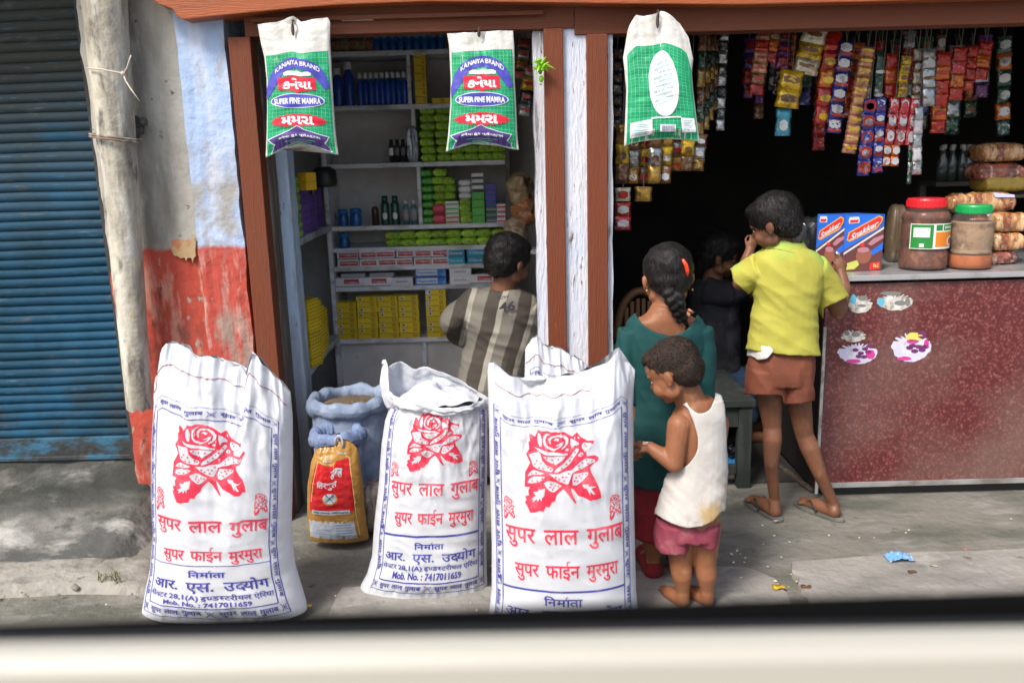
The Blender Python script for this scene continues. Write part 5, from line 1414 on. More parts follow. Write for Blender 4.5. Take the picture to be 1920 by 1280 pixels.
# wrapped biscuit packs at the right end
bisc = M('biscuit_wrap', (.42, .19, .07), .22, [((.62, .40, .20), 30, .48, .56, (1.6, 1, .35)), ((.22, .06, .03), 26, .54, .60, (1.4, 1, .5)), ((.65, .60, .55), 40, .64, .68)], bump=1, bscale=45, coat=.8, rand=.15)
bisc2 = M('red_brown_wrap', (.34, .10, .06), .22, [((.60, .40, .30), 34, .54, .60, (1.6, 1, .5)), ((.12, .04, .03), 22, .5, .58), ((.6, .58, .58), 50, .64, .68)], bump=1, bscale=45, coat=.8, rand=.2)
def pack(label, xa_, xb_, ya_, yb_, yy, mt, group, lab=None, dep=.08):
    p = P((xa_ + xb_) / 2, yb_, yy); a, b = vx(xa_, (ya_ + yb_) / 2, yy), vx(xb_, (ya_ + yb_) / 2, yy)
    z0, z1 = P((xa_ + xb_) / 2, yb_, yy).z, P((xa_ + xb_) / 2, ya_, yy).z
    z0 = max(z0, ctop + .001)
    t = empty('biscuit_pack', ((a + b) / 2, yy, z0), label, 'biscuit pack', group)
    g = G(); crumple(g, a, b, yy, yy + dep, z0, z1, .009, xa_, nx=26); g.build('wrapper', mt, t, smooth=True)
    if lab:
        g = G(); x0_, x1_, y0_, y1_ = lab; q = [P(x0_, y0_, yy - .004), P(x1_, y0_ + 4, yy - .004), P(x1_ + 1, y1_, yy - .004), P(x0_ + 4, y1_, yy - .004)]
        g.quadbox(q, .004); g.build('pack_label', M('lilac_white_label', (.62, .62, .80), .4), t)
G8 = 'biscuit packs stacked at the right end'
pack('dark red biscuit pack lowest in the right end stack', 1862, 1908, 472, 505, YC + .16, bisc2, G8)
pack('tan biscuit pack second lowest in the right end stack', 1866, 1924, 437, 471, YC + .16, bisc, G8)
pack('golden biscuit pack third up in the right end stack', 1870, 1930, 400, 436, YC + .165, bisc, G8)
pack('large brown biscuit pack with lilac label lying across the stack top', 1785, 1906, 362, 400, YC + .24, bisc, G8, (1862, 1902, 361, 370))
pack('brown biscuit pack with small white label behind the green lidded jar', 1820, 1868, 402, 505, YC + .26, bisc2, G8, (1848, 1866, 397, 406))
pack('brown pack standing behind the red lidded jar', 1672, 1702, 385, 506, YC + .30, M('dim_wrap', (.14, .10, .06), .4, [((.3, .3, .3), 20, .6, .7)], bump=.5, coat=.4), 'packs behind the jars')
for k, (xa_, xb_, ya_, yb_, mt_, lb) in enumerate([(1845, 1930, 268, 304, bisc, 'orange wrapped bread loaf highest at the right edge'), (1838, 1925, 306, 340, bisc2, 'dull pink wrapped loaf at the right edge under the orange loaf'), (1850, 1930, 325, 362, M('yellow_wrap', (.40, .27, .04), .35, [((.25, .14, .03), 14, .5, .65)], bump=.5, coat=.3), 'yellow wrapped loaf low at the right edge above the large brown pack')]):
    pack(lb, xa_, xb_, ya_, yb_, YC + .45, mt_, 'wrapped loaves at the right edge', dep=.15)
# rack that carries the loaves
g = G(); p = P(1840, 366, YC + .44); g.box(p.x, 3.2, p.y, p.y + .25, p.z - .015, p.z - .002); g.box(p.x, p.x + .02, p.y + .2, p.y + .22, ctop + .002, p.z - .016)
g.build('goods_rack', M('dark_rack', (.06, .05, .04), .7), None, loc=(p.x, p.y, ctop), label='dark rack shelf behind the jars carrying wrapped loaves', cat='rack')

# ------------------------------------------------------------------ strips of sachets hung along the lintel
def fm(n, c, c2=(.6, .55, .5), m_=.3): return M(n, c, .20, [(c2, 55, .56, .66), ((c[0] * .4, c[1] * .4, c[2] * .4), 30, .5, .64)], bump=.9, bscale=60, metal=m_, coat=.5)
FM = {'red': fm('red_foil', (.42, .02, .015), (.55, .20, .04)), 'orange': fm('orange_foil', (.55, .12, .01), (.7, .35, .05)), 'peach': fm('peach_foil', (.58, .26, .14), (.75, .55, .30)),
      'yellow': fm('yellow_foil', (.70, .45, .02), (.35, .10, .03)), 'cream': fm('cream_foil', (.62, .58, .42), (.5, .25, .12)), 'silver': fm('silver_foil', (.42, .44, .45), (.75, .76, .78), .7),
      'dark': fm('dark_foil', (.035, .035, .04), (.4, .4, .42), .4), 'blue': fm('blue_foil', (.03, .04, .26), (.55, .55, .65)), 'teal': fm('teal_foil', (.04, .28, .38), (.3, .5, .6)),
      'green': fm('dark_green_foil', (.02, .08, .05), (.4, .42, .40)), 'white': fm('white_foil', (.60, .60, .62), (.4, .1, .08)), 'brown': fm('brown_foil', (.20, .09, .04), (.5, .4, .3)),
      'pink': fm('pink_foil', (.50, .06, .22), (.5, .4, .45)), 'gold': fm('gold_foil', (.42, .24, .04), (.6, .5, .3), .5), 'purple': fm('violet_foil', (.14, .03, .16), (.5, .45, .5)), 'redwhite': fm('red_white_foil', (.52, .04, .05), (.7, .68, .66))}
def strip(label, pt_t, pt_b, wd, n, mts, Y=3.5, grp='strips of sachets hanging from the lintel', pat=None, ncol=1, puff=.006, seed=0, dots=None, tilt=0):
    """chain of sealed sachets, each pillow-shaped, narrowing at the seals"""
    a, b = P(pt_t[0], pt_t[1], Y), P(pt_b[0], pt_b[1], Y + tilt)
    w_ = wd * Y / F * .98
    t = empty('sachet_strip', a, label, 'sachet strip', grp)
    ax = (b - a); side = V((1, 0, 0)); side = (side - ax.normalized() * side.dot(ax.normalized())).normalized()
    L_ = ax.length
    for i in range(n):
        mt = mts[i % len(mts)]
        g = G()
        tw = .35 * nz(seed + i * .9, 3); sg = side * math.cos(tw) + V((0, 1, 0)) * math.sin(tw)
        nn = V((0, 1, 0)) * math.cos(tw) - side * math.sin(tw)
        for cI in range(ncol):
            def fn(u, v):
                fb = 1 if u <= .5 else -1
                uu = u * 2 if u <= .5 else 2 - u * 2
                x = (uu - .5)
                cc = (cI + .5 + x) / ncol - .5
                q = (max(0, 1 - (2 * x) ** 2) * max(0, 1 - (2 * v - 1) ** 4)) ** .5
                wn = 1 - .07 * (1 - (2 * abs(v - .5)) ** 2) - .03 * math.sin(v * 40)
                base = a.lerp(b, (i + lerp(.0, .985, v)) / n)
                cr = .0045 * nz(x * 6 + i * 3 + seed, v * 6, cI) + .003 * (.3 - abs(nz(x * 9 + i * 5 + seed, v * 9, cI)))
                return base + sg * (w_ * cc * wn) + nn * (-fb * puff * q + cr) + V((0, .010 * nz(seed + i * .6 + v * .6, 1), 0))
            g.grid(fn, 12, 8, 0, cu=True)
            if dots:
                mid = a.lerp(b, (i + .5) / n) + sg * (w_ * ((cI + .5) / ncol - .5)) - nn * (puff * .95)
                for (dx, dy, rx_, ry_, mi) in dots:
                    ww = w_ / ncol; hh = L_ / n
                    c = mid + sg * dx * ww + V((0, 0, -dy * hh))
                    k = 12; g.add([c - nn * .002 + sg * (rx_ * ww * math.cos(2 * math.pi * j / k) * (1 + .2 * (j % 2))) + V((0, 0, ry_ * hh * math.sin(2 * math.pi * j / k))) for j in range(k)], [tuple(range(k))], mi)
        g.build('sachet', [mt] + [FM[k_] for k_ in ('white', 'red', 'yellow', 'brown', 'dark')], t, smooth=True)
    g = G(); g.tube([a + V((0, 0, 0)), a + V((0, .02, .05))], .0012, 5)
    pz = zl + .12
    if a.z < pz: g.tube([a, V((a.x + .01, a.y, pz))], .0011, 5)
    g.build('hanging_string', M('string', (.2, .18, .15), .8), t)
    return t
D1 = [(0, 0, .32, .28, 1)]; D2 = [(0, -.15, .30, .22, 1), (0, .15, .22, .12, 2)]; D3 = [(0, .0, .30, .18, 2)]; D4 = [(0, .05, .26, .22, 4)]; D5 = [(0, -.1, .35, .3, 1), (0, .28, .4, .12, 2)]
strip('long dark silver strip hanging nearest the back of the white oval bag', (1358, 55), (1350, 245), 18, 9, [FM['silver'], FM['dark']], 3.55, seed=1)
strip('dim black strip at the left edge of the right doorway', (1158, 88), (1156, 245), 22, 7, [FM['dark']], 3.55, seed=2, dots=D4)
strip('peach and orange strip, first bright one right of the bag', (1432, 55), (1418, 178), 30, 6, [FM['brown'], FM['red'], FM['peach'], FM['peach']], 3.5, seed=3, dots=D3)
strip('short red orange strip overlapping the first peach strip', (1452, 52), (1440, 118), 30, 3, [FM['brown'], FM['orange'], FM['redwhite']], 3.53, seed=4)
strip('dark strip with one pink sachet', (1475, 55), (1460, 178), 26, 5, [FM['dark'], FM['purple'], FM['pink'], FM['dark'], FM['dark']], 3.56, seed=5, dots=D3)
strip('wide cream and yellow strip hanging askew', (1530, 52), (1508, 140), 48, 3, [FM['cream'], FM['yellow'], FM['cream']], 3.48, seed=6, dots=[(0, -.1, .3, .18, 4)])
strip('pair of bright yellow crumpled sachets below the cream strip', (1486, 132), (1474, 203), 46, 2, [FM['yellow'], FM['yellow']], 3.47, seed=7, dots=[(0, 0, .32, .22, 4)], puff=.012)
strip('single teal blue sachet below the yellow pair', (1470, 204), (1467, 256), 30, 1, [FM['teal']], 3.50, seed=8, dots=[(.0, .1, .25, .2, 1)])
strip('broad scarlet strip beside the cream one', (1562, 60), (1542, 232), 36, 5, [FM['red'], FM['red'], FM['orange']], 3.5, seed=9, dots=[(0, .1, .28, .2, 3)])
strip('blue and white strip overlapping the scarlet one', (1588, 78), (1562, 250), 29, 6, [FM['blue'], FM['blue']], 3.485, seed=10, dots=D5)
strip('dark orange strip behind the blue and white one', (1610, 80), (1590, 205), 26, 4, [FM['orange'], FM['brown'], FM['red']], 3.53, seed=11, dots=D3)
strip('long leaning peach strip of many small sachets', (1628, 88), (1592, 288), 29, 11, [FM['peach']], 3.46, seed=12, dots=[(0, -.1, .36, .18, 3)], puff=.009)
strip('dark green strip with pale seals', (1652, 95), (1646, 182), 20, 2, [FM['green']], 3.52, seed=13, dots=[(0, .42, .4, .08, 1)])
strip('left of two blue red strips low in the centre', (1632, 185), (1618, 330), 26, 5, [FM['blue']], 3.45, seed=14, dots=[(0, -.05, .42, .38, 2), (0, 0, .26, .24, 1)])
strip('right of two blue red strips low in the centre', (1652, 182), (1644, 325), 22, 5, [FM['blue']], 3.455, seed=15, dots=[(0, -.12, .3, .2, 1), (0, .22, .34, .14, 2)])
strip('orange red strip in the middle with pale tops', (1673, 100), (1668, 185), 25, 3, [FM['red'], FM['orange']], 3.51, seed=16, dots=D3)
strip('yellow strip of small sachets with dark centres', (1700, 105), (1688, 202), 20, 6, [FM['yellow']], 3.48, seed=17, dots=[(0, 0, .3, .28, 4)])
strip('cream strip right of the small yellow sachets', (1722, 92), (1716, 200), 17, 5, [FM['cream'], FM['brown']], 3.49, seed=18, dots=D1)
strip('wide sheet of white and red sachets, three across', (1698, 184), (1686, 272), 60, 3, [FM['redwhite']], 3.46, seed=19, ncol=3, dots=[(0, -.05, .32, .36, 1)])
strip('orange and white sheet, two across, at the bottom', (1672, 272), (1668, 312), 33, 2, [FM['orange']], 3.46, seed=20, ncol=2, dots=[(0, 0, .38, .36, 1)])
strip('grey silver sheet of square sachets', (1742, 92), (1741, 200), 28, 3, [FM['silver']], 3.47, seed=21, dots=[(0, 0, .4, .1, 4)])
strip('shiny silver white strip hanging lowest at the right', (1723, 200), (1718, 328), 19, 5, [FM['silver'], FM['white']], 3.45, seed=22)
strip('thin green edged strip just left of the silver white one', (1708, 262), (1704, 346), 9, 4, [FM['silver'], FM['green']], 3.47, seed=23)
strip('red strip right of the grey silver sheet', (1770, 98), (1758, 250), 32, 6, [FM['red'], FM['orange'], FM['red']], 3.50, seed=24, dots=D3)
strip('red strip second from the right end', (1802, 88), (1790, 188), 30, 4, [FM['red'], FM['redwhite'], FM['orange']], 3.54, seed=25)
strip('short red strip at the right end of the row', (1850, 78), (1836, 150), 30, 3, [FM['red'], FM['orange']], 3.62, seed=26)
strip('short thin red strip right of the scarlet ones', (1825, 85), (1815, 170), 22, 4, [FM['red']], 3.60, seed=27)
for i in range(8):
    strip(['golden snack packet strip under the white oval bag', 'brown snack packet strip under the white oval bag'][i % 2] , (1168 + i * 21, 232 + (i * 37) % 20), (1166 + i * 20, 345 - i * 5 + (i * 29) % 24), 26, 3, [[FM['gold'], FM['yellow'], FM['brown']], [FM['brown'], FM['silver'], FM['gold']]][i % 2], 3.40 + .03 * (i % 3), 'snack packet strips under the white oval bag', seed=30 + i, dots=[(0, .1, .26, .2, [4, 1, 2][i % 3])], puff=.012)
for i in range(4):
    strip('dull olive strip hanging in shade right of the white oval bag', (1318 + i * 8, 62 + i * 4), (1312 + i * 9, 262 - i * 18), 18, 6, [FM['brown'], FM['green'], FM['gold']], 3.62 + i * .03, 'dull olive strips in the shade', seed=50 + i)
random.seed(77)
for i in range(18):
    x = 1402 + i * 28 + random.uniform(-6, 6); y0 = 58 + random.uniform(0, 40); l_ = random.uniform(90, 190)
    strip('dim strip hanging behind the bright ones', (x, y0), (x + random.uniform(-14, -2), y0 + l_), random.uniform(20, 32), int(l_ / 28), [FM[random.choice(['red', 'orange', 'brown', 'dark', 'green', 'gold', 'silver', 'purple', 'blue', 'redwhite'])] for _ in range(3)], 3.95 + .06 * (i % 4), 'dim strips behind the bright ones', seed=100 + i, dots=random.choice([D1, D3, D4, None]), puff=.009)
for i in range(9):
    x, y = 1765 + (i % 5) * 17 + random.uniform(-4, 4), 340 - (i // 5) * 3
    c = P(x, y, 4.3); t = empty('dim_bottle', c, 'dim glass bottle on the back rack in the dark', 'bottle', 'dim bottles on the back rack')
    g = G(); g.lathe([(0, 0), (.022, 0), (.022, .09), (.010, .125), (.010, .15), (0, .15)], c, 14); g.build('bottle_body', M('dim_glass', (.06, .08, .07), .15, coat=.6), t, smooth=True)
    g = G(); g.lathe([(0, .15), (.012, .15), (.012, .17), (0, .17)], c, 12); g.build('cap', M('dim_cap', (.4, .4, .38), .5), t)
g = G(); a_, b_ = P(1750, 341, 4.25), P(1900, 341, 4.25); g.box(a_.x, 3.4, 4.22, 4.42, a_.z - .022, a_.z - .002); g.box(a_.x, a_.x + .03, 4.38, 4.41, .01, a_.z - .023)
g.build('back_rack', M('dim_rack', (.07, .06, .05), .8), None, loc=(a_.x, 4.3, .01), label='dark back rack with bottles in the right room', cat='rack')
strip('silver and red packet pair hanging low by the door post', (1168, 352), (1168, 378), 30, 1, [FM['cream']], 3.4, seed=60, dots=[(0, 0, .3, .3, 2)])
strip('red and white packet hanging lowest by the door post', (1168, 380), (1168, 432), 32, 2, [FM['red'], FM['redwhite']], 3.4, seed=61, dots=D1)
strip('grey yellow packet hanging beside the silver and red pair', (1207, 350), (1206, 378), 34, 1, [FM['gold']], 3.42, seed=62)
# strips and poly bags beside the shelves of the left room
for i, (a_, b_, wd, mt_, lb) in enumerate([((985, 72), (975, 150), 28, ['brown', 'silver', 'gold'], 'brown and silver packet strip right of the second green bag'), ((995, 120), (982, 218), 26, ['silver', 'yellow', 'dark'], 'silver and yellow packet strip behind the lime ornament')]):
    strip(lb, a_, b_, wd, 4, [FM[k] for k in mt_], 3.6, 'packet strips in the left doorway', seed=70 + i, dots=D3, puff=.014)
for i, (cx_, cy_, sx_, sy_, lb) in enumerate([(975, 352, 24, 28, 'tan crumpled poly bag upper in the corner right of the shelves'), (985, 395, 25, 30, 'orange brown poly bag in the middle of the corner pile'), (968, 432, 24, 26, 'pale tan poly bag lowest in the corner pile')]):
    c = P(cx_, cy_, 4.0); g = G(); k = 4.0 / F
    g.ell(c, (sx_ * k, .06, sy_ * k), nu=36, nv=24)
    for v in g.v: v += V((nz(v.x * 25, v.y * 25, v.z * 25), nz(v.z * 25, v.x * 25, 3), nz(v.y * 25, v.z * 25, 9))) * .022
    g.build('poly_bag', M('tan_film%d' % i, [(.34, .25, .13), (.42, .17, .07), (.36, .28, .19)][i], .3, [((.20, .13, .07), 14, .48, .62), ((.55, .48, .40), 24, .6, .68)], bump=1, bscale=40, coat=.3), None, smooth=True, loc=c, label=lb, cat='plastic bag', group='poly bags in the corner')
g = G(); c = P(975, 450, 4.0); g.box(c.x - .08, sx1 + .3, 3.93, 4.10, c.z - .06, c.z - .04); g.box(c.x - .06, c.x - .03, 4.06, 4.09, 0, c.z - .061)
g.build('corner_stand', shelf_m, None, loc=(c.x, 4.0, 0), label='grey stand in the corner right of the shelves under the poly bags', cat='stand')
# lime and chilli charm on the post
c = P(1016, 130, 3.13)
t = empty('lime_charm', c, 'bright green lime and chilli charm tied to the door post', 'ornament')
cg_m = M('lime_green_skin', (.20, .48, .01), .35, [((.30, .58, .04), 20, .5, .65)], coat=.3)
g = G(); g.ell(P(1015, 148, 3.13), (.0085, .0085, .012)); g.ell(P(1014, 158, 3.13), (.005, .005, .004)); g.build('lime', cg_m, t, smooth=True)
for i, (dx, dy, l_) in enumerate([(-16, -8, 1), (28, 4, 1), (-14, 6, 1), (16, -10, 1), (-10, -18, 1), (14, 10, 1), (-8, 14, 1), (10, -20, 1), (18, -2, 1), (-15, -1, 1)]):
    g = G(); a = P(1014, 126 + (i % 5) * 5 - 8, 3.13); b = P(1014 + dx, 126 + dy, 3.10 + .01 * (i % 3)); mid = a.lerp(b, .5) + V((0, -.005, .005))
    g.tube([a, mid, b], [.0055, .0045, .0009], 8); g.build('chilli', cg_m, t, smooth=True)
for i in range(4):
    g = G(); g.ell(P(1013 + (i % 2) * 6 - 3, 113 + i * 6, 3.125), (.011, .009, .0055)); g.build('chilli', cg_m, t, smooth=True)
g = G(); g.tube([P(1013, 108, 3.135), P(1012, 62, 3.15)], .0012, 5); g.build('thread', M('pale_thread', (.4, .38, .3), .8), t)

# ------------------------------------------------------------------ inside the right room: chair, low stand
t = empty('plastic_chair', (P(1195, 600, 3.75).x, 3.75, 0), 'brown plastic chair with slatted back behind the girl', 'chair')
cp = M('brown_plastic', (.16, .075, .03), .45)
Yc = 3.75; zb = lambda py: P(1200, py, Yc).z
xA, xB = vx(1157, 600, Yc), vx(1245, 600, Yc); xm_ = (xA + xB) / 2; hw = (xB - xA) / 2
g = G(); pts = [(xm_ + hw * math.cos(a), Yc + .03 * math.sin(a) * 0, zb(640) + (zb(545) - zb(640)) * math.sin(a) ** .8 if math.sin(a) > 0 else zb(640)) for a in [math.pi * i / 20 for i in range(21)]]
g.tube(pts, .018, 10); g.tube([(xA, Yc, zb(640)), (xB, Yc, zb(640))], .016, 10); g.build('backrest', cp, t, smooth=True)
for i in range(6):
    x = xm_ + hw * (-.6 + .24 * i); g = G(); g.box(x - .009, x + .009, Yc - .006, Yc + .006, zb(638), zb(640) + (zb(550) - zb(640)) * .9 * (1 - (.6 - .24 * i) ** 2) ** .5); g.build('back_slat', cp, t, bevel=.003)
g = G(); g.box(xA - .01, xB + .01, Yc - .02, Yc + .40, .41, .44); g.build('seat', cp, t, bevel=.01)
for sx_ in (xA + .01, xB - .01):
    for sy_ in (Yc + .01, Yc + .37):
        g = G(); g.tube([(sx_, sy_, 0), (sx_, sy_, .41)], [.014, .018], 8); g.build('leg', cp, t, smooth=True)
for sx_ in (xA, xB):
    g = G(); g.tube([(sx_, Yc, zb(640)), (sx_, Yc + .005, .44)], .016, 8); g.build('back_upright', cp, t, smooth=True)
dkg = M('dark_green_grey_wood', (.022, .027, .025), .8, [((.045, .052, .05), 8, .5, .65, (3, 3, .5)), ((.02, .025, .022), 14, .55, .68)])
Yt = 3.36
zt_ = P(1340, 752, Yt).z
xa_, xb_ = vx(1283, 800, Yt), vx(1412, 800, Yt)
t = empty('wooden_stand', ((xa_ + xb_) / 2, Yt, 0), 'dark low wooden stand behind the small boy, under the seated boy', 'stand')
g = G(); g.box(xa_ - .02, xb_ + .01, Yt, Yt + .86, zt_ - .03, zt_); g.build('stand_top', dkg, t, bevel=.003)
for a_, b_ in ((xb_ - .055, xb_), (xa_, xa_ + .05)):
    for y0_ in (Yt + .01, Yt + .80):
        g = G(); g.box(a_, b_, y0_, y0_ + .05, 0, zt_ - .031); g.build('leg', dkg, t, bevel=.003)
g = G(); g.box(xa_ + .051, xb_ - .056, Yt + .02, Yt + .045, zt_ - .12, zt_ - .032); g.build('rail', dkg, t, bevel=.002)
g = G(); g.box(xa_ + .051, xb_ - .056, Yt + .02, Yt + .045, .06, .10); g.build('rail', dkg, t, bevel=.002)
for i, (px, py, sx_, mt_, lb) in enumerate([(1368, 872, .035, M('blue_film', (.04, .22, .48), .25, [((.4, .55, .7), 25, .55, .65)], bump=1, coat=.4), 'crumpled blue plastic packet inside the dark stand'), (1376, 845, .03, FM['dark'], 'black packet above the blue one inside the dark stand'), (1358, 905, .04, FM['dark'], 'dark packet at the foot of the dark stand')]):
    c = P(px, py, Yt + .16); g = G(); crumple(g, c.x - sx_, c.x + sx_, Yt + .14, Yt + .2, max(.002, c.z - sx_), c.z + sx_, .01, i); g.build('plastic_packet', mt_, None, smooth=True, loc=(c.x, Yt + .16, max(.002, c.z - sx_)), label=lb, cat='packet')
g = G(); a_, b_ = P(1440, 860, 3.7), P(1520, 925, 3.32); g.tube([(a_.x, 3.72, .01 + .0), (b_.x, 3.30, .012)], .012, 8)
g.build('wooden_stick', bare, None, smooth=True, loc=(b_.x, 3.30, 0), label='dark wooden stick lying on the floor behind the boy legs', cat='stick')

# ------------------------------------------------------------------ litter, weeds
g = G(); c = PZ(1686, 1046, .028)
def scrap(u, v):
    x, y = (u - .5) * .088, (v - .5) * .055
    return (c.x + x, c.y + y, .028 + .010 * abs(nz(x * 30, y * 30, 3)) + .010 * (1 - abs(2 * u - 1)) + .006 * nz(x * 110, y * 110))
g.grid(scrap, 30, 18)
g.build('plastic_scrap', M('pale_blue_film', (.16, .36, .70), .3, [((.45, .60, .80), 40, .5, .65)], bump=.6, coat=.3), None, smooth=True, loc=(c.x, c.y, .012), label='crumpled pale blue plastic scrap on the pavement slab', cat='litter')
g = G(); random.seed(31)
for i in range(46):
    if i < 14: p = PZ(random.uniform(1370, 1500), random.uniform(1030, 1100), .014)
    elif i < 24: p = PZ(random.uniform(1380, 1900), random.uniform(960, 1020), .003)
    else: p = PZ(random.uniform(0, 1200), random.uniform(1030, 1150), .012)
    r_ = random.uniform(.0015, .004) * (1.8 if i % 11 == 0 else 1); a = random.random() * 3
    g.ell(p, (r_ * 1.8, r_, r_ * .6), nu=6, nv=4, rot=Matrix.Rotation(a, 3, 'Z'))
g.build('spilled_rice', M('puffed_rice', (.68, .62, .48), .7), None, smooth=True, loc=(0, 2.5, .012), label='puffed rice grains and crumbs scattered over the pavement', cat='litter', kind='stuff')
for i, (px, py, w_, mt_, lb) in enumerate([(1462, 1104, .022, FM['yellow'], 'torn yellow wrapper at the broken slab edge'), (1512, 1102, .016, FM['brown'], 'small brown wrapper beside the torn yellow one'), (1810, 1030, .008, FM['peach'], 'tiny peach scrap at the slab top edge'), (1712, 1074, .014, FM['brown'], 'small brown leaf scrap near the blue plastic'), (1752, 1062, .012, FM['cream'], 'small cream scrap right of the blue plastic'), (575, 1138, .014, FM['yellow'], 'small yellow scrap beside the left sack foot'), (1455, 977, .010, FM['cream'], 'small cream crumb behind the boy left heel')]):
    p = PZ(px, py, .026 if py > 1000 and px > 1480 else .012); g = G(); crumple(g, -w_, w_, 0, w_ * .8, 0, w_ * .4, w_ * .2, i, nx=6); put(g.mesh('wrapper_scrap', [mt_], True), 'wrapper_scrap', p, lb, 'litter')
g = G(); random.seed(5)
for i in range(46):
    b = PZ(205 + random.uniform(-22, 22), 1088 + random.uniform(-9, 6), .03); a = random.uniform(0, 6.28); l_ = random.uniform(.02, .055)
    tip = b + V((math.cos(a) * l_ * .8, math.sin(a) * l_ * .5, l_ * random.uniform(.4, .9))); s_ = V((-math.sin(a), math.cos(a), 0)) * .0016
    m_ = b.lerp(tip, .55) + V((0, 0, l_ * .14))
    g.add([b - s_, b + s_, m_ + s_ * .8, m_ - s_ * .8, tip], [(0, 1, 2, 3), (3, 2, 4)])
g.build('grass_tuft', M('dusty_grass', (.13, .14, .06), .8), None, loc=PZ(205, 1088, .03), label='small dusty grass tuft on the broken kerb left of the sacks', cat='grass')
# stones and broken mortar at the foot of the red pillar and along the kerb
random.seed(8)
g = G()
for i in range(40):
    p = PZ(random.uniform(-20, 300), random.uniform(1058, 1120), .02); r_ = random.uniform(.004, .014)
    g.ell(p, (r_, r_ * .8, r_ * .6), nu=7, nv=5)
for v in g.v: v += V((nz(v.x * 90, v.y * 90), nz(v.y * 90, v.x * 90), 0)) * .005
g.build('rubble', cement, None, loc=(0, 2.7, .01), label='loose mortar crumbs along the broken kerb', cat='rubble', kind='stuff')

# ------------------------------------------------------------------ door of the vehicle the view is taken from
Yd = .52
def dz(py, Y): return P(960, py, Y).z
zA, zBk, zCk = dz(1141, Yd), dz(1168, Yd - .006), dz(1190, Yd - .03)
vd = empty('vehicle_door', (0, Yd, zA - .6), 'cream vehicle door with black rubber window seal, out of focus along the bottom edge', 'car door')
g = G()
def sealf(u, v):
    x = lerp(-1.1, 1.1, u); a = lerp(-.3, 1.15, v) * math.pi
    return (x, Yd + .012 * math.cos(a), zA - .014 + .014 * math.sin(a) + x * .0062)
g.grid(sealf, 40, 14); k_ = len(g.v); g.box(-1.1, 1.1, Yd - .0125, Yd + .012, zA - .075, zA - .012)
for v in g.v[k_:]: v.z += v.x * .0062
g.build('rubber_seal', M('black_rubber', (.002, .002, .002), .9, spec=.1), vd, smooth=False)
g = G()
prof = [(Yd - .013, zBk + .002), (Yd - .022, zBk), (Yd - .030, zCk + .004), (Yd - .030, zCk - .02)]
g.add([(x, y, z - x * .013) for x in (-1.1, 1.1) for y, z in prof], [(i, i + 1, i + 5, i + 4) for i in range(3)]); g.build('inner_trim', M('dark_grey_trim', (.020, .022, .025), .6, spec=.3), vd)
g = G()
prof = [(Yd - .031, zCk + .001), (Yd - .044, zCk - .001), (Yd - .052, zCk - .008), (Yd - .054, zCk - .03), (Yd - .056, zCk - .55), (Yd + .02, zCk - .56), (Yd + .05, zCk - .3), (Yd + .014, zA - .055), (Yd + .014, zA - .012)]
g.add([(x, y, z - x * .013) for x in (-1.1, 1.1) for y, z in prof], [(i, i + 1, i + 10, i + 9) for i in range(8)] + [tuple(range(9))[::-1], tuple(range(9, 18))])
g.build('door_panel', M('cream_door_panel', (.40, .385, .33), .45), vd)


# ------------------------------------------------------------------ people
def fuse(g, name, mt, parent, voxel=.005, it=4, cuts=(), disp=None, solid=0, fac=.5, label=None, mats=None, faceclip=None):
    """union of overlapping closed pieces into one continuous skin"""
    me = g.mesh(name, mt if mats is None else mats, True)
    bm = bmesh.new(); bm.from_mesh(me); bmesh.ops.recalc_face_normals(bm, faces=bm.faces); bm.to_mesh(me); bm.free()
    o = bpy.data.objects.new(name, me); COL.objects.link(o)
    md = o.modifiers.new('r', 'REMESH'); md.mode = 'VOXEL'; md.voxel_size = voxel; md.use_smooth_shade = True
    md = o.modifiers.new('s', 'SMOOTH'); md.factor = fac; md.iterations = it
    dg = bpy.context.evaluated_depsgraph_get(); dg.update()
    m2 = bpy.data.meshes.new_from_object(o.evaluated_get(dg))
    bpy.data.objects.remove(o)
    bm = bmesh.new(); bm.from_mesh(m2)
    if disp:
        bm.normal_update()
        ds = [(v, v.normal * disp(v.co, v.normal)) for v in bm.verts]
        for v, d in ds: v.co += d
    for poly, side in cuts:
        kill = []
        for f in bm.faces:
            c = f.calc_center_median(); x, y = proj(c)
            if side and side(c) is False: continue
            ins = False
            for i in range(len(poly)):
                (x1, y1), (x2, y2) = poly[i - 1], poly[i]
                if (y1 > y) != (y2 > y) and x < (x2 - x1) * (y - y1) / (y2 - y1) + x1: ins = not ins
            if ins: kill.append(f)
        bmesh.ops.delete(bm, geom=kill, context='FACES')
    if cuts:
        for _ in range(14):
            bv = [v for v in bm.verts if v.is_boundary]
            new = []
            for v in bv:
                nb = [e.other_vert(v).co for e in v.link_edges if e.is_boundary]
                if len(nb) == 2: new.append((v, v.co * .4 + (nb[0] + nb[1]) * .3))
            for v, c in new: v.co = c
    base = wloc(parent) if parent else V((0, 0, 0))
    for v in bm.verts: v.co -= base
    bm.to_mesh(m2); bm.free()
    m2.materials.clear()
    for x in (mats or [mt]): m2.materials.append(x)
    m2.polygons.foreach_set('use_smooth', [True] * len(m2.polygons))
    m2.name = name
    o = bpy.data.objects.new(name, m2); COL.objects.link(o)
    if parent: o.parent = parent
    if solid:
        md = o.modifiers.new('t', 'SOLIDIFY'); md.thickness = solid; md.offset = 1
    if label: o['label'] = label
    return o
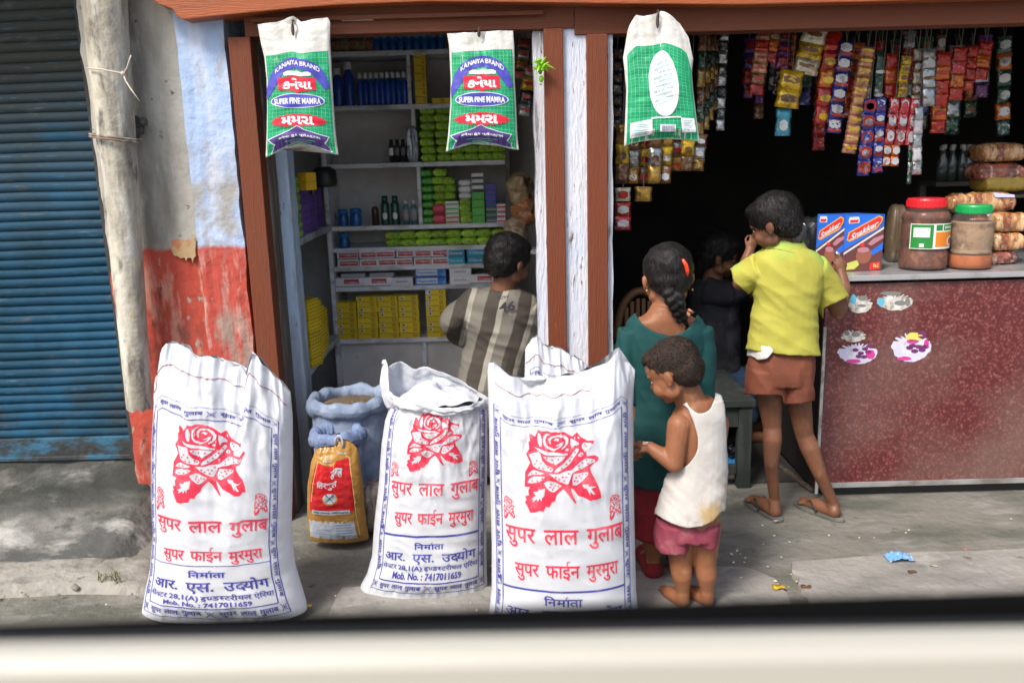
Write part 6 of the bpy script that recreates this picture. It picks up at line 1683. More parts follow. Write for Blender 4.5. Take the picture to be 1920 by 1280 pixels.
def limb(g, pts, rad, n=14):
    """tapering limb with rounded joints"""
    pts = [V(p) for p in pts]
    for i in range(len(pts) - 1):
        a, b, ra, rb_ = pts[i], pts[i + 1], rad[i], rad[i + 1]
        k = 5; g.tube([a.lerp(b, t / k) for t in range(k + 1)], [lerp(ra, rb_, t / k) for t in range(k + 1)], n)
    for p, r_ in zip(pts, rad): g.ell(p, r_, nu=n, nv=9)
def frame(f, up=V((0, 0, 1)), roll=0):
    f = V(f).normalized(); r = f.cross(up).normalized(); u = r.cross(f)
    m = Matrix((r, f, u)).transposed()          # columns: right, forward, up
    if roll: m = Matrix.Rotation(roll, 3, f) @ m
    return m
def head(g, c, m, H):
    """skull, face, nose, lips, ears; c is the middle of the head, H chin to crown"""
    def e(p, r): g.ell(c + m @ (V(p) * H), [x * H for x in r], nu=24, nv=16, rot=m)
    e((0, -.05, .13), (.355, .43, .365)); e((0, .08, -.05), (.30, .30, .34)); e((0, .15, -.20), (.22, .20, .19))
    e((0, .25, -.32), (.10, .08, .08)); e((0, .29, .10), (.24, .08, .05))
    for s_ in (-1, 1): e((s_ * .16, .23, -.14), (.13, .12, .13)); e((s_ * .23, .06, -.24), (.07, .13, .10))
    limb(g, [c + m @ (V((0, .335, .03)) * H), c + m @ (V((0, .395, -.075)) * H)], [.032 * H, .045 * H], 10)
    for s_ in (-1, 1): e((s_ * .045, .365, -.09), (.035, .035, .03))
    e((0, .335, -.185), (.095, .045, .026)); e((0, .325, -.225), (.08, .045, .028))
    for s_ in (-1, 1):
        e((s_ * .365, -.03, -.03), (.026, .075, .105)); e((s_ * .39, -.055, -.01), (.020, .055, .085)); e((s_ * .365, -.01, -.11), (.028, .038, .042))
def eyes(parent, c, m, H):
    for s_ in (-1, 1):
        g = G(); p = c + m @ (V((s_ * .145, .290, .012)) * H)
        g.ell(p, [.058 * H, .036 * H, .020 * H], rot=m, nu=16, nv=10)
        g.ell(p + m @ V((0, .012 * H, -.002 * H)), [.030 * H, .029 * H, .020 * H], 1, rot=m, nu=12, nv=8)
        g.build('eye', [M('eye_white', (.65, .62, .58), .3), M('iris_dark', (.012, .008, .006), .15)], parent, smooth=True)
def hair(name, parent, c, m, H, mt, big=1.0, fringe=.0, strands=2600, length=.05, nape=.0, seed=1, sheen=0):
    g = G()
    def e(p, r): g.ell(c + m @ (V(p) * H), [x * H * big for x in r], nu=32, nv=20, rot=m)
    e((0, -.085 + fringe, .165), (.378, .43, .375)); e((0, -.20, .0), (.335, .30, .30)); e((0, -.24, -.13 - nape), (.25, .20, .18))
    e((0, .12 + fringe, .33), (.26, .25, .15))
    random.seed(seed)
    o = fuse(g, name, mt, None, .005, 5, disp=lambda p, n: .004 * nz(p.x * 40, p.y * 40, p.z * 40) * (H / .2))
    me = o.data; vs = [(v.co.copy(), v.normal.copy()) for v in me.vertices]
    bpy.data.objects.remove(o)
    g2 = G(); g2.v = [v.co.copy() for v in me.vertices]; g2.f = [tuple(p.vertices) for p in me.polygons]; g2.m = [0] * len(g2.f)
    dn = m @ V((0, -.25, -1))
    for i in range(strands):
        p, n = random.choice(vs)
        lp = m.transposed() @ (p - c)
        d = (n * .45 + dn * .9 + V((random.uniform(-.3, .3), random.uniform(-.3, .3), random.uniform(-.3, .3)))).normalized()
        fly = i % 9 == 0
        if fly: d = (d + n * .5).normalized()
        L_ = length * H / .2 * random.uniform(.4, 1) * (1.8 if fly else 1); s_ = d.cross(n).normalized() * .0009
        mid = p + d * L_ * .5 + n * .001
        g2.add([p - s_, p + s_, mid + s_ * .7, mid - s_ * .7, p + d * L_ * .9 - n * .001], [(0, 1, 2, 3), (3, 2, 4)])
    return g2.build(name, mt, parent, smooth=True)
def hand(g, wrist, m, L_, curl=.6, side=1, spread=1, thumb=1):
    """m: right = across the knuckles toward the little finger, forward = along the fingers, up = back of the hand; side=1 puts the thumb at -right"""
    s = L_
    def w(p): return wrist + m @ (V((p[0] * side, p[1], p[2])) * s)
    g.ell(w((0, .24, 0)), (.21 * s, .27 * s, .095 * s), nu=16, nv=10, rot=m)
    g.ell(w((0, .06, 0)), (.15 * s, .16 * s, .09 * s), nu=14, nv=9, rot=m)
    g.ell(w((-.13, .16, -.05)), (.09 * s, .15 * s, .08 * s), nu=12, nv=8, rot=m)
    for i, (x, l_) in enumerate(((-.15, .44), (-.05, .50), (.055, .46), (.15, .36))):
        a0 = curl * (.75 + .12 * i); p = V((x, .44, 0)); pts = [V((x * .9, .30, 0)), p]; a = 0
        dx = x * .5 * spread
        for k, fr in enumerate((.46, .32, .24)):
            a += a0
            p = p + V((dx * .3, math.cos(a), -math.sin(a))) * (l_ * fr); pts.append(p)
        limb(g, [w(q) for q in pts], [.048 * s, .050 * s, .045 * s, .041 * s, .035 * s], 9)
    if thumb:
        pts = [V((-.10, .08, -.03)), V((-.24, .26, -.08)), V((-.26, .42, -.15 - .1 * curl)), V((-.20, .54, -.20 - .15 * curl))]
        limb(g, [w(q) for q in pts], [.07 * s, .062 * s, .052 * s, .042 * s], 9)
def ring(pl, pr, py, Y, d, n=28, e=2.3, dy=0):
    a, b = P(pl, py, Y), P(pr, py + dy, Y); c = (a + b) / 2; h = (b - a) / 2
    out = []
    for i in range(n):
        t = 2 * math.pi * i / n; cs, sn = math.cos(t), math.sin(t)
        out.append(c + h * (math.copysign(abs(cs) ** (2 / e), cs)) + V((0, 1, 0)) * (d * math.copysign(abs(sn) ** (2 / e), sn)))
    return out
def loft(g, rings):
    """rings top to bottom, smoothly interpolated, closed ends"""
    n = len(rings[0]); k0 = len(g.v)
    full = []
    for i in range(len(rings) - 1):
        p0, p1, p2, p3 = rings[max(0, i - 1)], rings[i], rings[i + 1], rings[min(len(rings) - 1, i + 2)]
        for s_ in range(4):
            t = s_ / 4
            full.append([(p1[j] * 2 + (p2[j] - p0[j]) * t + (p0[j] * 2 - p1[j] * 5 + p2[j] * 4 - p3[j]) * t * t + (p1[j] * 3 - p0[j] - p2[j] * 3 + p3[j]) * t ** 3) * .5 for j in range(n)])
    full.append(rings[-1])
    for r in full: g.v += [V(p) for p in r]
    for i in range(len(full) - 1):
        for j in range(n): g.f.append((k0 + i * n + j, k0 + i * n + (j + 1) % n, k0 + (i + 1) * n + (j + 1) % n, k0 + (i + 1) * n + j)); g.m.append(0)
    g.f.append(tuple(range(k0, k0 + n))[::-1]); g.m.append(0)
    e = k0 + (len(full) - 1) * n; g.f.append(tuple(range(e, e + n))); g.m.append(0)
def sleeve(g, pts, rad, n=20):
    pts = [V(p) for p in pts]; k = 6; pp, rr = [], []
    for i in range(len(pts) - 1):
        for t in range(k): pp.append(pts[i].lerp(pts[i + 1], t / k)); rr.append(lerp(rad[i], rad[i + 1], t / k))
    pp.append(pts[-1]); rr.append(rad[-1]); g.tube(pp, rr, n)
def folds(seed, amp=.004, dirx=1.0, dirz=.4, sc=22):
    def f(p, n):
        q = p.x * dirx * sc + p.z * dirz * sc
        a = 1.0 - 2.6 * abs(nz(q * .8, p.z * 4 + seed, p.y * 5)) + .6 * (1 - 2.6 * abs(nz(q * 1.7 + seed, p.z * 7 - p.x * 6, p.y * 9))) + .35 * nz(p.x * 12 + seed, p.z * 34, 4)
        return amp * a * .8
    return f
skinl = [((.21, .085, .042), 7, .46, .64), ((.40, .20, .11), 16, .60, .72), ((.15, .06, .035), 34, .64, .74)]
skin_a = M('warm_brown_skin', (.28, .115, .055), .5, skinl, sss=.12, bump=.12, bscale=140, spec=.4)
skin_b = M('brown_skin', (.20, .085, .045), .5, [((.14, .062, .036), 7, .46, .62), ((.33, .19, .13), 14, .60, .72, (2, 2, .8)), ((.11, .05, .03), 40, .62, .72)], sss=.10, bump=.12, bscale=140, spec=.4)
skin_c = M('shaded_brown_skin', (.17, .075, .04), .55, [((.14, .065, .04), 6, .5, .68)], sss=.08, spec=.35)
hair_k = M('black_hair', (.006, .005, .005), .5, [((.016, .013, .011), 90, .5, .65, (1, 1, .15))], spec=.35, bump=1, bscale=220, bstretch=(1, 1, .12))
hair_s = M('cropped_dark_hair', (.035, .024, .018), .7, [((.07, .045, .032), 30, .52, .66), ((.012, .009, .008), 160, .5, .60)], spec=.2, bump=1, bscale=300)
A_ = (0, 1, 0)

# ---- boy in the yellow shirt
Y = 3.05
gp = lambda x, y, d=0: P(x, y, Y + d)
yb = empty('person', (gp(1490, 950).x, Y, 0), 'boy in yellow shirt and brown shorts leaning at the maroon counter', 'person')
hm = frame((-.80, .52, -.42), roll=R(-4)); hc = gp(1450, 420, .0); H = .205
g = G(); head(g, hc, hm, H)
limb(g, [gp(1462, 440), gp(1472, 480)], [.046, .046]); 
loft(g, [ring(1452, 1498, 466, Y, .05), ring(1420, 1530, 488, Y, .06), ring(1418, 1538, 520, Y, .075), ring(1424, 1528, 600, Y, .07), ring(1420, 1522, 660, Y, .075), ring(1415, 1515, 700, Y, .08)])
# left arm folded up to the mouth
limb(g, [gp(1420, 498, .02), gp(1388, 530, .07), gp(1400, 488, .14), gp(1406, 470, .15)], [.038, .029, .022, .018])
hand(g, gp(1406, 470, .15), frame((.35, .05, 1), V((0, -1, 0))), .092, 1.0, 1)
# right arm on the counter, forearm raised
limb(g, [gp(1536, 500, .02), gp(1572, 582, .06), gp(1583, 540, .12), gp(1577, 512, .15)], [.040, .032, .025, .019])
hand(g, gp(1578, 514, .15), frame((-.25, .1, 1), V((0, -1, 0))), .105, .9, -1)
# legs
az = .075
L1 = [gp(1440, 720), gp(1448, 800, .015), gp(1446, 868, -.01), gp(1452, 935, .02)]; L2 = [gp(1492, 720), gp(1508, 815, .02), gp(1536, 885, -.01), gp(1563, 944, .0)]
for L_ in (L1, L2):
    a, kn, cf, an = L_
    limb(g, [a, kn, kn.lerp(cf, .35) + V((0, -.006, 0)), cf, an], [.054, .034, .036, .027, .019])
    h0 = V((an.x, an.y, .028))
    limb(g, [an, h0 + V((0, -.012, .004))], [.019, .024])
    for s_ in (-1, 1): g.ell(an + V((s_ * .017, 0, -.002)), .010, nu=10, nv=8)
    g.ell(kn + V((0, .012, 0)), (.032, .03, .036), nu=12, nv=9)
    tdir = V((-.35, .93, 0)) if L_ is L1 else V((-.55, .83, 0))
    limb(g, [h0, h0 + tdir * .07 + V((0, 0, .004)), h0 + tdir * .135 + V((0, 0, -.004))], [.026, .028, .020])
    for k in range(5):
        s_ = tdir.cross(V((0, 0, 1))) * (.028 - k * .0135); limb(g, [h0 + tdir * .13 + s_, h0 + tdir * (.165 - .006 * k) + s_ + V((0, 0, -.006))], [.010, .008], 8)
fuse(g, 'body', skin_b, yb, .004, 4)
eyes(yb, hc, hm, H)
hair('hair', yb, hc, hm, H, hair_k, 1.05, .0, 5000, .012, .02, 3)
g = G()
yel = M('yellow_cotton', (.41, .385, .06), .8, [((.39, .365, .06), 4, .46, .64), ((.36, .33, .06), 8, .60, .74), ((.20, .50, .10), 3, .42, .55, None, (.985, .03, .02, -1))], bump=.25, bscale=90, crease=(7, .006, (1.4, 1, .8)))
loft(g, [ring(1436, 1508, 466, Y, .060), ring(1420, 1532, 480, Y, .072), ring(1412, 1542, 505, Y, .082), ring(1416, 1532, 560, Y, .086), ring(1410, 1530, 610, Y, .088), ring(1406, 1530, 640, Y, .092), ring(1402, 1532, 655, Y, .098, dy=6), ring(1402, 1532, 684, Y, .100, dy=7)])
sleeve(g, [gp(1428, 502, .0), gp(1404, 516, .03), gp(1376, 534, .06)], [.054, .052, .052])
sleeve(g, [gp(1524, 503, .0), gp(1546, 530, .02), gp(1570, 584, .04)], [.052, .050, .056])
fy = folds(3, .0055, .7, .9, 13)
fuse(g, 'shirt', yel, yb, .0045, 2, disp=fy, solid=.002, cuts=[([(1370, 653), (1402, 655), (1440, 661), (1480, 666), (1536, 667), (1575, 666), (1575, 740), (1370, 740)], None), ([(1372, 506), (1376, 528), (1402, 549), (1402, 600), (1330, 600), (1330, 500)], None), ([(1544, 577), (1570, 566), (1590, 556), (1640, 556), (1640, 640), (1544, 640)], None)])
g = G()
n = 40; ncl = P(1475, 462, Y)
def coll(u, v):
    a = lerp(-.35, math.pi + .35, u) + math.pi
    rr = .056 + .022 * v
    return (ncl.x + rr * 1.0 * math.cos(a), Y + .005 + rr * .95 * math.sin(a) - .002, ncl.z + .018 - .034 * v + .004 * math.sin(a * 2) + .012 * max(0, -math.cos(a)) )
g.grid(coll, n, 6)
g.build('collar', yel, yb, smooth=True, solid=.003)
g = G()
brs = M('brown_shorts_cloth', (.165, .05, .026), .8, [((.20, .06, .03), 6, .48, .66), ((.12, .04, .025), 12, .62, .74)], bump=.3, bscale=80, crease=(8, .006, (1.5, 1, .7)))
loft(g, [ring(1414, 1518, 645, Y, .078), ring(1403, 1524, 690, Y, .094), ring(1401, 1522, 715, Y, .090)])
loft(g, [ring(1402, 1466, 690, Y, .085), ring(1400, 1470, 722, Y, .083), ring(1399, 1468, 760, Y, .084)])
loft(g, [ring(1456, 1520, 690, Y, .085), ring(1462, 1519, 726, Y, .083), ring(1466, 1519, 776, Y, .084, dy=-4)])
fuse(g, 'shorts', brs, yb, .0045, 2, disp=folds(8, .006, 1, .3, 15), solid=.002, cuts=[([(1380, 738), (1400, 739), (1440, 741), (1467, 740), (1469, 757), (1500, 757), (1522, 751), (1540, 751), (1540, 820), (1380, 820)], None)])
g = G(); loft(g, [ring(1409, 1470, 640, Y, .084), ring(1406, 1470, 664, Y, .097), ring(1406, 1470, 690, Y, .099)])
fuse(g, 'undershirt', M('off_white_cotton', (.60, .58, .55), .8, bump=.4), yb, .0045, 2, disp=folds(5, .0025, 1, .3, 40), solid=.0015, cuts=[([(1380, 664), (1408, 668), (1422, 675), (1440, 672), (1452, 655), (1500, 640), (1500, 720), (1380, 720)], None)])
sl_m = M('worn_rubber_sandal', (.10, .105, .09), .8, [((.17, .17, .15), 12, .5, .65)])
for L_, tdir in ((L1, V((-.35, .93, 0))), (L2, V((-.55, .83, 0)))):
    an = L_[3]; h0 = V((an.x, an.y, 0)); sd_ = tdir.cross(V((0, 0, 1)))
    t_ = empty('sandal', h0 - wloc(yb), parent=yb)
    out = []
    for i in range(40):
        a = 2 * math.pi * i / 40; l_ = -math.cos(a); wd = .036 * (1 + .12 * l_) * (1 - .10 * math.exp(-((l_ + .1) / .3) ** 2))
        out.append(h0 + tdir * (.065 + .115 * l_) + sd_ * wd * math.sin(a))
    g = G(); g.add([p + V((0, 0, z)) for z in (.001, .016) for p in out], [tuple(range(40))[::-1], tuple(range(40, 80))] + [(i, (i + 1) % 40, (i + 1) % 40 + 40, i + 40) for i in range(40)])
    g.build('sole', sl_m, t_, bevel=.003)
    for s_ in (-1, 1):
        g = G(); g.tube([h0 + tdir * .05 + sd_ * .034 * s_ + V((0, 0, .016)), h0 + tdir * .09 + sd_ * .022 * s_ + V((0, 0, .048)), h0 + tdir * .135 + V((0, 0, .026))], .005, 8); g.build('strap', dkg, t_, smooth=True)

# ---- girl in the green tunic
Y = 2.64
gp = lambda x, y, d=0: P(x, y, Y + d)
gb = empty('person', (gp(1250, 1050).x, Y, 0), 'girl with braided black hair and orange clip in dark green top, back to the street', 'person')
hm = frame((-.10, .96, -.22), roll=R(-3)); hc = gp(1251, 522, .02); H = .205
g = G(); head(g, hc, hm, H)
limb(g, [gp(1252, 545, .02), gp(1252, 600, .01)], [.046, .050])
loft(g, [ring(1222, 1282, 572, Y, .046), ring(1210, 1294, 590, Y, .052), ring(1184, 1314, 606, Y, .052), ring(1188, 1310, 640, Y, .052), ring(1194, 1304, 740, Y, .052), ring(1194, 1308, 880, Y, .06)])
limb(g, [gp(1196, 626), gp(1180, 740, -.01), gp(1188, 835, -.04)], [.026, .025, .019])
hand(g, gp(1188, 836, -.04), frame((.25, -.15, -1), V((0, -1, 0))), .11, .8, 1)
limb(g, [gp(1302, 624), gp(1314, 730, .0), gp(1306, 800, .10)], [.026, .025, .019])
hand(g, gp(1306, 800, .10), frame((-.5, .4, -.6), V((0, -1, 0))), .11, .8, -1)
for x0 in (1224, 1282):
    kn = gp(x0, 985); an = V((gp(x0, 1060).x, Y, .07))
    limb(g, [gp(x0, 880), kn, kn.lerp(an, .4) + V((0, -.008, 0)), an, V((an.x, Y, .03))], [.058, .040, .038, .024, .024])
    limb(g, [V((an.x, Y - .005, .026)), V((an.x - .01, Y + .08, .026)), V((an.x - .015, Y + .14, .018))], [.026, .027, .018])
fuse(g, 'body', skin_a, gb, .0045, 4)
h = hair('hair', gb, hc, hm, H, hair_k, 1.015, -.015, 900, .012, .0, 9)
g = G()
bp0 = [gp(1262, 548, -.068), gp(1266, 562, -.075), gp(1270, 575, -.073), gp(1274, 588, -.066), gp(1280, 600, -.055)]
for i in range(9):
    t = i / 8; q = bp0[min(3, int(t * 4))].lerp(bp0[min(4, int(t * 4) + 1)], t * 4 - int(t * 4) if t < 1 else 1)
    r_ = .030 * (1 - .45 * t); s_ = 1 if i % 2 else -1
    g.ell(q + V((s_ * r_ * .45, 0, 0)), (r_ * .85, r_ * .8, r_ * .62), nu=16, nv=10, rot=Matrix.Rotation(s_ * .6, 3, 'Y'))
limb(g, [gp(1283, 600, -.05), gp(1289, 610, -.048), gp(1284, 624, -.05)], [.009, .006, .002], 8)
fuse(g, 'braid', hair_k, gb, .0035, 2, disp=lambda p, n: .0015 * nz(p.x * 160, p.z * 60))
g = G(); g.tube([gp(1280, 486, -.074), gp(1286, 496, -.074), gp(1289, 507, -.071), gp(1288, 518, -.066)], [.004, .0065, .0065, .004], 10); g.build('hair_clip', M('orange_red_plastic', (.85, .06, .015), .3, coat=.4), gb, smooth=True)
g = G(); g.tube([gp(1284, 583, -.072), gp(1291, 590, -.068), gp(1299, 585, -.06), gp(1291, 581, -.07)], [.005, .007, .006, .005], 8); g.build('hair_tie', M('peach_band', (.50, .22, .12), .7), gb, smooth=True)
for x, y, d in ((1213, 545, -.0), (1298, 543, -.0)):
    g = G(); g.ell(gp(x, y, d), .0045, nu=10, nv=8); g.build('earring', M('gold_stud', (.6, .4, .12), .3, metal=1), gb, smooth=True)
grn_c = M('dark_green_cotton', (.0015, .050, .050), .8, [((.001, .042, .042), 5, .46, .66), ((.004, .09, .08), 9, .6, .72)], bump=.25, bscale=90, crease=(6, .006, (1.5, 1, .6)))
g = G()
loft(g, [ring(1196, 1308, 588, Y, .052), ring(1178, 1320, 604, Y, .060), ring(1172, 1324, 630, Y, .068), ring(1180, 1314, 690, Y, .070), ring(1184, 1316, 760, Y, .075), ring(1174, 1332, 830, Y, .098), ring(1172, 1340, 890, Y, .108), ring(1173, 1339, 896, Y, .105)])
sleeve(g, [gp(1186, 620), gp(1177, 660), gp(1176, 755, -.01)], [.042, .037, .036])
sleeve(g, [gp(1310, 618), gp(1316, 655), gp(1318, 745)], [.042, .037, .036])
cutp = [(1190, 560), (1193, 592), (1203, 606), (1220, 619), (1240, 627), (1258, 629), (1278, 625), (1292, 614), (1303, 600), (1309, 585), (1309, 560)]
fuse(g, 'tunic', grn_c, gb, .0045, 2, disp=folds(21, .0055, .8, .35, 14), cuts=[(cutp, None)], solid=.002)
g = G(); mrn = M('maroon_cloth', (.22, .012, .02), .8, [((.12, .008, .014), 6, .48, .66)], bump=.3, bscale=80)
loft(g, [ring(1186, 1322, 870, Y, .092), ring(1184, 1326, 930, Y, .098), ring(1190, 1322, 985, Y, .10), ring(1191, 1321, 1000, Y, .10)])
fuse(g, 'skirt', mrn, gb, .006, 2, disp=folds(31, .010, 1, .05, 22))
for x0 in (1224, 1282):
    an = V((gp(x0, 1060).x, Y, .0)); g = G(); limb(g, [an + V((0, -.01, .024)), an + V((-.012, .13, .020))], [.034, .030]); 
    for v in g.v: v.z = max(.002, v.z)
    fuse(g, 'shoe', mrn, gb, .005, 3)

# ---- small boy in the white vest
Y = 2.43
gp = lambda x, y, d=0: P(x, y, Y + d)
tb_ = empty('person', (gp(1300, 1100).x, Y, 0), 'small cropped haired boy in stained white vest and pink shorts, looking down', 'person')
hm = frame((-.80, .40, -.50), roll=R(2)); hc = gp(1262, 699, -.005); H = .194
g = G(); head(g, hc, hm, H)
limb(g, [gp(1282, 725, .0), gp(1305, 775, .0)], [.044, .046])
loft(g, [ring(1285, 1336, 745, Y, .046), ring(1266, 1352, 768, Y, .056, dy=-6), ring(1255, 1358, 800, Y, .062), ring(1262, 1352, 860, Y, .062), ring(1256, 1350, 920, Y, .068), ring(1250, 1345, 985, Y, .070)])
limb(g, [gp(1274, 797, -.035), gp(1264, 868, -.055), gp(1233, 848, -.035), gp(1219, 838, -.025)], [.037, .029, .022, .0175])
hand(g, gp(1222, 840, -.025), frame((-.75, .35, .22), V((.2, -.3, 1))), .092, .75, 1)
limb(g, [gp(1345, 795, .04), gp(1340, 865, .11), gp(1250, 850, .10), gp(1222, 842, .04)], [.036, .028, .021, .017])
hand(g, gp(1224, 842, .045), frame((-.8, -.15, .1), V((0, .4, 1))), .092, .8, -1)
for x0, x1 in ((1276, 1280), (1322, 1326)):
    kn = gp(x0, 1055); an = V((gp(x1, 1110).x, Y, .06))
    limb(g, [gp(x0, 985), kn, kn.lerp(an, .4) + V((0, -.006, 0)), an, V((an.x, Y, .026))], [.050, .035, .033, .022, .022])
    limb(g, [V((an.x, Y - .005, .022)), V((an.x - .03, Y + .055, .020)), V((an.x - .045, Y + .09, .013))], [.022, .023, .014])
fuse(g, 'body', skin_a, tb_, .0036, 4)
eyes(tb_, hc, hm, H)
hair('hair', tb_, hc, hm, H, hair_s, .985, .0, 5000, .006, .0, 15)
g = G(); vest = M('stained_white_vest', (.49, .47, .44), .8, [((.54, .52, .49), 6, .46, .64), ((.50, .36, .18), 5, .50, .62, None, (.50, .06, .1, 1)), ((.40, .26, .14), 11, .58, .68, None, (.45, .06, .1, 1))], bump=.3, bscale=90, crease=(9, .005, (1, 1, 1)))
loft(g, [ring(1276, 1356, 744, Y, .060), ring(1262, 1364, 768, Y, .070), ring(1258, 1364, 800, Y, .070), ring(1260, 1362, 860, Y, .070), ring(1250, 1360, 900, Y, .076), ring(1238, 1357, 940, Y, .088), ring(1229, 1350, 968, Y, .094), ring(1228, 1348, 1005, Y, .095)])
arm = [(1215, 740), (1270, 752), (1290, 764), (1301, 790), (1309, 820), (1307, 848), (1292, 870), (1272, 882), (1250, 888), (1215, 900)]
neck = [(1287, 715), (1284, 748), (1292, 762), (1304, 773), (1318, 776), (1331, 768), (1339, 752), (1341, 742), (1341, 715)]
arm2 = [(1352, 742), (1358, 760), (1361, 800), (1362, 850), (1385, 850), (1385, 730)]
def vf(p, n):
    x, y = proj(p); return .0045 * (.3 - abs(nz(p.x * 11 + p.z * 9, p.z * 6, p.y * 5))) + .0018 * (.3 - abs(nz(p.x * 24 - p.z * 14, p.z * 16, p.y * 5))) + .0042 * sstep(850, 920, y) * ((.3 - abs(nz(p.x * 8 + 3, p.z * 24 + p.x * 22, 7))) * 1.6 + .4 * nz(p.x * 12, p.z * 40 + p.x * 30, 2)) + .004 * sstep(930, 980, y) * nz(p.x * 50, 3)
fuse(g, 'vest', vest, tb_, .0038, 2, disp=vf, cuts=[(arm, None), (neck, None), (arm2, None), ([(1200, 958), (1232, 964), (1245, 973), (1262, 982), (1288, 989), (1318, 986), (1338, 975), (1352, 958), (1400, 950), (1400, 1060), (1200, 1060)], None)], solid=.0018)
g = G(); pnk = M('faded_pink_cloth', (.23, .04, .065), .85, [((.24, .04, .07), 7, .48, .66), ((.30, .09, .11), 12, .6, .7)], bump=.3, bscale=80, crease=(9, .005, (1.5, 1, .7)))
loft(g, [ring(1252, 1338, 950, Y, .060), ring(1236, 1344, 985, Y, .074), ring(1232, 1344, 1000, Y, .078)])
loft(g, [ring(1232, 1290, 975, Y, .068), ring(1229, 1292, 1005, Y, .068), ring(1230, 1291, 1022, Y, .068)])
loft(g, [ring(1294, 1345, 975, Y, .068), ring(1298, 1342, 1000, Y, .066), ring(1302, 1340, 1012, Y, .064)])
fuse(g, 'shorts', pnk, tb_, .0045, 2, disp=folds(41, .005, 1, .3, 20))
g = G()
for i in range(6): g.ell(gp(1207 + (i % 3) * 3.4, 832 - (i // 3) * 3, -.028 + .003 * (i % 2)), (.0035, .0028, .0022), nu=8, nv=6)
g.build('snack_crumbs', M('puffed_rice', (.68, .62, .48), .7), None, smooth=True, loc=gp(1210, 829, -.03), label='pale crumbs pinched in the small boy fingers', cat='food')

# ---- boy in the striped shirt inside the left room
def stripe_mat():
    mt = bpy.data.materials.new('brown_grey_striped_cotton'); mt.use_nodes = True
    n = mt.node_tree.nodes; L = mt.node_tree.links; b = n['Principled BSDF']
    tc = n.new('ShaderNodeTexCoord'); sp = n.new('ShaderNodeSeparateXYZ'); L.new(tc.outputs['Object'], sp.inputs[0])
    ns = n.new('ShaderNodeTexNoise'); ns.inputs['Scale'].default_value = 6; L.new(tc.outputs['Object'], ns.inputs['Vector'])
    m1 = n.new('ShaderNodeMath'); m1.operation = 'MULTIPLY_ADD'; L.new(sp.outputs['Z'], m1.inputs[0]); m1.inputs[1].default_value = -.30; L.new(sp.outputs['X'], m1.inputs[2])
    m2 = n.new('ShaderNodeMath'); m2.operation = 'MULTIPLY_ADD'; L.new(ns.outputs['Fac'], m2.inputs[0]); m2.inputs[1].default_value = .035; L.new(m1.outputs[0], m2.inputs[2])
    m3 = n.new('ShaderNodeMath'); m3.operation = 'MULTIPLY_ADD'; L.new(m2.outputs[0], m3.inputs[0]); m3.inputs[1].default_value = 7.6; m3.inputs[2].default_value = .58
    fr = n.new('ShaderNodeMath'); fr.operation = 'FRACT'; L.new(m3.outputs[0], fr.inputs[0])
    cr = n.new('ShaderNodeValToRGB'); cr.color_ramp.interpolation = 'LINEAR'; L.new(fr.outputs[0], cr.inputs[0])
    el = cr.color_ramp.elements; el[0].position = 0; el[0].color = (.055, .045, .035, 1); el[1].position = 1; el[1].color = (.055, .045, .035, 1)
    for p, c in ((.20, (.055, .045, .035)), (.22, (.30, .28, .23)), (.38, (.32, .30, .25)), (.40, (.155, .145, .12)), (.78, (.17, .155, .13)), (.80, (.055, .045, .035))):
        q = el.new(p); q.color = (*c, 1)
    mz = n.new('ShaderNodeMapRange'); L.new(sp.outputs['Z'], mz.inputs[0]); mz.inputs[1].default_value = .86; mz.inputs[2].default_value = .88
    mz2 = n.new('ShaderNodeMapRange'); L.new(sp.outputs['Z'], mz2.inputs[0]); mz2.inputs[1].default_value = .935; mz2.inputs[2].default_value = .925
    mm = n.new('ShaderNodeMath'); mm.operation = 'MULTIPLY'; L.new(mz.outputs[0], mm.inputs[0]); L.new(mz2.outputs[0], mm.inputs[1])
    ms = n.new('ShaderNodeMath'); ms.operation = 'MULTIPLY'; L.new(mm.outputs[0], ms.inputs[0]); ms.inputs[1].default_value = .45
    mx = n.new('ShaderNodeMix'); mx.data_type = 'RGBA'; L.new(ms.outputs[0], mx.inputs[0]); L.new(cr.outputs[0], mx.inputs[6]); mx.inputs[7].default_value = (.33, .27, .15, 1)
    L.new(mx.outputs[2], b.inputs['Base Color']); b.inputs['Roughness'].default_value = .85
    return mt
Y = 3.55
gp = lambda x, y, d=0: P(x, y, Y + d)
sb = empty('person', (gp(930, 900).x, Y, 0), 'boy in brown and grey striped shirt numbered 46, hand on hip, inside the left doorway', 'person')
hm = frame((.72, .62, -.28), roll=R(3)); hc = gp(954, 492, .0); H = .225
g = G(); head(g, hc, hm, H)
limb(g, [gp(948, 520), gp(940, 560)], [.050, .052])
loft(g, [ring(905, 975, 545, Y, .05), ring(880, 1000, 570, Y, .07), ring(880, 1000, 640, Y, .08), ring(870, 970, 760, Y, .08), ring(870, 960, 860, Y, .09)])
limb(g, [gp(885, 570), gp(845, 605, -.03), gp(872, 640, .08)], [.042, .034, .024]); hand(g, gp(872, 640, .08), frame((1, .2, -.3), V((0, -1, 0))), .13, .5, 1)
limb(g, [gp(992, 572), gp(1012, 640, .04), gp(1030, 600, .20)], [.042, .034, .024]); hand(g, gp(1030, 600, .20), frame((.2, .8, .3)), .13, .6, 1)
for x0 in (890, 945):
    an = V((gp(x0, 900).x, Y, .08)); limb(g, [gp(x0, 800), V((an.x, Y, .40)), an, V((an.x, Y, .04))], [.065, .048, .030, .03]); limb(g, [V((an.x, Y, .032)), V((an.x + .03, Y + .17, .026))], [.032, .026])
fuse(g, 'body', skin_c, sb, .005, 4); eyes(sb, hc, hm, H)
hair('hair', sb, hc, hm, H, hair_k, 1.05, .0, 4000, .012, .0, 5)
g = G()
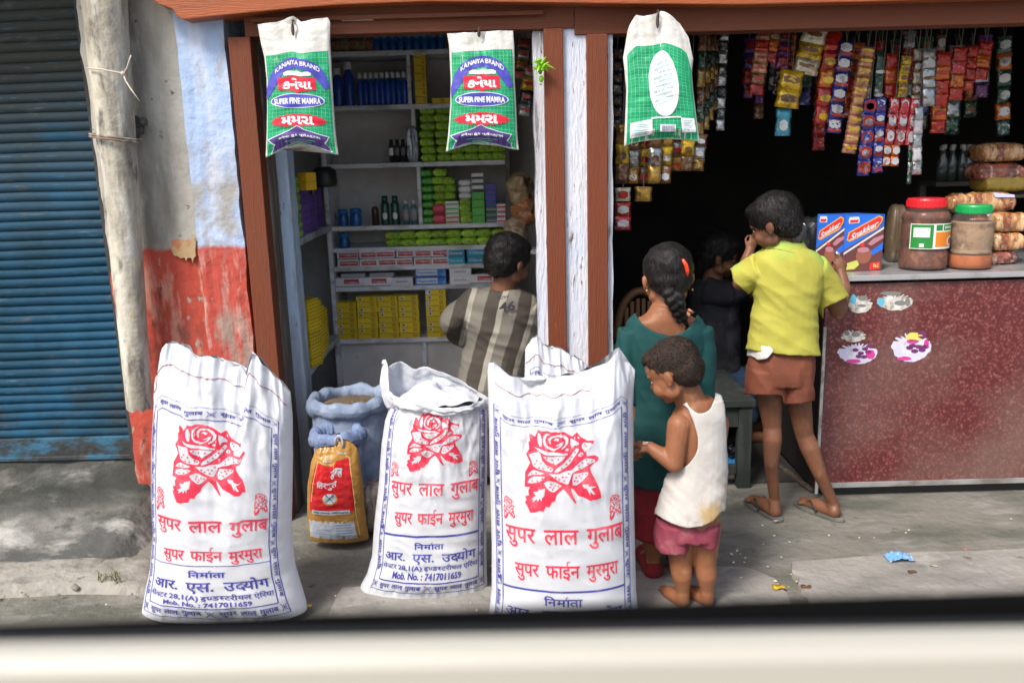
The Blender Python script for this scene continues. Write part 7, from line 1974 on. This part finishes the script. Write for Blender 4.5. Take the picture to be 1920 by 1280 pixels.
loft(g, [ring(902, 976, 545, Y, .062), ring(876, 1002, 560, Y, .085), ring(868, 1008, 590, Y, .10), ring(872, 1005, 640, Y, .105), ring(864, 990, 690, Y, .11), ring(852, 985, 730, Y, .12), ring(846, 980, 790, Y, .125)])
limb(g, [gp(890, 572), gp(862, 590, -.01), gp(845, 606, -.03)], [.066, .058, .052])
limb(g, [gp(845, 606, -.03), gp(858, 622, .03), gp(868, 634, .07)], [.052, .046, .042])
sleeve(g, [gp(988, 575), gp(1006, 610, .02), gp(1015, 640, .05)], [.066, .058, .052])
fuse(g, 'shirt', stripe_mat(), sb, .005, 2, disp=folds(51, .008, .5, .9, 11))
g = G(); bp2 = gp(952, 575, -.112)
cv = Canvas(); cv.text(text2d('46', .03), 0, 1, 0, 1, 0, 1); cv.text(text2d('POW', .02), -.1, .6, -.65, -.3, 0, 1)
a = gp(936, 567, -.118); b = gp(966, 564, -.118); dwn = gp(936, 585, -.118) - a
cv.build(g, lambda x, y, off: a + (b - a) * x + dwn * y + V((0, .012 * (x - .2) * 1.2, 0)), 9, 9)
g.build('shirt_number', dark_p, sb)
g = G(); loft(g, [ring(868, 972, 780, Y, .10), ring(862, 975, 840, Y, .11), ring(868, 970, 880, Y, .10)]); fuse(g, 'trousers', M('dark_trouser_cloth', (.05, .045, .05), .85), sb, .008, 2)

# ---- boy seated in the dark of the right room
Y = 4.0
gp = lambda x, y, d=0: P(x, y, Y + d)
db = empty('person', (gp(1350, 740).x, Y, zt_), 'boy in dark jacket and jeans seated in the shade behind the girl, seen in profile', 'person')
hm = frame((.90, -.15, -.22)); hc = gp(1348, 482, .0); H = .215
g = G(); head(g, hc, hm, H); limb(g, [gp(1340, 505), gp(1332, 545)], [.045, .05])
loft(g, [ring(1312, 1362, 535, Y, .06), ring(1302, 1372, 560, Y, .08), ring(1306, 1372, 640, Y, .09), ring(1310, 1378, 710, Y, .10)])
limb(g, [gp(1325, 556, -.06), gp(1365, 562, -.10), gp(1400, 545, -.02)], [.03, .030, .023]); hand(g, gp(1398, 546, -.02), frame((1, .2, .2), V((0, -.2, 1))), .13, .7, 1)
limb(g, [gp(1330, 560, .09), gp(1375, 575, .12), gp(1410, 550, .12)], [.04, .034, .025]); hand(g, gp(1408, 551, .12), frame((1, 0, .2), V((0, -.2, 1))), .13, .7, -1)
for d in (-.07, .08):
    kn = gp(1395, 715, d); limb(g, [gp(1340, 712, d), kn, V((kn.x + .02, kn.y, .08)), V((kn.x + .02, kn.y, .03))], [.068, .05, .032, .03]); limb(g, [V((kn.x + .02, kn.y, .03)), V((kn.x + .18, kn.y, .025))], [.032, .024])
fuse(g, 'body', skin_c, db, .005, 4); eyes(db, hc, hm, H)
hair('hair', db, hc, hm, H, hair_k, 1.05, .0, 2000, .03, .0, 7)
jk = M('dark_grey_jacket', (.012, .014, .020), .9, [((.035, .038, .05), 5, .50, .56, (1, 1, .35)), ((.012, .013, .018), 9, .5, .6)], bump=.4, bscale=60)
g = G(); loft(g, [ring(1308, 1366, 528, Y, .075), ring(1294, 1382, 552, Y, .11), ring(1296, 1384, 620, Y, .12), ring(1300, 1386, 690, Y, .125), ring(1304, 1384, 715, Y, .125)])
sleeve(g, [gp(1325, 545, -.07), gp(1362, 552, -.11), gp(1396, 545, -.04)], [.062, .052, .040]); sleeve(g, [gp(1335, 560, .08), gp(1375, 572, .12), gp(1402, 556, .12)], [.062, .052, .040])
fuse(g, 'jacket', jk, db, .005, 2, disp=folds(61, .009, .8, .6, 11))
jn = M('blue_jeans_cloth', (.022, .05, .11), .85, [((.012, .028, .07), 6, .46, .64), ((.045, .09, .16), 12, .6, .7)], bump=.4, bscale=80)
g = G()
for d in (-.07, .08):
    kn = gp(1395, 715, d); limb(g, [gp(1335, 712, d), kn, V((kn.x + .02, kn.y, .14))], [.085, .066, .048])
fuse(g, 'jeans', jn, db, .006, 2, disp=folds(71, .007, .5, .9, 14))

# ------------------------------------------------------------------ labels of repeats: say where each stands in its row or stack
ORD = ['first', 'second', 'third', 'fourth', 'fifth', 'sixth', 'seventh', 'eighth', 'ninth', 'tenth', 'eleventh', 'twelfth', 'thirteenth', 'fourteenth', 'fifteenth', 'sixteenth', 'seventeenth', 'eighteenth', 'nineteenth', 'twentieth', 'twenty-first', 'twenty-second', 'twenty-third', 'twenty-fourth', 'twenty-fifth', 'twenty-sixth', 'twenty-seventh', 'twenty-eighth', 'twenty-ninth', 'thirtieth']
SHORT = {
 'green soap packet in the left end stacks of the fourth shelf': 'green soap packet, left stacks of fourth shelf',
 'red and white toothpaste box in the double row on the sixth shelf': 'red and white toothpaste box in the double row',
 'slim dark blue bottle with white cap in the row on the second shelf': 'slim dark blue bottle with white cap',
 'violet packet with green end on the upper left side shelf': 'violet packet with green end',
 'white soap box with green stripe high in the pale stack beside the pink bars': 'white green striped soap box by the pink bars',
 'yellow box in the tall narrow stack right of the divider on the second shelf': 'yellow box in the tall narrow second shelf stack',
 'yellow soap box in the single stack right of the divider on the lowest shelf': 'yellow soap box in the lone stack right of divider',
 'thin yellow box in the end-on stack on the left side shelf': 'thin yellow box on side shelf',
 'yellow soap box in the wide stacks left of the divider on the lowest shelf': 'yellow soap box on the lowest shelf',
 'lime green soap packet in the tall block on the third shelf beside the hanging bag': 'lime soap packet in the third shelf block'}
groups = {}
bpy.context.view_layer.update()
for o in bpy.data.objects:
    if o.parent is None and o.get('label') and o.get('group'): groups.setdefault((o['group'], o['label']), []).append(o)
for (gr, lb), os_ in groups.items():
    if len(os_) < 2: continue
    base = SHORT.get(lb, lb)
    os_.sort(key=lambda o: o.location.y if o['group'].startswith('thin yellow') or o['group'].startswith('violet packets') else o.location.x)
    key = (lambda o: o.location.y) if (gr.startswith('thin yellow') or gr.startswith('violet packets')) else (lambda o: o.location.x)
    depth = gr.startswith('thin yellow') or gr.startswith('violet packets')
    cols, last = [], None
    for o in os_:
        if last is None or abs(key(o) - last) > (.024 if depth else .0085): cols.append([])
        cols[-1].append(o); last = key(o)
    for i, c in enumerate(cols):
        c.sort(key=lambda o: o.location.z)
        for j, o in enumerate(c):
            bits = []
            if len(cols) > 1: bits.append((ORD[i] + (' stack from street' if depth else ' from left')))
            if len(c) > 1: bits.append('lowest' if j == 0 else 'topmost' if j == len(c) - 1 else ORD[j] + ' up')
            new = base + ', ' + ', '.join(bits)
            if len(new.split()) > 16: print('LONG', len(new.split()), new)
            o['label'] = new
